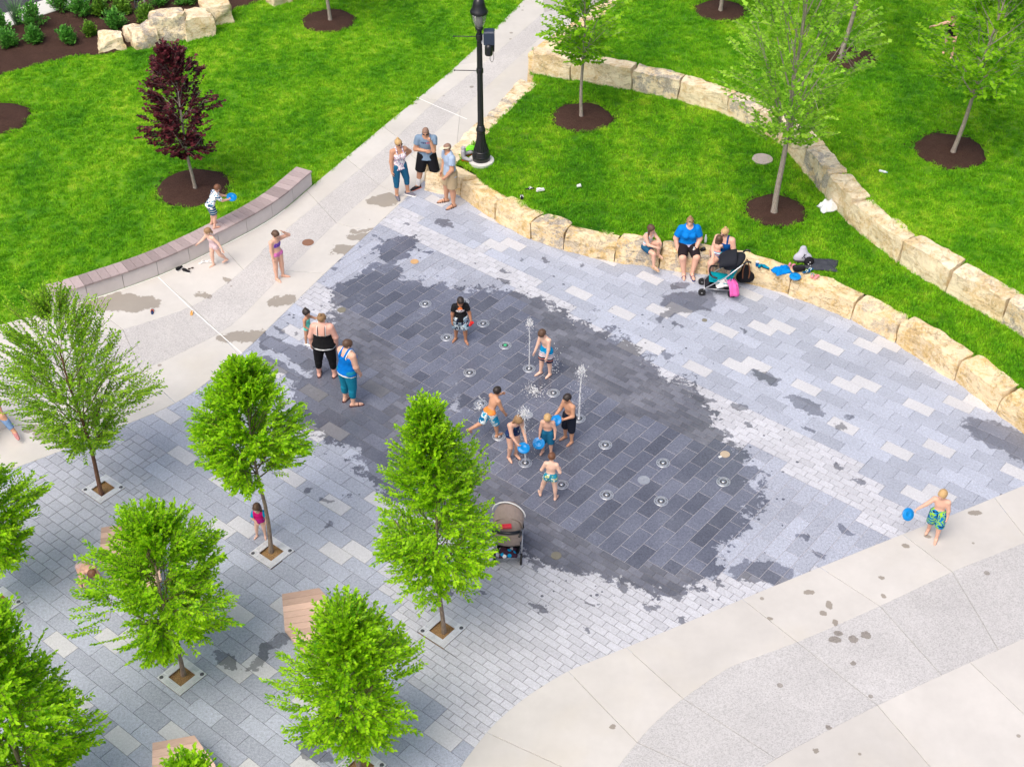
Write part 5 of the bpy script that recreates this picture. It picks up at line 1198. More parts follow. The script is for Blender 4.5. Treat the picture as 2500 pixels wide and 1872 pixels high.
    def wear(s, name, mat, parts, cuts=(), subs=(), k=.012, h=None):
        V, F = field(parts, h or (.0125 if s.h > 1.5 else .0105), k, cuts, subs); return np_obj(name, V, F, mat, s.root)
    # --- garments
    def tee(s, mat, sleeve=.5, hem=-.03, g=.013, name='shirt', loose=1.0, neck=True):
        hem = max(hem, -.04); rH = (.052*(1+.25*(s.w-1))+.066*(1+.6*(s.w-1)))*s.S*.97
        B, J, S, T = s.B, s.J, s.S, s.T; ps = [p.grow(g*loose) for p in B['torso'][1:]]+[p.grow(g) for p in B['yoke']]+[p.grow(g*.8) for p in B['bust']]
        ps.append(Part(J['pel']+T*.05*S, J['pel']+T*hem*S, (B['torso'][0].rb)+g*1.3*loose+.006, rH+g*1.1*loose+.012, B['torso'][0].sq, s.tf, (0, 1)))
        for n in 'LR':
            if sleeve > 0: ps.append(B['ua'+n][0].grow(g, 0, sleeve, g*1.5, (0, 1)))
        subs = [Part(J['neck']+T*.015*S+s.tf*.02*S, J['neck']+T*.08*S+s.tf*.03*S, .046*S, .06*S)] if neck else []
        return s.wear(name, mat, ps, [(J['pel']+T*hem*S, -T)], subs)
    def tank(s, mat, hem=-.03, g=.009, top=.232, strap=.05, name='tank_top', sw=.013, back=True):
        hem = max(-.04, hem+.015); rH = (.052*(1+.25*(s.w-1))+.066*(1+.6*(s.w-1)))*s.S*.97
        B, J, S, T = s.B, s.J, s.S, s.T; ps = [p.grow(g) for p in B['torso'][1:]]+[p.grow(g*.8) for p in B['bust']]
        ps.append(Part(J['pel']+T*.05*S, J['pel']+T*hem*S, B['torso'][0].rb+g*1.2+.008, rH+g*1.3+.008, B['torso'][0].sq, s.tf, (0, 1)))
        o = s.wear(name, mat, ps, [(J['pel']+T*hem*S, -T), (J['pel']+T*top*S, T)])
        d = B['torso'][3].rb*B['torso'][3].sq+g*.6; m = MB()
        for sg in (1, -1):
            x = s.tl*sg*strap*S; p = [J['pel']+T*(top-.012)*S+x+s.tf*(d+.004*S), J['pel']+T*.262*S+x+s.tf*d*1.0, J['pel']+T*(.310+.012*s.w)*S+x*.95+s.tf*.010*S, J['pel']+T*.262*S+x-s.tf*d*1.06, J['pel']+T*(top-.012)*S+x-s.tf*(d*1.06+.006*S)]
            pts = curve([Vector(q) for q in p], 5); m.tube(pts, sw, 6)
        c = m.build('strap', mat, s.root, True); c.parent = o; c.location = (0, 0, 0); return o
    def shorts(s, mat, length=.55, g=.014, flare=.014, top=.085, name='shorts', gh=.010):
        B, J, S, T = s.B, s.J, s.S, s.T; ps = [p.grow(gh) for p in B['torso'][:2]]
        for n in 'LR': ps.append(B['th'+n][0].grow(g, 0, min(1, length), g+flare, (0, 1) if length < 1 else (0, 0)))
        if length > 1:
            for n in 'LR': q = B['sn'+n]; ps += [q[0].grow(g, 0, length-1, g, (0, 1)), q[1].grow(g)] if length > 1.5 else [q[0].grow(g, 0, length-1, g, (0, 1))]
        return s.wear(name, mat, ps, [(J['pel']+T*top*S, T)])
    def swim(s, mat, top=.235, low=.0, g=.006, name='swimsuit', straps=True):
        B, J, S, T = s.B, s.J, s.S, s.T; ps = [p.grow(g) for p in B['torso']]+[p.grow(g*.8) for p in B['bust']]+[B['th'+n][0].grow(g*.8, 0, .12) for n in 'LR']
        subs = []
        o = s.wear(name, mat, ps, [(J['pel']+T*top*S, T), (J['pel']-T*.055*S, -T)], subs)
        if straps:
            d = B['torso'][3].rb*B['torso'][3].sq; m = MB()
            for sg in (1, -1):
                x = s.tl*sg*.045*S; p = [J['pel']+T*(top-.015)*S+x+s.tf*d, J['pel']+T*.262*S+x*.8+s.tf*d*.7, J['pel']+T*.312*S+x*.7+s.tf*.005*S, J['pel']+T*.255*S+x*.5-s.tf*d*.9, J['pel']+T*(top-.015)*S+x*.7-s.tf*d]
                m.tube(curve([Vector(q) for q in p], 5), .009, 6)
            c = m.build('strap', mat, s.root, True); c.parent = o; c.location = (0, 0, 0)
        return o
    def briefs(s, mat, top=.075, g=.006, leg=.16, name='swim_bottom', flare=0):
        B, J, S, T = s.B, s.J, s.S, s.T; ps = [p.grow(g) for p in B['torso'][:2]]+[B['th'+n][0].grow(g, 0, leg, g+flare, (0, 1)) for n in 'LR']
        return s.wear(name, mat, ps, [(J['pel']+T*top*S, T)])
    def hair(s, col, style='short', g=.045):
        hd, hc, f, u, l = s.hd, s.hc, s.hf, s.hu, s.hl; H = s.B['head'][0]; mat = HAIR[col] if isinstance(col, str) else col; S = s.S
        ps = [Part(H.a-f*hd*.03+u*hd*.03, H.b+u*hd*.06-f*hd*.02, H.ra+hd*g, H.rb+hd*g, .93, l)]; sub = [Part(hc+f*hd*.46-u*hd*.12, hc+f*hd*.48-u*hd*.6, hd*.36, hd*.4), Part(hc+f*hd*.25-u*hd*.5, hc-f*hd*.2-u*hd*.75, hd*.3, hd*.35)]
        for sg in (1, -1): sub.append(Part(hc+l*sg*hd*.5-u*hd*.12+f*hd*.1, hc+l*sg*hd*.5-u*hd*.5, hd*.16, hd*.2))
        if style in ('bun', 'topbun'): b = hc+u*hd*.52-f*hd*(.16 if style == 'topbun' else .30); ps += [Part(b, b+u*hd*.05, hd*.17, hd*.15)]
        if style in ('pony',): ps += [Part(hc-f*hd*.40+u*hd*.12, hc-f*hd*.52-u*hd*.25, hd*.11, hd*.10), Part(hc-f*hd*.52-u*hd*.25, hc-f*hd*.42-np.array((0, 0, hd*.75)), hd*.10, hd*.05)]
        if style in ('long', 'longest'):
            e = 1.0 if style == 'long' else 1.5
            for sg in (-1, -.5, 0, .5, 1): ps.append(Part(hc-f*hd*(.25-.12*abs(sg))+l*sg*hd*.30, hc-f*hd*(.22-.1*abs(sg))+l*sg*hd*.33-np.array((0, 0, hd*e)), hd*.14, hd*.09))
            sub = sub[:1]
        if style == 'bob':
            for sg in (-1, -.5, 0, .5, 1): ps.append(Part(hc-f*hd*(.25-.1*abs(sg))+l*sg*hd*.30, hc-f*hd*(.25-.2*abs(sg))+l*sg*hd*.32-u*hd*.5, hd*.15, hd*.12))
            sub = sub[:1]
        return s.wear('hair', mat, ps, [], sub, .012, .0085 if s.h < 1.5 else .0095)
    def shoes(s, mat, sole=None, name='shoe', g=.009):
        for n in 'LR':
            p = s.B['ft'+n]; V, F = field([q.grow(g) for q in p], .0095, .012, [(s.J['an'+n]+np.array((0, 0, .012)), (0, 0, 1))]); o = np_obj(name, V, F, mat, s.root)
            if sole: 
                a, b = p[0].a, p[2].b; z = min(a[2], b[2])-.022*s.S
                V, F = field([Part(a+np.array((0, 0, z-a[2]+.006)), b+np.array((0, 0, z-b[2]+.006)), .036*s.S, .03*s.S, .35, (0, 0, 1))], .0095, 0); c = np_obj('sole', V, F, sole, o); c.location = (0, 0, 0); c.data.transform(Matrix.Translation(-wloc(o)+wloc(s.root)) if False else Matrix.Identity(4))
    def sandals(s, mat, straps=2, name='sandal'):
        for n in 'LR':
            p = s.B['ft'+n]; a, b = p[0].a, p[2].b; td = s.__dict__['toe'+n]; z = min(a[2], b[2])-.020*s.S
            aa = np.array((a[0], a[1], z)); bb = np.array((b[0], b[1], z)); V, F = field([Part(aa-td*.004, bb+td*.006, .032*s.S, .029*s.S, .32, (0, 0, 1))], .0085, 0); o = np_obj(name, V, F, mat, s.root)
            m = MB(); sd = np.cross(td, (0, 0, 1.0)); sd /= np.linalg.norm(sd)
            for k in range(straps):
                c = aa+(bb-aa)*(.38+.42*k/max(1, straps-1) if straps > 1 else .62); hgt = (.055-.02*k)*s.S if straps > 1 else .042*s.S
                m.tube(curve([Vector(c+sd*.032*s.S), Vector(c+sd*.02*s.S+np.array((0, 0, hgt))), Vector(c-sd*.02*s.S+np.array((0, 0, hgt))), Vector(c-sd*.032*s.S)], 4), .008, 5)
            m.build('strap', mat, o)
    def socks(s, mat, t0=.62):
        for n in 'LR': V, F = field([s.B['sn'+n][0].grow(.006, t0, 1.0)], .009, 0); np_obj('sock', V, F, mat, s.root)
    def shades(s, mat=None):
        hd, hc, f, u, l = s.hd, s.hc, s.hf, s.hu, s.hl; m = MB(); R = Matrix((tuple(l), tuple(f), tuple(u))).transposed()
        for sg in (1, -1): m.ball(hc+f*hd*.37+l*sg*hd*.155+u*hd*.015, (hd*.135, hd*.05, hd*.10), 10, 7, R); m.tube([hc+f*hd*.36+l*sg*hd*.28+u*hd*.03, hc+f*hd*.02+l*sg*hd*.39+u*hd*.03], hd*.02, 5)
        m.tube([hc+f*hd*.41+l*hd*.1+u*hd*.03, hc+f*hd*.41-l*hd*.1+u*hd*.03], hd*.022, 5); return m.build('sunglasses', mat or GLASS_D, s.root, True)
    def mid(s, n): return Vector(s.__dict__['hc'+n])
def b_z(at, z): return at[2] if len(at) > 2 else z

FRISBEE = plain('blue_plastic', (.0, .23, .62), .3, 0, .05, 10, .5)
def frisbee(label, c, nrm, r=.125):
    c = Vector(c); nrm = Vector(nrm).normalized(); R = nrm.to_track_quat('Z', 'Y').to_matrix(); m = MB(); m.M = Matrix.Translation(c)@R.to_4x4()
    m.lathe([(r*.93, -.016), (r, -.014), (r*1.01, -.002), (r*.97, .010), (r*.86, .015), (r*.7, .013), (r*.68, .016), (r*.35, .017), (r*.33, .014), (r*.02, .014)], (0, 0, 0), 32)
    o = m.build('flying_disc', FRISBEE, None, True, base=c); tag(o, label, 'flying disc', 'blue flying discs'); return o
# ------------------------------------------------------------------ the people in the photograph
def D_(a): return math.radians(a)
def feet(*p, z=0.0):
    q = [G(x, y, z) for x, y in p]; return sum(q, Vector())/len(q)
def dots(c1, c2, sc_, thr): 
    return lambda m: m.mix(m.math('LESS_THAN', m.vor(m.obj(), sc_), thr), c1, c2)
def spots(c1, cols, sc_, thr):
    def fn(m):
        v = m.n('ShaderNodeTexVoronoi'); m.l(m.obj(), v.inputs['Vector']); v.inputs['Scale'].default_value = sc_; sp = m.n('ShaderNodeSeparateColor'); m.l(v.outputs['Color'], sp.inputs[0])
        col = m.ramp(sp.outputs[0], [(i/len(cols), c) for i, c in enumerate(cols)], 'CONSTANT'); return m.mix(m.math('LESS_THAN', v.outputs['Distance'], thr), c1, col)
    return fn
def camo(cols, sc_): return lambda m: m.ramp(m.noise(m.obj(), sc_, 2, .5, .6), [(.30+.4*i/len(cols), c) for i, c in enumerate(cols)], 'CONSTANT')
def stripes(cols, per, ax=2):
    def fn(m):
        sp = m.n('ShaderNodeSeparateXYZ'); m.l(m.obj(), sp.inputs[0]); f = m.math('FRACT', m.math('DIVIDE', sp.outputs[ax], per)); return m.ramp(f, [(i/len(cols), c) for i, c in enumerate(cols)], 'CONSTANT')
    return fn
def zbands(stops):                         # colour by height above the person's base
    def fn(m):
        sp = m.n('ShaderNodeSeparateXYZ'); m.l(m.obj(), sp.inputs[0]); return m.ramp(m.math('MULTIPLY', sp.outputs[2], .5), [(z*.5, c) for z, c in stops], 'CONSTANT')
    return fn
BLUE = (.0, .20, .62); NAVYC = (.012, .02, .055); TEAL = (.01, .16, .30)

# three adults by the seat wall
p = Human('woman in white floral tank top and blue capri leggings, hand on hip', feet((972, 487), (997, 474)), D_(28), 1.70, SK_TAN, 1.0, 2, head=(12, 5), aR=((.16, -.02, -1), (.05, .2, -1)), aL=((.75, -.45, -.75), (-.75, .25, -.35)), lL=((.22, .05, -1), (.05, -.05, -1)), lR=((.04, .06, -1), (.0, -.05, -1)), toes=(35, 10), chest=1, hands=('fist', 'relax'))
p.tank(patt('floral', spots((.82, .80, .82), [(.55, .12, .22), (.25, .12, .35), (.15, .15, .35), (.7, .45, .5)], 34, .45)), hem=-.05, sw=.022); p.shorts(cloth('blue_denim', (.015, .115, .23)), 1.42, .008, .002, .08, 'capri_leggings'); p.hair('blond', 'topbun'); p.shades(); p.shoes(cloth('grey_shoe', (.16, .16, .20)), WHITE_C)
MAN = p = Human('man in grey blue T-shirt and black shorts with his hand to his chin', feet((1024, 458), (1066, 466)), D_(-2), 1.84, SK_TAN, 1.06, 2, head=(0, 22), aR=((.28, .12, -1), (-.95, .42, .06)), aL=((.02, .62, -.80), (-.30, .05, 1.2)), lL=((.2, .02, -1), (.16, -.02, -1)), lR=((.2, .02, -1), (.16, -.02, -1)), toes=(35, 45), hands=('fist', 'relax'), shw=1.05)
def logo_front(base, inkf, cx, cz, hx, hz):
    def fn(m):
        sp = m.n('ShaderNodeSeparateXYZ'); m.l(m.obj(), sp.inputs[0]); x = m.math('ABSOLUTE', m.math('SUBTRACT', sp.outputs[0], cx)); z = m.math('ABSOLUTE', m.math('SUBTRACT', sp.outputs[2], cz))
        k = m.math('MULTIPLY', m.math('LESS_THAN', x, hx), m.math('LESS_THAN', z, hz)); k = m.math('MULTIPLY', k, m.math('LESS_THAN', sp.outputs[1], .02))
        ink = m.math('GREATER_THAN', m.noise(m.scale(m.obj(), 2.2, 1, 1), 34, 1), .47); col = m.mix(m.math('GREATER_THAN', sp.outputs[0], cx), inkf[0], inkf[1]); return m.mix(m.math('MULTIPLY', k, ink), base, col)
    return fn
q_ = p.J['chest']-A3(wloc(p.root)); p.tee(patt('greyblue_tee', logo_front((.19, .28, .40), ((.03, .04, .10), (.45, .06, .10)), float(q_[0]), float(q_[2])+.045, .13, .026)), .55, -.075, .018, loose=1.5); p.shorts(cloth('black_shorts', (.012, .012, .016)), .98, .022, .03); p.hair('stubble', 'short', .012); p.shades(); p.socks(WHITE_C, .55); p.shoes(cloth('dark_trainer', (.035, .03, .035)), cloth('orange_sole', (.65, .16, .10)))
p = Human('man in light blue T-shirt, khaki shorts and white cap seen from the side', feet((1084, 489), (1104, 511)), D_(-62), 1.78, SK_TAN, 1.08, 3, head=(-18, 10), aR=((.2, .05, -1), (-.1, .35, -1)), aL=((.22, .15, -1), (-.25, .6, -.8)), lL=((.12, .06, -1), (.05, -.04, -1)), lR=((.10, .12, -1), (.04, .02, -1)), toes=(10, 10), hands=('fist', 'relax'), shw=1.03)
p.tee(cloth('pale_blue_tee', (.36, .46, .62)), .6, -.075, .018, loose=1.4); p.shorts(cloth('khaki', (.42, .33, .21)), .92, .022, .03); p.hair(HAIR['stubble'], 'short', .02); p.shades(); p.sandals(cloth('brown_sandal', (.09, .05, .035)), 3)
hd, hc = p.hd, p.hc; cap = p.wear('cap', cloth('cream_cap', (.74, .68, .50)), [Part(hc+p.hu*hd*.16, hc+p.hu*hd*.2, hd*.43, hd*.43, .95, p.hl)], [(hc+p.hu*hd*.10, -p.hu), (hc+p.hu*hd*.27, p.hu)], h=.009); m = MB(); b = Vector(hc+p.hu*hd*.14+p.hf*hd*.36); R = Matrix((tuple(p.hl), tuple(p.hf), tuple(p.hu))).transposed(); m.ball(b+Vector(p.hf)*hd*.17, (hd*.33, hd*.30, hd*.035), 14, 6, R); c = m.build('brim', cloth('cream_cap', (.7, .66, .52)), p.root, True); c.parent = cap

# by the curved bench
bz = BH
p = Human('small boy in white shirt with blue print, stooping on the bench with a disc', G(524, 552, bz), D_(118), 1.20, SK_FAIR, 1.0, 30, head=(12, 10), aL=((.1, .75, -.7), (-.25, .9, -.3)), aR=((.1, .7, -.8), (-.2, .95, -.2)), lL=((.12, .25, -1), (.05, -.25, -1)), lR=((.1, .2, -1), (.05, -.2, -1)), z=0, hands=('grip', 'grip'))
p.tee(patt('blue_print', spots((.82, .84, .85), [(.02, .06, .20), (.0, .22, .40), (.02, .05, .16)], 20, .44)), .8, -.06, .014, loose=1.5); p.shorts(patt('navy_stripe', stripes([NAVYC, NAVYC, (.7, .75, .8), NAVYC, (.02, .2, .4)], .06)), .75, .016, .02); p.hair('auburn')
frisbee('blue flying disc held by the stooping boy on the bench', (p.mid('L')+p.mid('R'))/2+Vector((.05, .0, .02)), (.25, -.35, 1))
p = Human('little girl in pale pink swimsuit striding away from the bench', feet((519, 650)), D_(-42), 1.16, SK_LIGHT, .95, 14, head=(-25, 0), aR=((.55, .35, -.8), (.5, .45, -.6)), aL=((.55, -.35, -.75), (.45, -.1, -.8)), lR=((.05, .18, -1), (.0, -.02, -1)), lL=((.1, -.3, -1), (.0, -.65, -.85)), anchor='R', hands=('open', 'open'))
p.swim(cloth('pale_pink', (.74, .56, .60)), .24); p.hair('dblond', 'pony')
p = Human('girl in purple and pink bikini shading her face with one hand', feet((681, 688), (692, 675)), D_(48), 1.38, SK_FAIR, .95, 0, head=(5, 22), aR=((.10, .03, -1), (.05, .18, -1)), aL=((.8, .4, .15), (-.75, -.05, .75)), lL=((.06, .04, -1), (.03, -.03, -1)), lR=((.05, .02, -1), (.02, -.03, -1)), toes=(35, 5), hands=('open', 'relax'))
p.swim(patt('purple_check', dots((.16, .06, .42), (.62, .55, .75), 42, .25)), .235, name='bikini_top').data; o = [c for c in p.root.children if c.name.startswith('bikini_top')][0]
bm = bmesh.new(); bm.from_mesh(o.data); T = Vector(p.T); cut_z = Vector(p.J['pel']+p.T*.145*p.S)-wloc(p.root); bmesh.ops.delete(bm, geom=[v for v in bm.verts if (v.co-cut_z).dot(T) < 0], context='VERTS'); bm.to_mesh(o.data); bm.free()
p.briefs(patt('pink_check', dots((.70, .16, .45), (.55, .40, .68), 40, .3)), .055, .006, .10, 'bikini_bottom'); p.hair('brown', 'pony')

# mother, friend and toddler
p = Human('woman in black camisole and black leggings seen from behind', feet((784, 921), (815, 908)), D_(176), 1.68, SK_PINK, 1.48, 0, head=(-30, 8), aL=((.34, -.02, -1), (.05, .18, -1)), aR=((.34, .02, -1), (.0, .22, -1)), lL=((.12, 0, -1), (.05, 0, -1)), lR=((.12, 0, -1), (.05, 0, -1)), toes=(8, 20), chest=1)
p.tank(WHITE_C, -.075, .009, .185, .052, 'undershirt', .010); p.tank(cloth('black_top', (.012, .012, .014)), -.030, .018, .180, .046, 'camisole', .008); p.shorts(cloth('black_leggings', (.010, .010, .012)), 1.55, .007, .002, .08, 'leggings'); p.hair('dblond', 'bun'); p.sandals(cloth('dark_flipflop', (.05, .015, .02)), 1)
p = Human('woman in bright blue tank top and turquoise jeans seen from behind', feet((857, 990), (857, 972)), D_(140), 1.66, SK_FAIR, 1.36, 6, head=(-25, 10), aR=((.22, .05, -1), (.0, .4, -1)), aL=((.3, .25, -1), (.0, .5, -.8)), lL=((.06, .06, -1), (.02, -.06, -1)), lR=((.06, .04, -1), (.02, -.08, -1)), toes=(10, 40), chest=1, hands=('relax', 'relax'))
p.tank(WHITE_C, -.075, .009, .232, .062, 'undershirt', .014); p.tank(cloth('bright_blue', (.0, .16, .58)), -.03, .018, .238, .045, 'tank_top', .030); p.shorts(cloth('turquoise_jeans', (.01, .21, .34)), 1.62, .010, .004, .085, 'jeans'); p.hair('brown', 'short', .06); p.sandals(cloth('dark_flipflop2', (.055, .012, .02)), 1)
p = Human('toddler girl in mint green swimsuit beside the woman in black', feet((752, 842), (760, 836)), D_(62), .96, SK_TAN, 1.05, 0, head=(-10, 5), aL=((.4, .6, -.35), (.1, .8, .25)), aR=((.25, .1, -1), (-.3, .6, -.6)), lL=((.08, .05, -1), (.03, -.05, -1)), lR=((.1, -.05, -1), (.03, -.1, -1)))
p.swim(cloth('mint', (.16, .68, .56)), .245); p.hair('dark', 'topbun', .06); p.shoes(WHITE_C)

# children on the splash pad
p = Human('boy in black T-shirt and blue patterned shorts holding a red cup', feet((1117, 826), (1134, 842)), D_(8), 1.28, SK_BROWN, 1.14, 2, head=(8, 32), aR=((.26, .02, -1), (.08, .12, -1)), aL=((.38, .10, -1), (.12, .45, -.8)), lR=((.10, -.10, -1), (.04, -.15, -1)), lL=((.08, .16, -1), (.03, -.02, -1)), toes=(15, 35), hands=('grip', 'relax'))
q_ = p.J['chest']-A3(wloc(p.root)); PX, PZ = float(q_[0])+.0, float(q_[2])-.845
def pump(m):
    sp = m.n('ShaderNodeSeparateXYZ'); m.l(m.obj(), sp.inputs[0]); front = m.math('LESS_THAN', sp.outputs[1], .05)
    def el(cx, cz, rx, rz):
        a = m.math('DIVIDE', m.math('SUBTRACT', sp.outputs[0], cx), rx); b = m.math('DIVIDE', m.math('SUBTRACT', sp.outputs[2], cz), rz); return m.math('MULTIPLY', front, m.math('LESS_THAN', m.math('ADD', m.math('MULTIPLY', a, a), m.math('MULTIPLY', b, b)), 1))
    c = m.mix(el(PX, PZ+.895, .052, .045), (.012, .012, .014), (.75, .20, .06)); c = m.mix(el(PX, PZ+.945, .016, .025), c, (.75, .20, .06)); c = m.mix(el(PX, PZ+.845, .095, .032), c, (.75, .72, .75))
    return m.mix(m.math('MULTIPLY', el(PX, PZ+.845, .085, .022), m.math('GREATER_THAN', m.noise(m.scale(m.obj(), 2, 1, 1), 42, 1), .5)), c, (.05, .04, .06))
p.tee(patt('black_tee_print', pump), .6, -.045, .014, loose=1.3); p.shorts(patt('blue_camo', camo([NAVYC, (.33, .50, .62), (.55, .62, .66), NAVYC, (.30, .46, .60)], 9)), .95, .018, .022); p.hair('dark', 'short', .02)
c = p.mid('L'); root = thing('cup', 'red plastic cup in the hand of the boy in black', 'cup', c-Vector((0, 0, .05))); RED = plain('red_plastic', (.75, .02, .02), .35)
m = MB(); m.M = Matrix.Translation(c)@Matrix.Rotation(.5, 4, 'Y'); m.lathe([(.03, -.055), (.042, .05), (.044, .052), (.040, .052), (.029, -.048)], (0, 0, 0), 20); m.build('wall', RED, root); m = MB(); m.M = Matrix.Translation(c)@Matrix.Rotation(.5, 4, 'Y'); m.lathe([(.044, .046), (.047, .05), (.047, .056), (.043, .057)], (0, 0, 0), 20); m.build('rim', RED, root)
p = Human('bare chested boy in blue striped shorts walking through the spray', feet((1318, 908), (1338, 925)), D_(-48), 1.32, SK_LIGHT, .92, 10, head=(-5, 38), aR=((.12, .25, -1), (.05, .5, -1)), aL=((.12, .15, -1), (.05, .3, -1)), lR=((.05, .22, -1), (.02, .06, -1)), lL=((.06, -.02, -1), (.02, -.06, -1)), toes=(10, 5), hands=('open', 'open'))
p.shorts(patt('striped_board', zbands([(0, NAVYC), (.46, (.75, .30, .22)), (.475, NAVYC), (.51, (.75, .75, .78)), (.545, (.60, .35, .42)), (.57, (.75, .75, .78)), (.60, (.05, .06, .2)), (.615, (.75, .75, .8)), (.64, (.0, .30, .62))])), .9, .016, .018); p.hair('brown')
p = Human('bare chested boy in orange and blue shorts running with one leg behind', feet((1217, 1064)), D_(128), 1.30, SK_TAN, .9, 24, head=(15, -5), aR=((.2, .25, -1), (.05, .5, -1)), aL=((.3, .6, -.6), (.1, .8, -.2)), lR=((.08, .34, -1), (.0, .05, -1)), lL=((.15, -.45, -1), (.1, -1, -.15)), anchor='R', hands=('relax', 'relax'))
p.shorts(patt('orange_blue', lambda m: m.mix(m.step((lambda sp: (m.l(m.obj(), sp.inputs[0]), sp.outputs[2])[1])(m.n('ShaderNodeSeparateXYZ')), .675, .685), camo([(.0, .20, .42), (.02, .33, .58), (.7, .78, .8), (.0, .16, .36)], 8)(m), (.80, .26, .06))), .95, .016, .02, .085); p.hair('dark', 'short', .03)
p = Human('girl in navy swimsuit bending over with a disc in the jet', feet((1246, 1117), (1260, 1121)), D_(30), 1.34, SK_FAIR, .98, 20, head=(10, 30), aL=((.05, .45, -1), (-.1, .65, -.85)), aR=((.05, .45, -1), (-.3, .7, -.85)), lL=((.04, .18, -1), (.02, -.22, -1)), lR=((.04, .20, -1), (.02, -.22, -1)), hands=('grip', 'grip'), toes=(5, 5))
p.swim(patt('navy_teal', dots((.02, .035, .12), (.05, .30, .42), 20, .2)), .245); p.hair('dblond', 'bob', .05)
frisbee('blue flying disc held in the jet by the girl in navy', (p.mid('L')+p.mid('R'))/2+Vector((.02, -.06, -.02)), (.1, -.35, .95))
p = Human('small blond boy in teal shorts with a disc hanging from his hand', feet((1324, 1101), (1346, 1116)), D_(-6), 1.12, SK_FAIR, 1.0, 3, head=(-4, 30), aR=((.2, .12, -1), (.10, .25, -1)), aL=((.25, .05, -1), (.05, .35, -.9)), lR=((.10, -.05, -1), (.03, -.08, -1)), lL=((.07, .10, -1), (.02, -.05, -1)), hands=('fist', 'grip'), toes=(8, 20))
p.shorts(cloth('teal_short', (.012, .12, .24)), .98, .014, .016, .09); p.hair('blond')
frisbee('blue flying disc hanging from the small blond boy\'s hand', p.mid('R')+Vector((-.02, -.03, -.10)), (-.1, -.75, .65))
p = Human('boy in long dark shorts holding a disc in front of him', feet((1375, 1070), (1394, 1085)), D_(-48), 1.30, SK_TAN, .98, 6, head=(-8, 15), aR=((.18, .35, -.9), (-.15, .95, -.35)), aL=((.2, .15, -1), (-.35, .9, -.1)), lR=((.1, .06, -1), (.04, -.08, -1)), lL=((.08, .06, -1), (.03, -.02, -1)), hands=('grip', 'grip'), toes=(5, 5))
p.shorts(cloth('dark_navy', (.014, .018, .032)), 1.15, .016, .012, .085); p.hair('dark', 'short', .025)
frisbee('blue flying disc held by the boy in long dark shorts', (p.mid('L')+p.mid('R'))/2+Vector((-.03, -.04, .0)), (-.45, -.35, .8))
p = Human('small boy in patterned trunks seen from behind with legs apart', feet((1320, 1198), (1356, 1226)), D_(168), 1.12, SK_LIGHT, 1.0, 8, head=(-6, 10), aL=((.42, -.15, -.9), (.0, .8, -.45)), aR=((.42, -.15, -.9), (-.1, .8, -.3)), lL=((.35, .10, -1), (.22, -.10, -1)), lR=((.16, -.05, -1), (.06, -.12, -1)), hands=('relax', 'relax'), toes=(25, 15))
p.briefs(patt('trunk_print', spots((.02, .26, .40), [(.75, .72, .3), (.6, .75, .7), (.3, .5, .15), (.8, .8, .75)], 20, .42)), .08, .010, .34, 'swim_trunks', .006); p.hair('auburn', 'short', .02)
p = Human('blond boy in blue and lime shorts at the right with a disc held out', feet((2284, 1322)), D_(-24), 1.30, SK_FAIR, .95, 3, head=(-22, 14), aR=((.62, .22, -.75), (.7, .25, -.7)), aL=((.2, -.02, -1), (.05, .05, -1)), lL=((.05, .10, -1), (.0, .0, -1)), lR=((.10, -.16, -1), (.03, -.35, -1)), anchor='L', hands=('fist', 'grip'), toes=(0, 10))
p.shorts(patt('lime_blue', camo([NAVYC, (.0, .16, .42), (.30, .60, .04), (.0, .20, .50), NAVYC], 8)), .98, .018, .02, .09); p.hair('blond', 'short', .05)
frisbee('blue flying disc in the outstretched hand of the boy on the right', p.mid('R')+Vector((-.12, -.03, -.05)), (.35, -.75, .6))

# on the seat wall
wz = .50
def seat(x, y, dz=.09): q = G(x, y, wz); return Vector((q.x, q.y, wz+dz))
p = Human('girl with long brown hair sitting on the wall hugging one knee', seat(1579, 606, .07), D_(40), 1.34, SK_FAIR, .95, 8, head=(20, 10), pelvis=seat(1579, 606, .07), aL=((.15, .75, -.6), (-.45, .8, .1)), aR=((.05, .6, -.75), (-.3, .9, .0)), lL=((.12, .8, .55), (.0, .05, -1)), lR=((.05, 1, -.12), (.03, .12, -1)), z=wz)
p.tank(patt('pastel_stripe', stripes([(.7, .35, .4), (.75, .75, .75), (.3, .5, .65), (.75, .7, .5)], .09)), -.02, .010, .24, .045, 'striped_top'); p.shorts(cloth('denim_short', (.02, .10, .20)), .62, .012, .01); p.hair('brown', 'longest', .05); p.sandals(cloth('tan_sandal', (.50, .36, .22)), 2)
p = Human('woman in blue T-shirt and black shorts sitting on the wall', seat(1678, 604), D_(2), 1.70, SK_FAIR, 1.5, 4, head=(-12, 5), pelvis=seat(1678, 604, .10), aR=((.42, .0, -.9), (-.15, .5, -.9)), aL=((.35, .1, -1), (-.4, .65, -.6)), lL=((.16, .95, -.30), (-.20, .2, -1)), lR=((.14, .95, -.30), (-.12, .15, -1)), z=wz, chest=1, hands=('grip', 'relax'), toes=(5, 5))
p.tee(patt('blue_tee_fade', zbands([(0, (.65, .55, .68)), (.07, (.45, .5, .72)), (.10, (.0, .20, .66))])), .75, -.02, .016, loose=1.2); p.shorts(cloth('black_bike', (.02, .014, .018)), .98, .010, .006); p.hair('dblond', 'topbun')
p.sandals(cloth('blue_clog', (.01, .04, .16)), 1, 'clog'); hd, hc = p.hd, p.hc
MB().tube([hc+p.hl*hd*.34+p.hu*hd*.28+p.hf*hd*.1, hc+p.hf*hd*.36+p.hu*hd*.34, hc-p.hl*hd*.34+p.hu*hd*.28+p.hf*hd*.1], hd*.05, 6).build('sunglasses', GLASS_D, p.root, True)
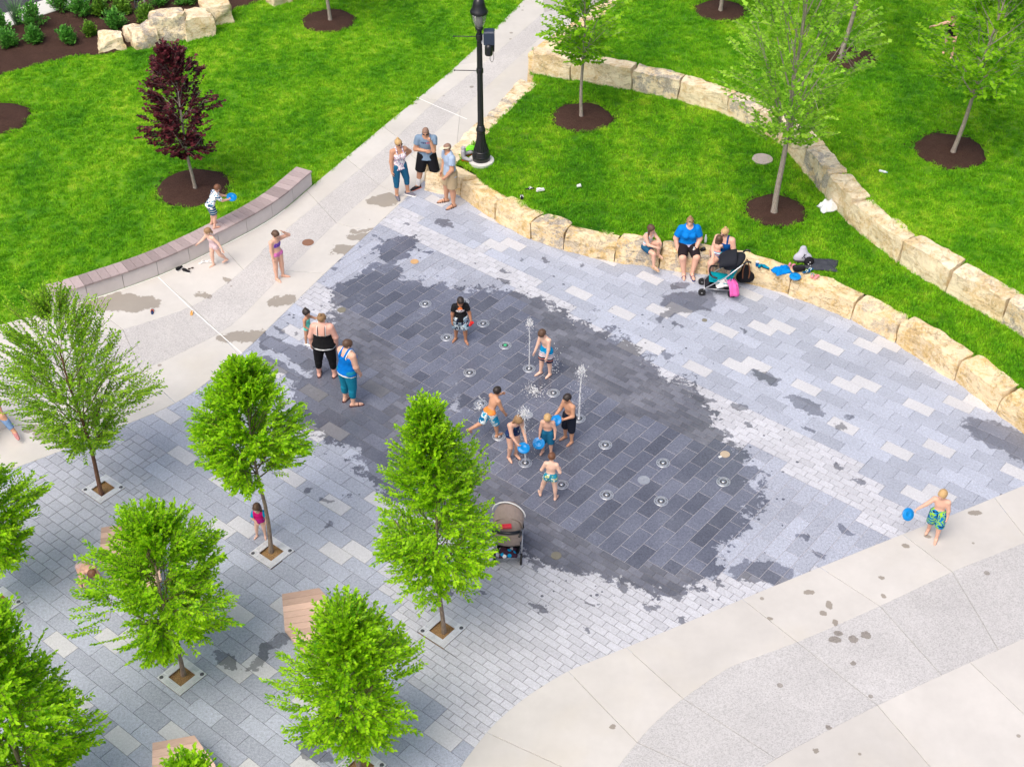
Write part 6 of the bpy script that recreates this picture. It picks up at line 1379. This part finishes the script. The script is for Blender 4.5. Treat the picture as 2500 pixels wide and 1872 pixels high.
bc = p.mid('L'); root = thing('water_bottle', 'clear water bottle in the hand of the woman in the blue T-shirt', 'bottle', bc-Vector((0, 0, .08))); CLEAR = plain('clear_plastic', (.66, .72, .74), .15); MB().lathe([(.03, -.10), (.033, -.09), (.033, .04), (.015, .08), (.013, .10)], bc, 16).build('bottle', CLEAR, root, True); MB().lathe([(.015, .095), (.015, .115), (.005, .117)], bc, 12).build('cap', WHITE_C, root)
p = Human('woman in navy tank top and sunglasses sitting with a child on her lap', seat(1766, 628), D_(-22), 1.68, SK_FAIR, 1.32, 6, head=(-30, 10), pelvis=seat(1766, 628, .10), aR=((.22, .35, -.9), (-.25, .75, -.6)), aL=((.3, .2, -1), (-.5, .8, -.3)), lL=((.42, .9, -.12), (.05, .1, -1)), lR=((.22, .95, -.16), (-.02, .1, -1)), z=wz, chest=1, toes=(0, 0))
p.tank(cloth('navy_top', (.0, .06, .24)), -.03, .012, .238, .05, 'tank_top', .022); p.shorts(cloth('blue_shorts2', (.02, .09, .22)), .55, .012, .01); p.hair('blond', 'topbun'); p.shades(plain('dark_red_lens', (.06, .012, .015), .2)); p.sandals(cloth('dark_flipflop3', (.03, .02, .02)), 1)
kn = (p.J['hpR']+p.J['knR'])/2; lap = Vector((kn[0]+.02, kn[1]-.02, kn[2]+.15))
p = Human('small child in striped swim trunks sitting on the lap of the woman in navy', lap, D_(150), .92, SK_FAIR, 1.0, 6, head=(25, 5), pelvis=lap, aL=((.3, .6, -.3), (.0, .7, .5)), aR=((.2, .5, -.6), (-.2, .8, 0)), lL=((.75, .6, -.25), (.1, .1, -1)), lR=((.75, .6, -.25), (.1, .1, -1)), z=wz)
p.briefs(patt('swim_stripe', stripes([(.02, .10, .3), (.75, .75, .78), (.1, .45, .55), (.65, .2, .22)], .075)), .085, .010, .32, 'swim_trunks'); p.hair('brown', 'bob', .05)

# among the trees
p = Human('toddler in pink and blue swim shirt standing behind a tree trunk', feet((626, 1308), (650, 1316)), D_(6), .92, SK_LIGHT, 1.05, 4, head=(-18, 15), aR=((.3, .05, -1), (-.55, .45, -.55)), aL=((.4, .12, -.9), (-.15, .2, -1)), lL=((.10, .04, -1), (.02, -.02, -1)), lR=((.16, -.04, -1), (.06, -.05, -1)), toes=(5, 30))
def rash(m):
    sp = m.n('ShaderNodeSeparateXYZ'); m.l(m.obj(), sp.inputs[0]); return m.mix(m.math('GREATER_THAN', m.math('ABSOLUTE', sp.outputs[0]), .088), m.ramp(sp.outputs[2], [(0, (.42, .02, .24)), (.52, (.70, .01, .20))], 'CONSTANT'), (.0, .32, .58))
p.tee(patt('rash_guard', rash), .75, -.01, .010); p.briefs(cloth('magenta', (.4, .02, .24)), .06, .010, .12); p.hair('brown', 'bob', .05)
p = Human('child with wet brown hair crouching on all fours behind the round tree', G(214, 1424), D_(40), 1.15, SK_FAIR, 1.0, 72, head=(0, 25), aR=((.18, .12, -1), (.10, .25, -1)), aL=((.18, .12, -1), (.05, .25, -1)), lL=((.25, .75, -.7), (.05, -.75, -.7)), lR=((.25, .75, -.7), (.05, -.75, -.7)), hands=('open', 'open'))
p.briefs(cloth('pink_brief', (.65, .45, .45)), .085, .006, .1); p.hair('auburn', 'long', .05)
p = Human('person in light blue jeans and red top sitting cut off by the left edge', G(-22, 1052), D_(35), 1.66, SK_TAN, 1.1, 12, head=(0, 10), pelvis=Vector((*G(-22, 1048).xy, .42)), aR=((.3, .1, -1), (0, .6, -.6)), aL=((.3, .1, -1), (0, .6, -.6)), lL=((.35, 1, .25), (.25, .55, -.75)), lR=((.2, 1, .1), (.6, .6, .05)), z=0)
p.tee(cloth('red_top', (.6, .01, .02)), .5, -.04, .014); p.shorts(cloth('light_jeans', (.17, .28, .48)), 1.78, .012, .004, .085, 'jeans'); p.hair('brown'); p.shoes(cloth('pinkish_shoe', (.5, .22, .22)))
c = G(-30, 1042); root = thing('stone_seat', 'low concrete seat under the person at the left edge', 'seat', c); MB().bevbox(c+Vector((0, 0, .16)), (.6, .55, .34), .03, .6).build('block', BENCH_CONC, root)
p = Human('girl in black swimwear reaching out behind the leaves at the top right', feet((2312, 138), z=Z_UP), D_(-30), 1.38, SK_FAIR, .95, 18, head=(0, 0), aR=((.8, .4, -.35), (.8, .4, -.25)), aL=((.2, .2, -1), (.0, .3, -1)), lL=((.15, .1, -1), (.05, -.05, -1)), lR=((.15, -.1, -1), (.05, -.1, -1)), group='people at the splash fountain')
p.swim(cloth('black_swim', (.012, .012, .014)), .235); p.hair('auburn', 'pony')
# ------------------------------------------------------------------ water jets
def water():
    m = NT('white_water'); m.set((.93, .95, .98), .25, 0, .5); m.b.inputs['Transmission Weight'].default_value = .10; m.b.inputs['IOR'].default_value = 1.33
    tr = m.n('ShaderNodeBsdfTransparent'); mx = m.n('ShaderNodeMixShader'); m.l(m.math('MULTIPLY', m.step(m.noise(m.scale(m.pos(), 1, 1, .35), 38, 3, .7), .36, .62), .9), mx.inputs[0]); m.l(tr.outputs[0], mx.inputs[1]); m.l(m.b.outputs[0], mx.inputs[2]); m.l(mx.outputs[0], m.out.inputs[0])
    return m.m
WATER = water()
def drop(mb, c, r):
    c = Vector(c); mb.add([c+Vector(v)*r for v in ((1, 0, 0), (-1, 0, 0), (0, 1, 0), (0, -1, 0), (0, 0, 1.3), (0, 0, -1.3))], [(0, 2, 4), (2, 1, 4), (1, 3, 4), (3, 0, 4), (2, 0, 5), (1, 2, 5), (3, 1, 5), (0, 3, 5)])
def jet(label, p, ytop, seed, r0=.022, spray=110, crown=.10, off=0.0):
    b = G(*p); H = top_height(b, ytop); rr = random.Random(seed); root = thing('water_jet', label, 'water jet', b)
    m = MB(); n = 34; pts = []; rad = []
    for i in range(n):
        t = i/(n-1); pts.append(b+Vector((off*t*t+.008*math.sin(i*1.7+seed)*t, .008*math.cos(i*2.1)*t, .02+H*.94*t))); rad.append(r0*(1.15-.45*t)*(1+rr.uniform(-.22, .3)*(.4+t)))
    m.tube(pts, rad, 8); m.build('column', WATER, root, True)
    m = MB(); top = pts[-1]
    for k in range(110):
        g1 = rr.gauss(0, crown*.38); c = top+Vector((g1, rr.gauss(0, crown*.32), rr.gauss(0, .05)-abs(g1)*.5)); q = rr.uniform(.004, .015); m.ball(c, (q, q, q*rr.uniform(.8, 2.2)), 6, 4)
    m.build('crest', WATER, root, True)
    m = MB()
    for k in range(spray):
        a = rr.random()*6.283; h = rr.random()**.7; d = abs(rr.gauss(0, crown*.75))*(.5+1.2*(1-h)); drop(m, b+Vector((off*h+math.cos(a)*d, math.sin(a)*d, .02+H*h*1.04)), rr.uniform(.003, .0095))
    tag(m.build('spray', WATER, root), kind='stuff')
jet('thin water jet beside the boy in striped shorts', (1292, 900), 782, 1, .013, 160, .11)
jet('tallest straight water jet at the right of the children', (1413.5, 1021.5), 898, 2, .019, 420, .14, .02)
jet('water jet in front of the girl in the navy swimsuit', (1282.5, 1130), 1000, 3, .015, 420, .16, -.03)
def splash(label, p, r, n, seed, hmax=.12):
    b = G(*p); rr = random.Random(seed); m = MB()
    for k in range(n):
        a = rr.random()*6.283; d = r*abs(rr.gauss(0, .5)); drop(m, b+Vector((math.cos(a)*d*1.25, math.sin(a)*d, .012+rr.random()**2*hmax)), rr.uniform(.004, .017)*(1.2-min(1, d/r)*.7))
    o = m.build('water_splash', WATER, base=b); tag(o, label, 'water splash', None, 'stuff')
splash('white splash of falling water between the idle nozzle and the striped boy', (1306, 958), .34, 420, 5)
splash('small splash of drops behind the legs of the striped boy', (1352, 905), .22, 130, 6, .7)
splash('flick of water behind the running boy', (1172, 1000), .16, 110, 7, .35)

# ------------------------------------------------------------------ strollers
TYRE = plain('tyre_rubber', (.02, .02, .022), .7); HUB = plain('grey_hub', (.35, .36, .38), .4); TUBE_S = plain('silver_tube', (.55, .57, .60), .3, .7)
def wheel(root, c, r, w, ax):
    c = Vector(c); ax = Vector(ax).normalized(); Q = ax.to_track_quat('Z', 'Y').to_matrix().to_4x4()
    m = MB(); m.M = Matrix.Translation(c)@Q; m.lathe([(r*.72, -w/2), (r*.95, -w/2), (r, -w*.25), (r, w*.25), (r*.95, w/2), (r*.72, w/2)], (0, 0, 0), 24); o = m.build('wheel', TYRE, root)
    m = MB(); m.M = Matrix.Translation(c)@Q; m.lathe([(r*.2, -w*.6), (r*.2, w*.6)], (0, 0, 0), 12)
    for k in range(5): a = k*1.2566; m.tube([(r*.15*math.cos(a), r*.15*math.sin(a), 0), (r*.78*math.cos(a), r*.78*math.sin(a), 0)], r*.07, 5)
    h = m.build('rim', HUB, root); h.parent = o
def stroller(label, c, yaw, fab, trim, frame, sc_=1.0, cloth_=None, wheels2=True):
    """front towards local +x"""
    R = Matrix.Rotation(yaw, 4, 'Z'); M = Matrix.Translation(Vector(c))@R@Matrix.Scale(sc_, 4); P_ = lambda x, y, z: M@Vector((x, y, z)); root = thing('stroller', label, 'stroller', c, 'strollers')
    ax = (R@Vector((0, 1, 0))).to_3d()
    for s in (-1, 1):
        wheel(root, P_(-.32, s*.24, .11*1), .11*sc_, .035, ax)
        for k in ((-.022, .022) if wheels2 else (0,)): wheel(root, P_(.38, s*.22+k, .085), .085*sc_, .025, ax)
    m = MB()
    for s in (-1, 1):
        m.tube([P_(.38, s*.22, .10), P_(.30, s*.23, .22), P_(-.12, s*.25, .55), P_(-.52, s*.25, .98)], .014*sc_, 7); m.tube([P_(-.32, s*.24, .11), P_(-.12, s*.25, .55)], .013*sc_, 7); m.tube([P_(.30, s*.23, .2), P_(-.30, s*.24, .2)], .011*sc_, 6)
    m.tube([P_(-.32, -.24, .11), P_(-.32, .24, .11)], .012*sc_, 7); m.tube([P_(.33, -.22, .18), P_(.33, .22, .18)], .011*sc_, 7); m.build('frame', frame, root, True)
    m = MB()
    for s in (-1, 1): m.tube(curve([P_(-.50, s*.25, .96), P_(-.56, s*.25, 1.02), P_(-.62, s*.24, 1.02), P_(-.66, s*.22, .99)], 4), .022*sc_, 8)
    m.build('handle', BLACK_PAINT, root, True)
    def sheet_(name, f, mat, nu=10, nv=8, th=.012):
        m = MB(); vs = [P_(*f(i/nu, j/nv)) for i in range(nu+1) for j in range(nv+1)]; fs = [(i*(nv+1)+j, (i+1)*(nv+1)+j, (i+1)*(nv+1)+j+1, i*(nv+1)+j+1) for i in range(nu) for j in range(nv)]; m.add(vs, fs)
        o = m.build(name, mat, root, True); so = o.modifiers.new('thick', 'SOLIDIFY'); so.thickness = th*sc_; return o
    sheet_('seat', lambda u, v: ((.24-.46*min(1, u*2) if u < .5 else -.22-.20*(u-.5)*2), (v-.5)*.42, (.34-.05*u*2+.05*abs(v-.5)*2 if u < .5 else .29+.52*(u-.5)*2+.05*abs(v-.5)*2)), trim)
    sheet_('canopy', lambda u, v: (-.34+.50*math.sin(u*1.75)*.95-.12*u, math.cos(v*math.pi)*.25*(1-.05*u), .74+.02+.26*math.cos(u*1.55)*.9*math.sin(v*math.pi)**.6+.10*(1-u)+.02), fab, 12, 12)
    sheet_('basket', lambda u, v: (-.28+.50*u, math.cos(v*math.pi)*.21, .26-.13*math.sin(v*math.pi)), cloth('basket_dark', (.03, .03, .035)))
    m = MB(); m.tube(curve([P_(.06, -.25, .52), P_(.20, -.2, .55), P_(.24, 0, .56), P_(.20, .2, .55), P_(.06, .25, .52)], 5), .022*sc_, 8); m.build('bumper_bar', BLACK_PAINT, root, True)
    sheet_('foot_rest', lambda u, v: (.22+.10*u, (v-.5)*.36, .33-.16*u), fab)
    if cloth_:
        lab2, mat2 = cloth_
        o = MB(); rr = random.Random(4)
    return root, P_
rc, fc = G(1786, 712), G(1722, 708); ax_ = fc-rc
s1, P1_ = stroller('dark stroller with teal lining parked in front of the seat wall', rc.lerp(fc, .52), math.atan2(ax_.y, ax_.x), cloth('black_canopy', (.02, .022, .03)), cloth('teal_seat', (.0, .30, .38)), TUBE_S, 1.0)
m = MB(); m.ball(P1_(-.30, 0, .86), (.30, .25, .13), 18, 10, (Matrix.Rotation(math.atan2(ax_.y, ax_.x), 3, 'Z')@Matrix.Rotation(math.radians(38), 3, 'Y'))); m.build('hood_shell', cloth('black_canopy', (.02, .022, .03)), s1, True)
def drape(label, name, c, sx, sy, h, mat, seed, rz=0.0, drop_=.0, cat='cloth', amp=.05):
    """crumpled cloth lying on something"""
    rr = random.Random(seed); n = 16; R = Matrix.Rotation(rz, 3, 'Z'); m = MB(); vs = []; o = Vector((seed*1.7, seed*.9, 0))
    for i in range(n+1):
        for j in range(n+1):
            x, y = i/n-.5, j/n-.5; ang = math.atan2(y, x); rad = 1+.28*mnoise.noise(Vector((math.cos(ang)*1.3, math.sin(ang)*1.3, seed))); q = Vector((x*sx*rad, y*sy*rad, 0)); e = max(abs(x), abs(y))*2
            z = max(.008, h*(1-e**2.2)+amp*(mnoise.noise(Vector((x*5, y*5, seed)))+.6*mnoise.noise(Vector((x*11, y*11, seed+3))))*(1-.6*e)); z -= drop_*max(0, -y*2)**2
            vs.append(Vector(c)+R@q+Vector((0, 0, z)))
    m.add(vs, [(i*(n+1)+j, (i+1)*(n+1)+j, (i+1)*(n+1)+j+1, i*(n+1)+j+1) for i in range(n) for j in range(n)]); ob = m.build(name, mat, None, True, base=c); ob.modifiers.new('thick', 'SOLIDIFY').thickness = .012; tag(ob, label, cat); return ob
drape('bright pink towel hanging over the back of the dark stroller', 'towel', P1_(-.30, .27, .42), .24, .36, .05, cloth('hot_pink', (.75, .13, .42)), 3, .3, .25, 'towel', .10)
drape('white cloth bundled in the basket of the dark stroller', 'cloth_bundle', P1_(-.08, .14, .28), .34, .26, .12, WHITE_C, 4, .2, 0, 'cloth')
rc = G(1243, 1381); s2, P2_ = stroller('beige stroller with a large canopy half hidden behind the tree', Vector((rc.x+.0, rc.y+.42, 0)), math.radians(86), cloth('beige', (.34, .27, .235)), cloth('beige_seat', (.34, .27, .235)), TUBE_S, 1.04, None, False)
BEIGE = cloth('beige', (.34, .27, .235)); Rm = Matrix.Rotation(math.radians(86), 3, 'Z')
m = MB(); m.ball(P2_(-.16, 0, .93), (.34, .285, .27), 20, 14, Rm@Matrix.Rotation(math.radians(-28), 3, 'Y')); m.build('hood_shell', BEIGE, s2, True)
m = MB(); m.tube([P2_(-.16+.20*math.cos(a)*.3+.10, .295*math.cos(a), .95+.29*math.sin(a)) for a in [i*math.pi/14 for i in range(15)]], .014, 6); m.build('hood_rim', WHITE_C, s2, True)
m = MB(); m.ball(P2_(-.33, 0, .66), (.16, .27, .24), 18, 12, Rm@Matrix.Rotation(math.radians(-20), 3, 'Y')); m.build('seat_back', BEIGE, s2, True)
m = MB(); m.tube(curve([P2_(-.50, -.22, .97), P2_(-.60, -.12, 1.03), P2_(-.62, 0, 1.04), P2_(-.60, .12, 1.03), P2_(-.50, .22, .97)], 5), .035, 8); m.build('console', BLACK_PAINT, s2, True)
o = MB().bevbox(P2_(-.47, .02, 1.06), (.20, .09, .05), .01, .1).build('wallet', plain('red_leather', (.70, .03, .05), .4), base=P2_(-.47, .02, 1.035)); tag(o, 'red wallet lying on the console of the beige stroller', 'wallet')
drape('dark bag with blue and white things under the beige stroller', 'bag', P2_(-.30, 0, .22), .34, .26, .12, patt('bag_mix', spots((.05, .02, .04), [(.0, .3, .6), (.8, .8, .8), (.05, .02, .04)], 9, .35)), 8, 0, 0, 'bag')

# ------------------------------------------------------------------ things on the wall
def wallp(x, y, z=.52): q = G(x, y, z); return Vector((q.x, q.y, z))
def shoe(label, c, rz, mat, sole, L=.22, strap=False, name='shoe', roll=0.0):
    R = Matrix.Rotation(rz, 4, 'Z')@Matrix.Rotation(roll, 4, 'X'); root = thing(name, label, 'shoe', c); f = A3(c)
    T_ = lambda x, y, z: A3(Vector(c)+(R@Vector((x, y, z))).to_3d())
    yv = A3((R@Vector((0, 0, 1))).to_3d()); V, F = field([Part(T_(-L*.34, 0, .014), T_(L*.34, 0, .014), L*.15, L*.185, .32, yv)], .009, 0); np_obj('sole', V, F, sole, root)
    if strap:
        m = MB()
        for s in (1, -1): m.tube([T_(L*.30, 0, .025), T_(L*.10, s*L*.10, .055), T_(-L*.06, s*L*.15, .022)], .009, 6)
        m.build('strap', mat, root, True)
    else:
        V, F = field([Part(T_(-L*.28, 0, .045), T_(L*.34, 0, .030), L*.17, L*.14), Part(T_(-L*.30, 0, .075), T_(-L*.05, 0, .06), L*.15, L*.14)], .009, .01, [(T_(0, 0, .085), yv)], [Part(T_(-L*.26, 0, .10), T_(L*.0, 0, .105), L*.10, L*.09)]); np_obj('upper', V, F, mat, root)
    return root
BLK = cloth('black_shoe', (.015, .015, .018)); TURQ = cloth('turquoise_shoe', (.0, .26, .42)); PINKS = cloth('pink_sandal', (.78, .28, .38)); CORAL = cloth('coral_sandal', (.80, .30, .32))
c = wallp(1848, 649); root = thing('cup', 'blue paper cup standing on the seat wall', 'cup', c); MB().lathe([(.032, 0), (.043, .11), (.045, .115), (.040, .115), (.03, .012)], c, 20).build('wall', plain('blue_cup', (.0, .13, .45), .4), root); MB().lathe([(.044, .105), (.046, .118), (.042, .118)], c, 20).build('rim', WHITE_C, root)
shoe('left turquoise water shoe beside the blue cup', wallp(1856, 652), .9, TURQ, BLK, .19); shoe('right turquoise water shoe nearer the blue shirt', wallp(1869, 655), -.5, TURQ, BLK, .19)
drape('crumpled bright blue shirt on the seat wall', 'shirt', wallp(1908, 662), .42, .30, .13, cloth('blue_shirt', (.0, .22, .66)), 11, .35, 0, 'shirt', .08)
shoe('pink clog standing upright behind the blue shirt', wallp(1928, 648), 1.2, PINKS, PINKS, .16); shoe('pink clog lying next to the black camera', wallp(1937, 651), .9, PINKS, PINKS, .16)
frisbee('blue flying disc lying on the seat wall', wallp(1941, 676, .535)+Vector((0, 0, .016)), (0, -.05, 1), .135)
c = wallp(1950, 658); root = thing('purse', 'small black purse on the seat wall behind the flying disc', 'purse', c); MB().bevbox(c+Vector((0, 0, .05)), (.26, .14, .10), .02, .2).build('body', BLK, root); MB().box(c+Vector((0, -.02, .105)), (.24, .012, .012), .2).build('zip', STEEL_D, root)
shoe('navy sandal with pale stripes on the seat wall', wallp(1968, 665), .3, cloth('pale_strap', (.6, .7, .6)), cloth('navy_sole', (.0, .09, .25)), .21, True, 'sandal'); shoe('second navy sandal tucked behind the coral ones', wallp(1977, 660), .6, cloth('pale_strap2', (.6, .75, .75)), cloth('navy_sole', (.0, .09, .25)), .21, True, 'sandal')
shoe('left coral flip flop on the seat wall', wallp(1983, 674), 1.2, cloth('green_strap', (.1, .5, .4)), CORAL, .22, True, 'flip_flop'); shoe('right coral flip flop at the edge of the wall', wallp(1993, 677), .9, CORAL, CORAL, .22, True, 'flip_flop')
# grey drawstring bag
c = wallp(1958, 640, Z_MID+.02); root = thing('backpack', 'grey and charcoal drawstring bag leaning at the grass edge', 'backpack', c)
V, F = field([Part(c+Vector((-.10, 0, .12)), c+Vector((.10, 0, .12)), .12, .12, .7, (0, 1, 0)), Part(c+Vector((0, .02, .16)), c+Vector((0, .06, .34)), .15, .08, .7, (0, 1, 0))], .014, .05); np_obj('bag', V, F, patt('grey_bag', zbands([(0, (.12, .12, .13)), (.10, (.46, .46, .54))])), root)
m = MB(); q = c+Vector((.0, -.125, .24)); m.tube([q+Vector((-.05, 0, -.05)), q+Vector((-.01, -.004, 0)), q+Vector((.04, 0, -.06))], .010, 5); m.tube([q+Vector((-.01, -.004, 0)), q+Vector((.005, -.002, .04))], .013, 5); m.tube([q+Vector((.005, 0, .03)), q+Vector((.05, .004, .06))], .007, 5); m.ball(q+Vector((.0, .0, .06)), .013, 6, 5); m.build('emblem', BLK, root)
c = wallp(1974, 648, Z_MID+.02); root = thing('cap', 'black cap with white marks leaning on the grey bag', 'cap', c); m = MB(); m.ball(c+Vector((0, 0, .10)), (.12, .10, .13), 14, 9); m.build('crown', BLK, root, True)
m = MB()
for dx, dz in ((.0, .15), (-.03, .10), (.02, .06)): m.ball(c+Vector((dx, -.098, dz)), .013, 6, 5)
m.tube([c+Vector((-.06, -.10, .03)), c+Vector((0, -.11, .0)), c+Vector((.06, -.09, .06))], .010, 5); m.build('trim', WHITE_C, root)
drape('dark grey jacket spread on the grass behind the wall', 'jacket', wallp(2006, 646, Z_MID+.04), .78, .50, .08, cloth('charcoal', (.05, .055, .07)), 13, -.2, 0, 'jacket', .06)
# handbag against the wall
c = G(1816, 694); c = Vector((c.x, c.y-.02, 0)); root = thing('handbag', 'black handbag with tan straps hanging beside the stroller', 'handbag', c)
V, F = field([Part(c+Vector((-.06, 0, .22)), c+Vector((.08, 0, .22)), .15, .15, .55, (0, 1, 0)), Part(c+Vector((0, 0, .3)), c+Vector((0, .02, .46)), .13, .10, .6, (0, 1, 0))], .014, .04); np_obj('bag', V, F, BLK, root)
TANL = plain('tan_leather', (.22, .085, .04), .5); m = MB()
for s in (-1, 1): m.tube(curve([c+Vector((s*.07, -.10, .25)), c+Vector((s*.08, -.08, .45)), c+Vector((s*.03, -.02, .66)), c+Vector((0, 0, .72))], 4), .016, 6)
m.build('strap', TANL, root, True)
c = wallp(1722, 592); root = thing('water_bottle', 'clear plastic bottle standing on the wall between the two women', 'bottle', c); MB().lathe([(.03, 0), (.033, .01), (.033, .14), (.015, .18), (.013, .20)], c, 16).build('bottle', CLEAR, root, True); MB().lathe([(.015, .195), (.015, .215), (.005, .217)], c, 12).build('cap', WHITE_C, root)
c = wallp(1716, 612); root = thing('camera', 'small black camera with strap on the wall between the two women', 'camera', c); MB().bevbox(c+Vector((0, 0, .04)), (.12, .06, .075), .008, .3).build('body', BLK, root); MB().lathe([(.025, .07), (.025, .10), (.01, .10)], c+Vector((.01, -.01, 0)), 14).build('lens', STEEL_D, root); MB().tube(curve([c+Vector((-.06, 0, .05)), c+Vector((-.11, -.06, .02)), c+Vector((-.12, -.2, -.03)), c+Vector((-.11, -.24, -.2))], 4), .007, 5).build('strap', BLK, root)

# ------------------------------------------------------------------ loose things on the ground
def gp(x, y, z=.008): q = G(x, y, z); return Vector((q.x, q.y, z))
shoe('left black slip-on shoe by the bench', gp(438, 658), 1.0, BLK, WHITE_C, .23); shoe('right black slip-on shoe lying askew by the bench', gp(455, 664), -.4, BLK, WHITE_C, .23)
shoe('left white flip flop near the striding girl', gp(494, 642), .6, WHITE_C, WHITE_C, .21, True, 'flip_flop'); shoe('right white flip flop under the striding girl', gp(510, 639), .05, WHITE_C, WHITE_C, .21, True, 'flip_flop')
m = thing('sunglasses', 'small brown sunglasses dropped by the black shoes', 'sunglasses', gp(466, 656)); q = gp(466, 656); mb = MB()
for s in (-1, 1): mb.ball(q+Vector((s*.035, s*.02, .012)), (.035, .03, .012), 10, 6)
mb.tube([q+Vector((-.01, 0, .015)), q+Vector((.01, 0, .015))], .005, 5); mb.build('lenses', plain('brown_lens', (.05, .03, .02), .3), m, True)
NAVYS = cloth('navy_sandal', (.02, .04, .12)); shoe('navy flip flop with orange strap alone on the path', gp(372, 762), 1.75, cloth('orange_strap', (.7, .2, .1)), NAVYS, .22, True, 'flip_flop')
shoe('orange and black child sandal by the white joint', gp(468, 765), 1.7, cloth('cream_strap', (.75, .7, .5)), cloth('orange_sole2', (.75, .36, .10)), .20, True, 'sandal')
def gl(x, y): q = G(x, y, Z_MID+.045); return Vector((q.x, q.y, Z_MID+.045))
shoe('black and white sports sandal nearest the wall on the middle lawn', gl(1274, 483), 1.6, WHITE_C, BLK, .24, True, 'sandal'); shoe('black and white sports sandal farther back on the middle lawn', gl(1293, 462), .2, WHITE_C, BLK, .24, True, 'sandal'); shoe('white shoe lying on the middle lawn by the black sandals', gl(1319, 466), .4, WHITE_C, WHITE_C, .24)
c = gl(1413, 457); root = thing('paper_cup', 'small white cup lying on the middle lawn', 'cup', c); mb = MB(); mb.M = Matrix.Translation(c+Vector((0, 0, .04)))@Matrix.Rotation(1.2, 4, 'Y'); mb.lathe([(.035, -.05), (.045, .05), (.047, .055), (.04, .05)], (0, 0, 0), 18); mb.build('wall', WHITE_C, root, True); mb = MB(); mb.M = Matrix.Translation(c+Vector((0, 0, .04)))@Matrix.Rotation(1.2, 4, 'Y'); mb.lathe([(.046, .048), (.049, .052), (.049, .058), (.044, .058)], (0, 0, 0), 18); mb.build('rim', WHITE_C, root)
drape('crumpled white plastic bag leaning on the upper wall', 'plastic_bag', gl(2021, 508), .46, .36, .20, plain('white_bag', (.85, .87, .9), .35), 15, .4, 0, 'bag', .12)
c = G(2156, 419, Z_UP+.05); root = thing('water_bottle', 'crushed clear bottle lying in the upper lawn grass', 'bottle', c); mb = MB(); mb.M = Matrix.Translation(c)@Matrix.Rotation(-.6, 4, 'Z')@Matrix.Rotation(1.5, 4, 'Y'); mb.lathe([(.03, -.10), (.034, -.08), (.03, 0), (.034, .05), (.015, .10)], (0, 0, 0), 14); mb.build('bottle', CLEAR, root, True); mb = MB(); mb.M = Matrix.Translation(c)@Matrix.Rotation(-.6, 4, 'Z')@Matrix.Rotation(1.5, 4, 'Y'); mb.lathe([(.016, .095), (.016, .115), (.004, .117)], (0, 0, 0), 12); mb.build('cap', plain('blue_cap', (.2, .5, .7), .4), root)
# helmet and inline skates at the lamp foot
c = G(1151, 372, Z_MID+.03); root = thing('bicycle_helmet', 'lime green helmet lying on the grass at the lamp foot', 'helmet', c); LIMEG = plain('lime_plastic', (.22, .80, .03), .35)
m = MB()
for k in range(-2, 3):
    pts = [c+Vector((math.cos(t)*.15*(1-.03*abs(k)), k*.048, .03+math.sin(t)*(.15-.02*abs(k)))) for t in [i*math.pi/8 for i in range(9)]]; m.tube(pts, .020, 6)
m.tube([c+Vector((math.cos(a)*.155, math.sin(a)*.12, .03)) for a in [i*6.283/20 for i in range(20)]], .020, 6, closed=True); m.build('shell', LIMEG, root, True)
m = MB(); m.ball(c+Vector((0, 0, .05)), (.125, .09, .10), 14, 8); m.build('liner', BLK, root, True)
ORNG = plain('orange_wheel', (.80, .12, .03), .4)
for n, (x, y, rz, lab) in enumerate(((1140, 382, .5, 'grey inline skate with orange wheels beside the green helmet'), (1139, 396, -.5, 'grey inline skate lying in front of the other skate'))):
    c = G(x, y, Z_MID+.03); root = thing('inline_skate', lab, 'skate', c); R = Matrix.Rotation(rz, 3, 'Z'); f = lambda a, b, z: c+R@Vector((a, b, z))
    V, F = field([Part(f(-.08, 0, .10), f(.12, 0, .09), .05, .045), Part(f(-.08, 0, .12), f(-.10, 0, .27), .055, .06)], .011, .02); np_obj('boot', V, F, cloth('grey_boot', (.38, .38, .42)), root)
    m = MB()
    for k in range(4): m.M = Matrix.Translation(f(-.11+.078*k, 0, .035))@R.to_4x4()@Matrix.Rotation(math.pi/2, 4, 'X'); m.lathe([(.034, -.010), (.036, 0), (.034, .010)], (0, 0, 0), 14)
    m.M = None; m.build('wheels', ORNG, root); MB().box(f(0, 0, .055), (.28, .022, .025), R=R).build('chassis', BLK, root)
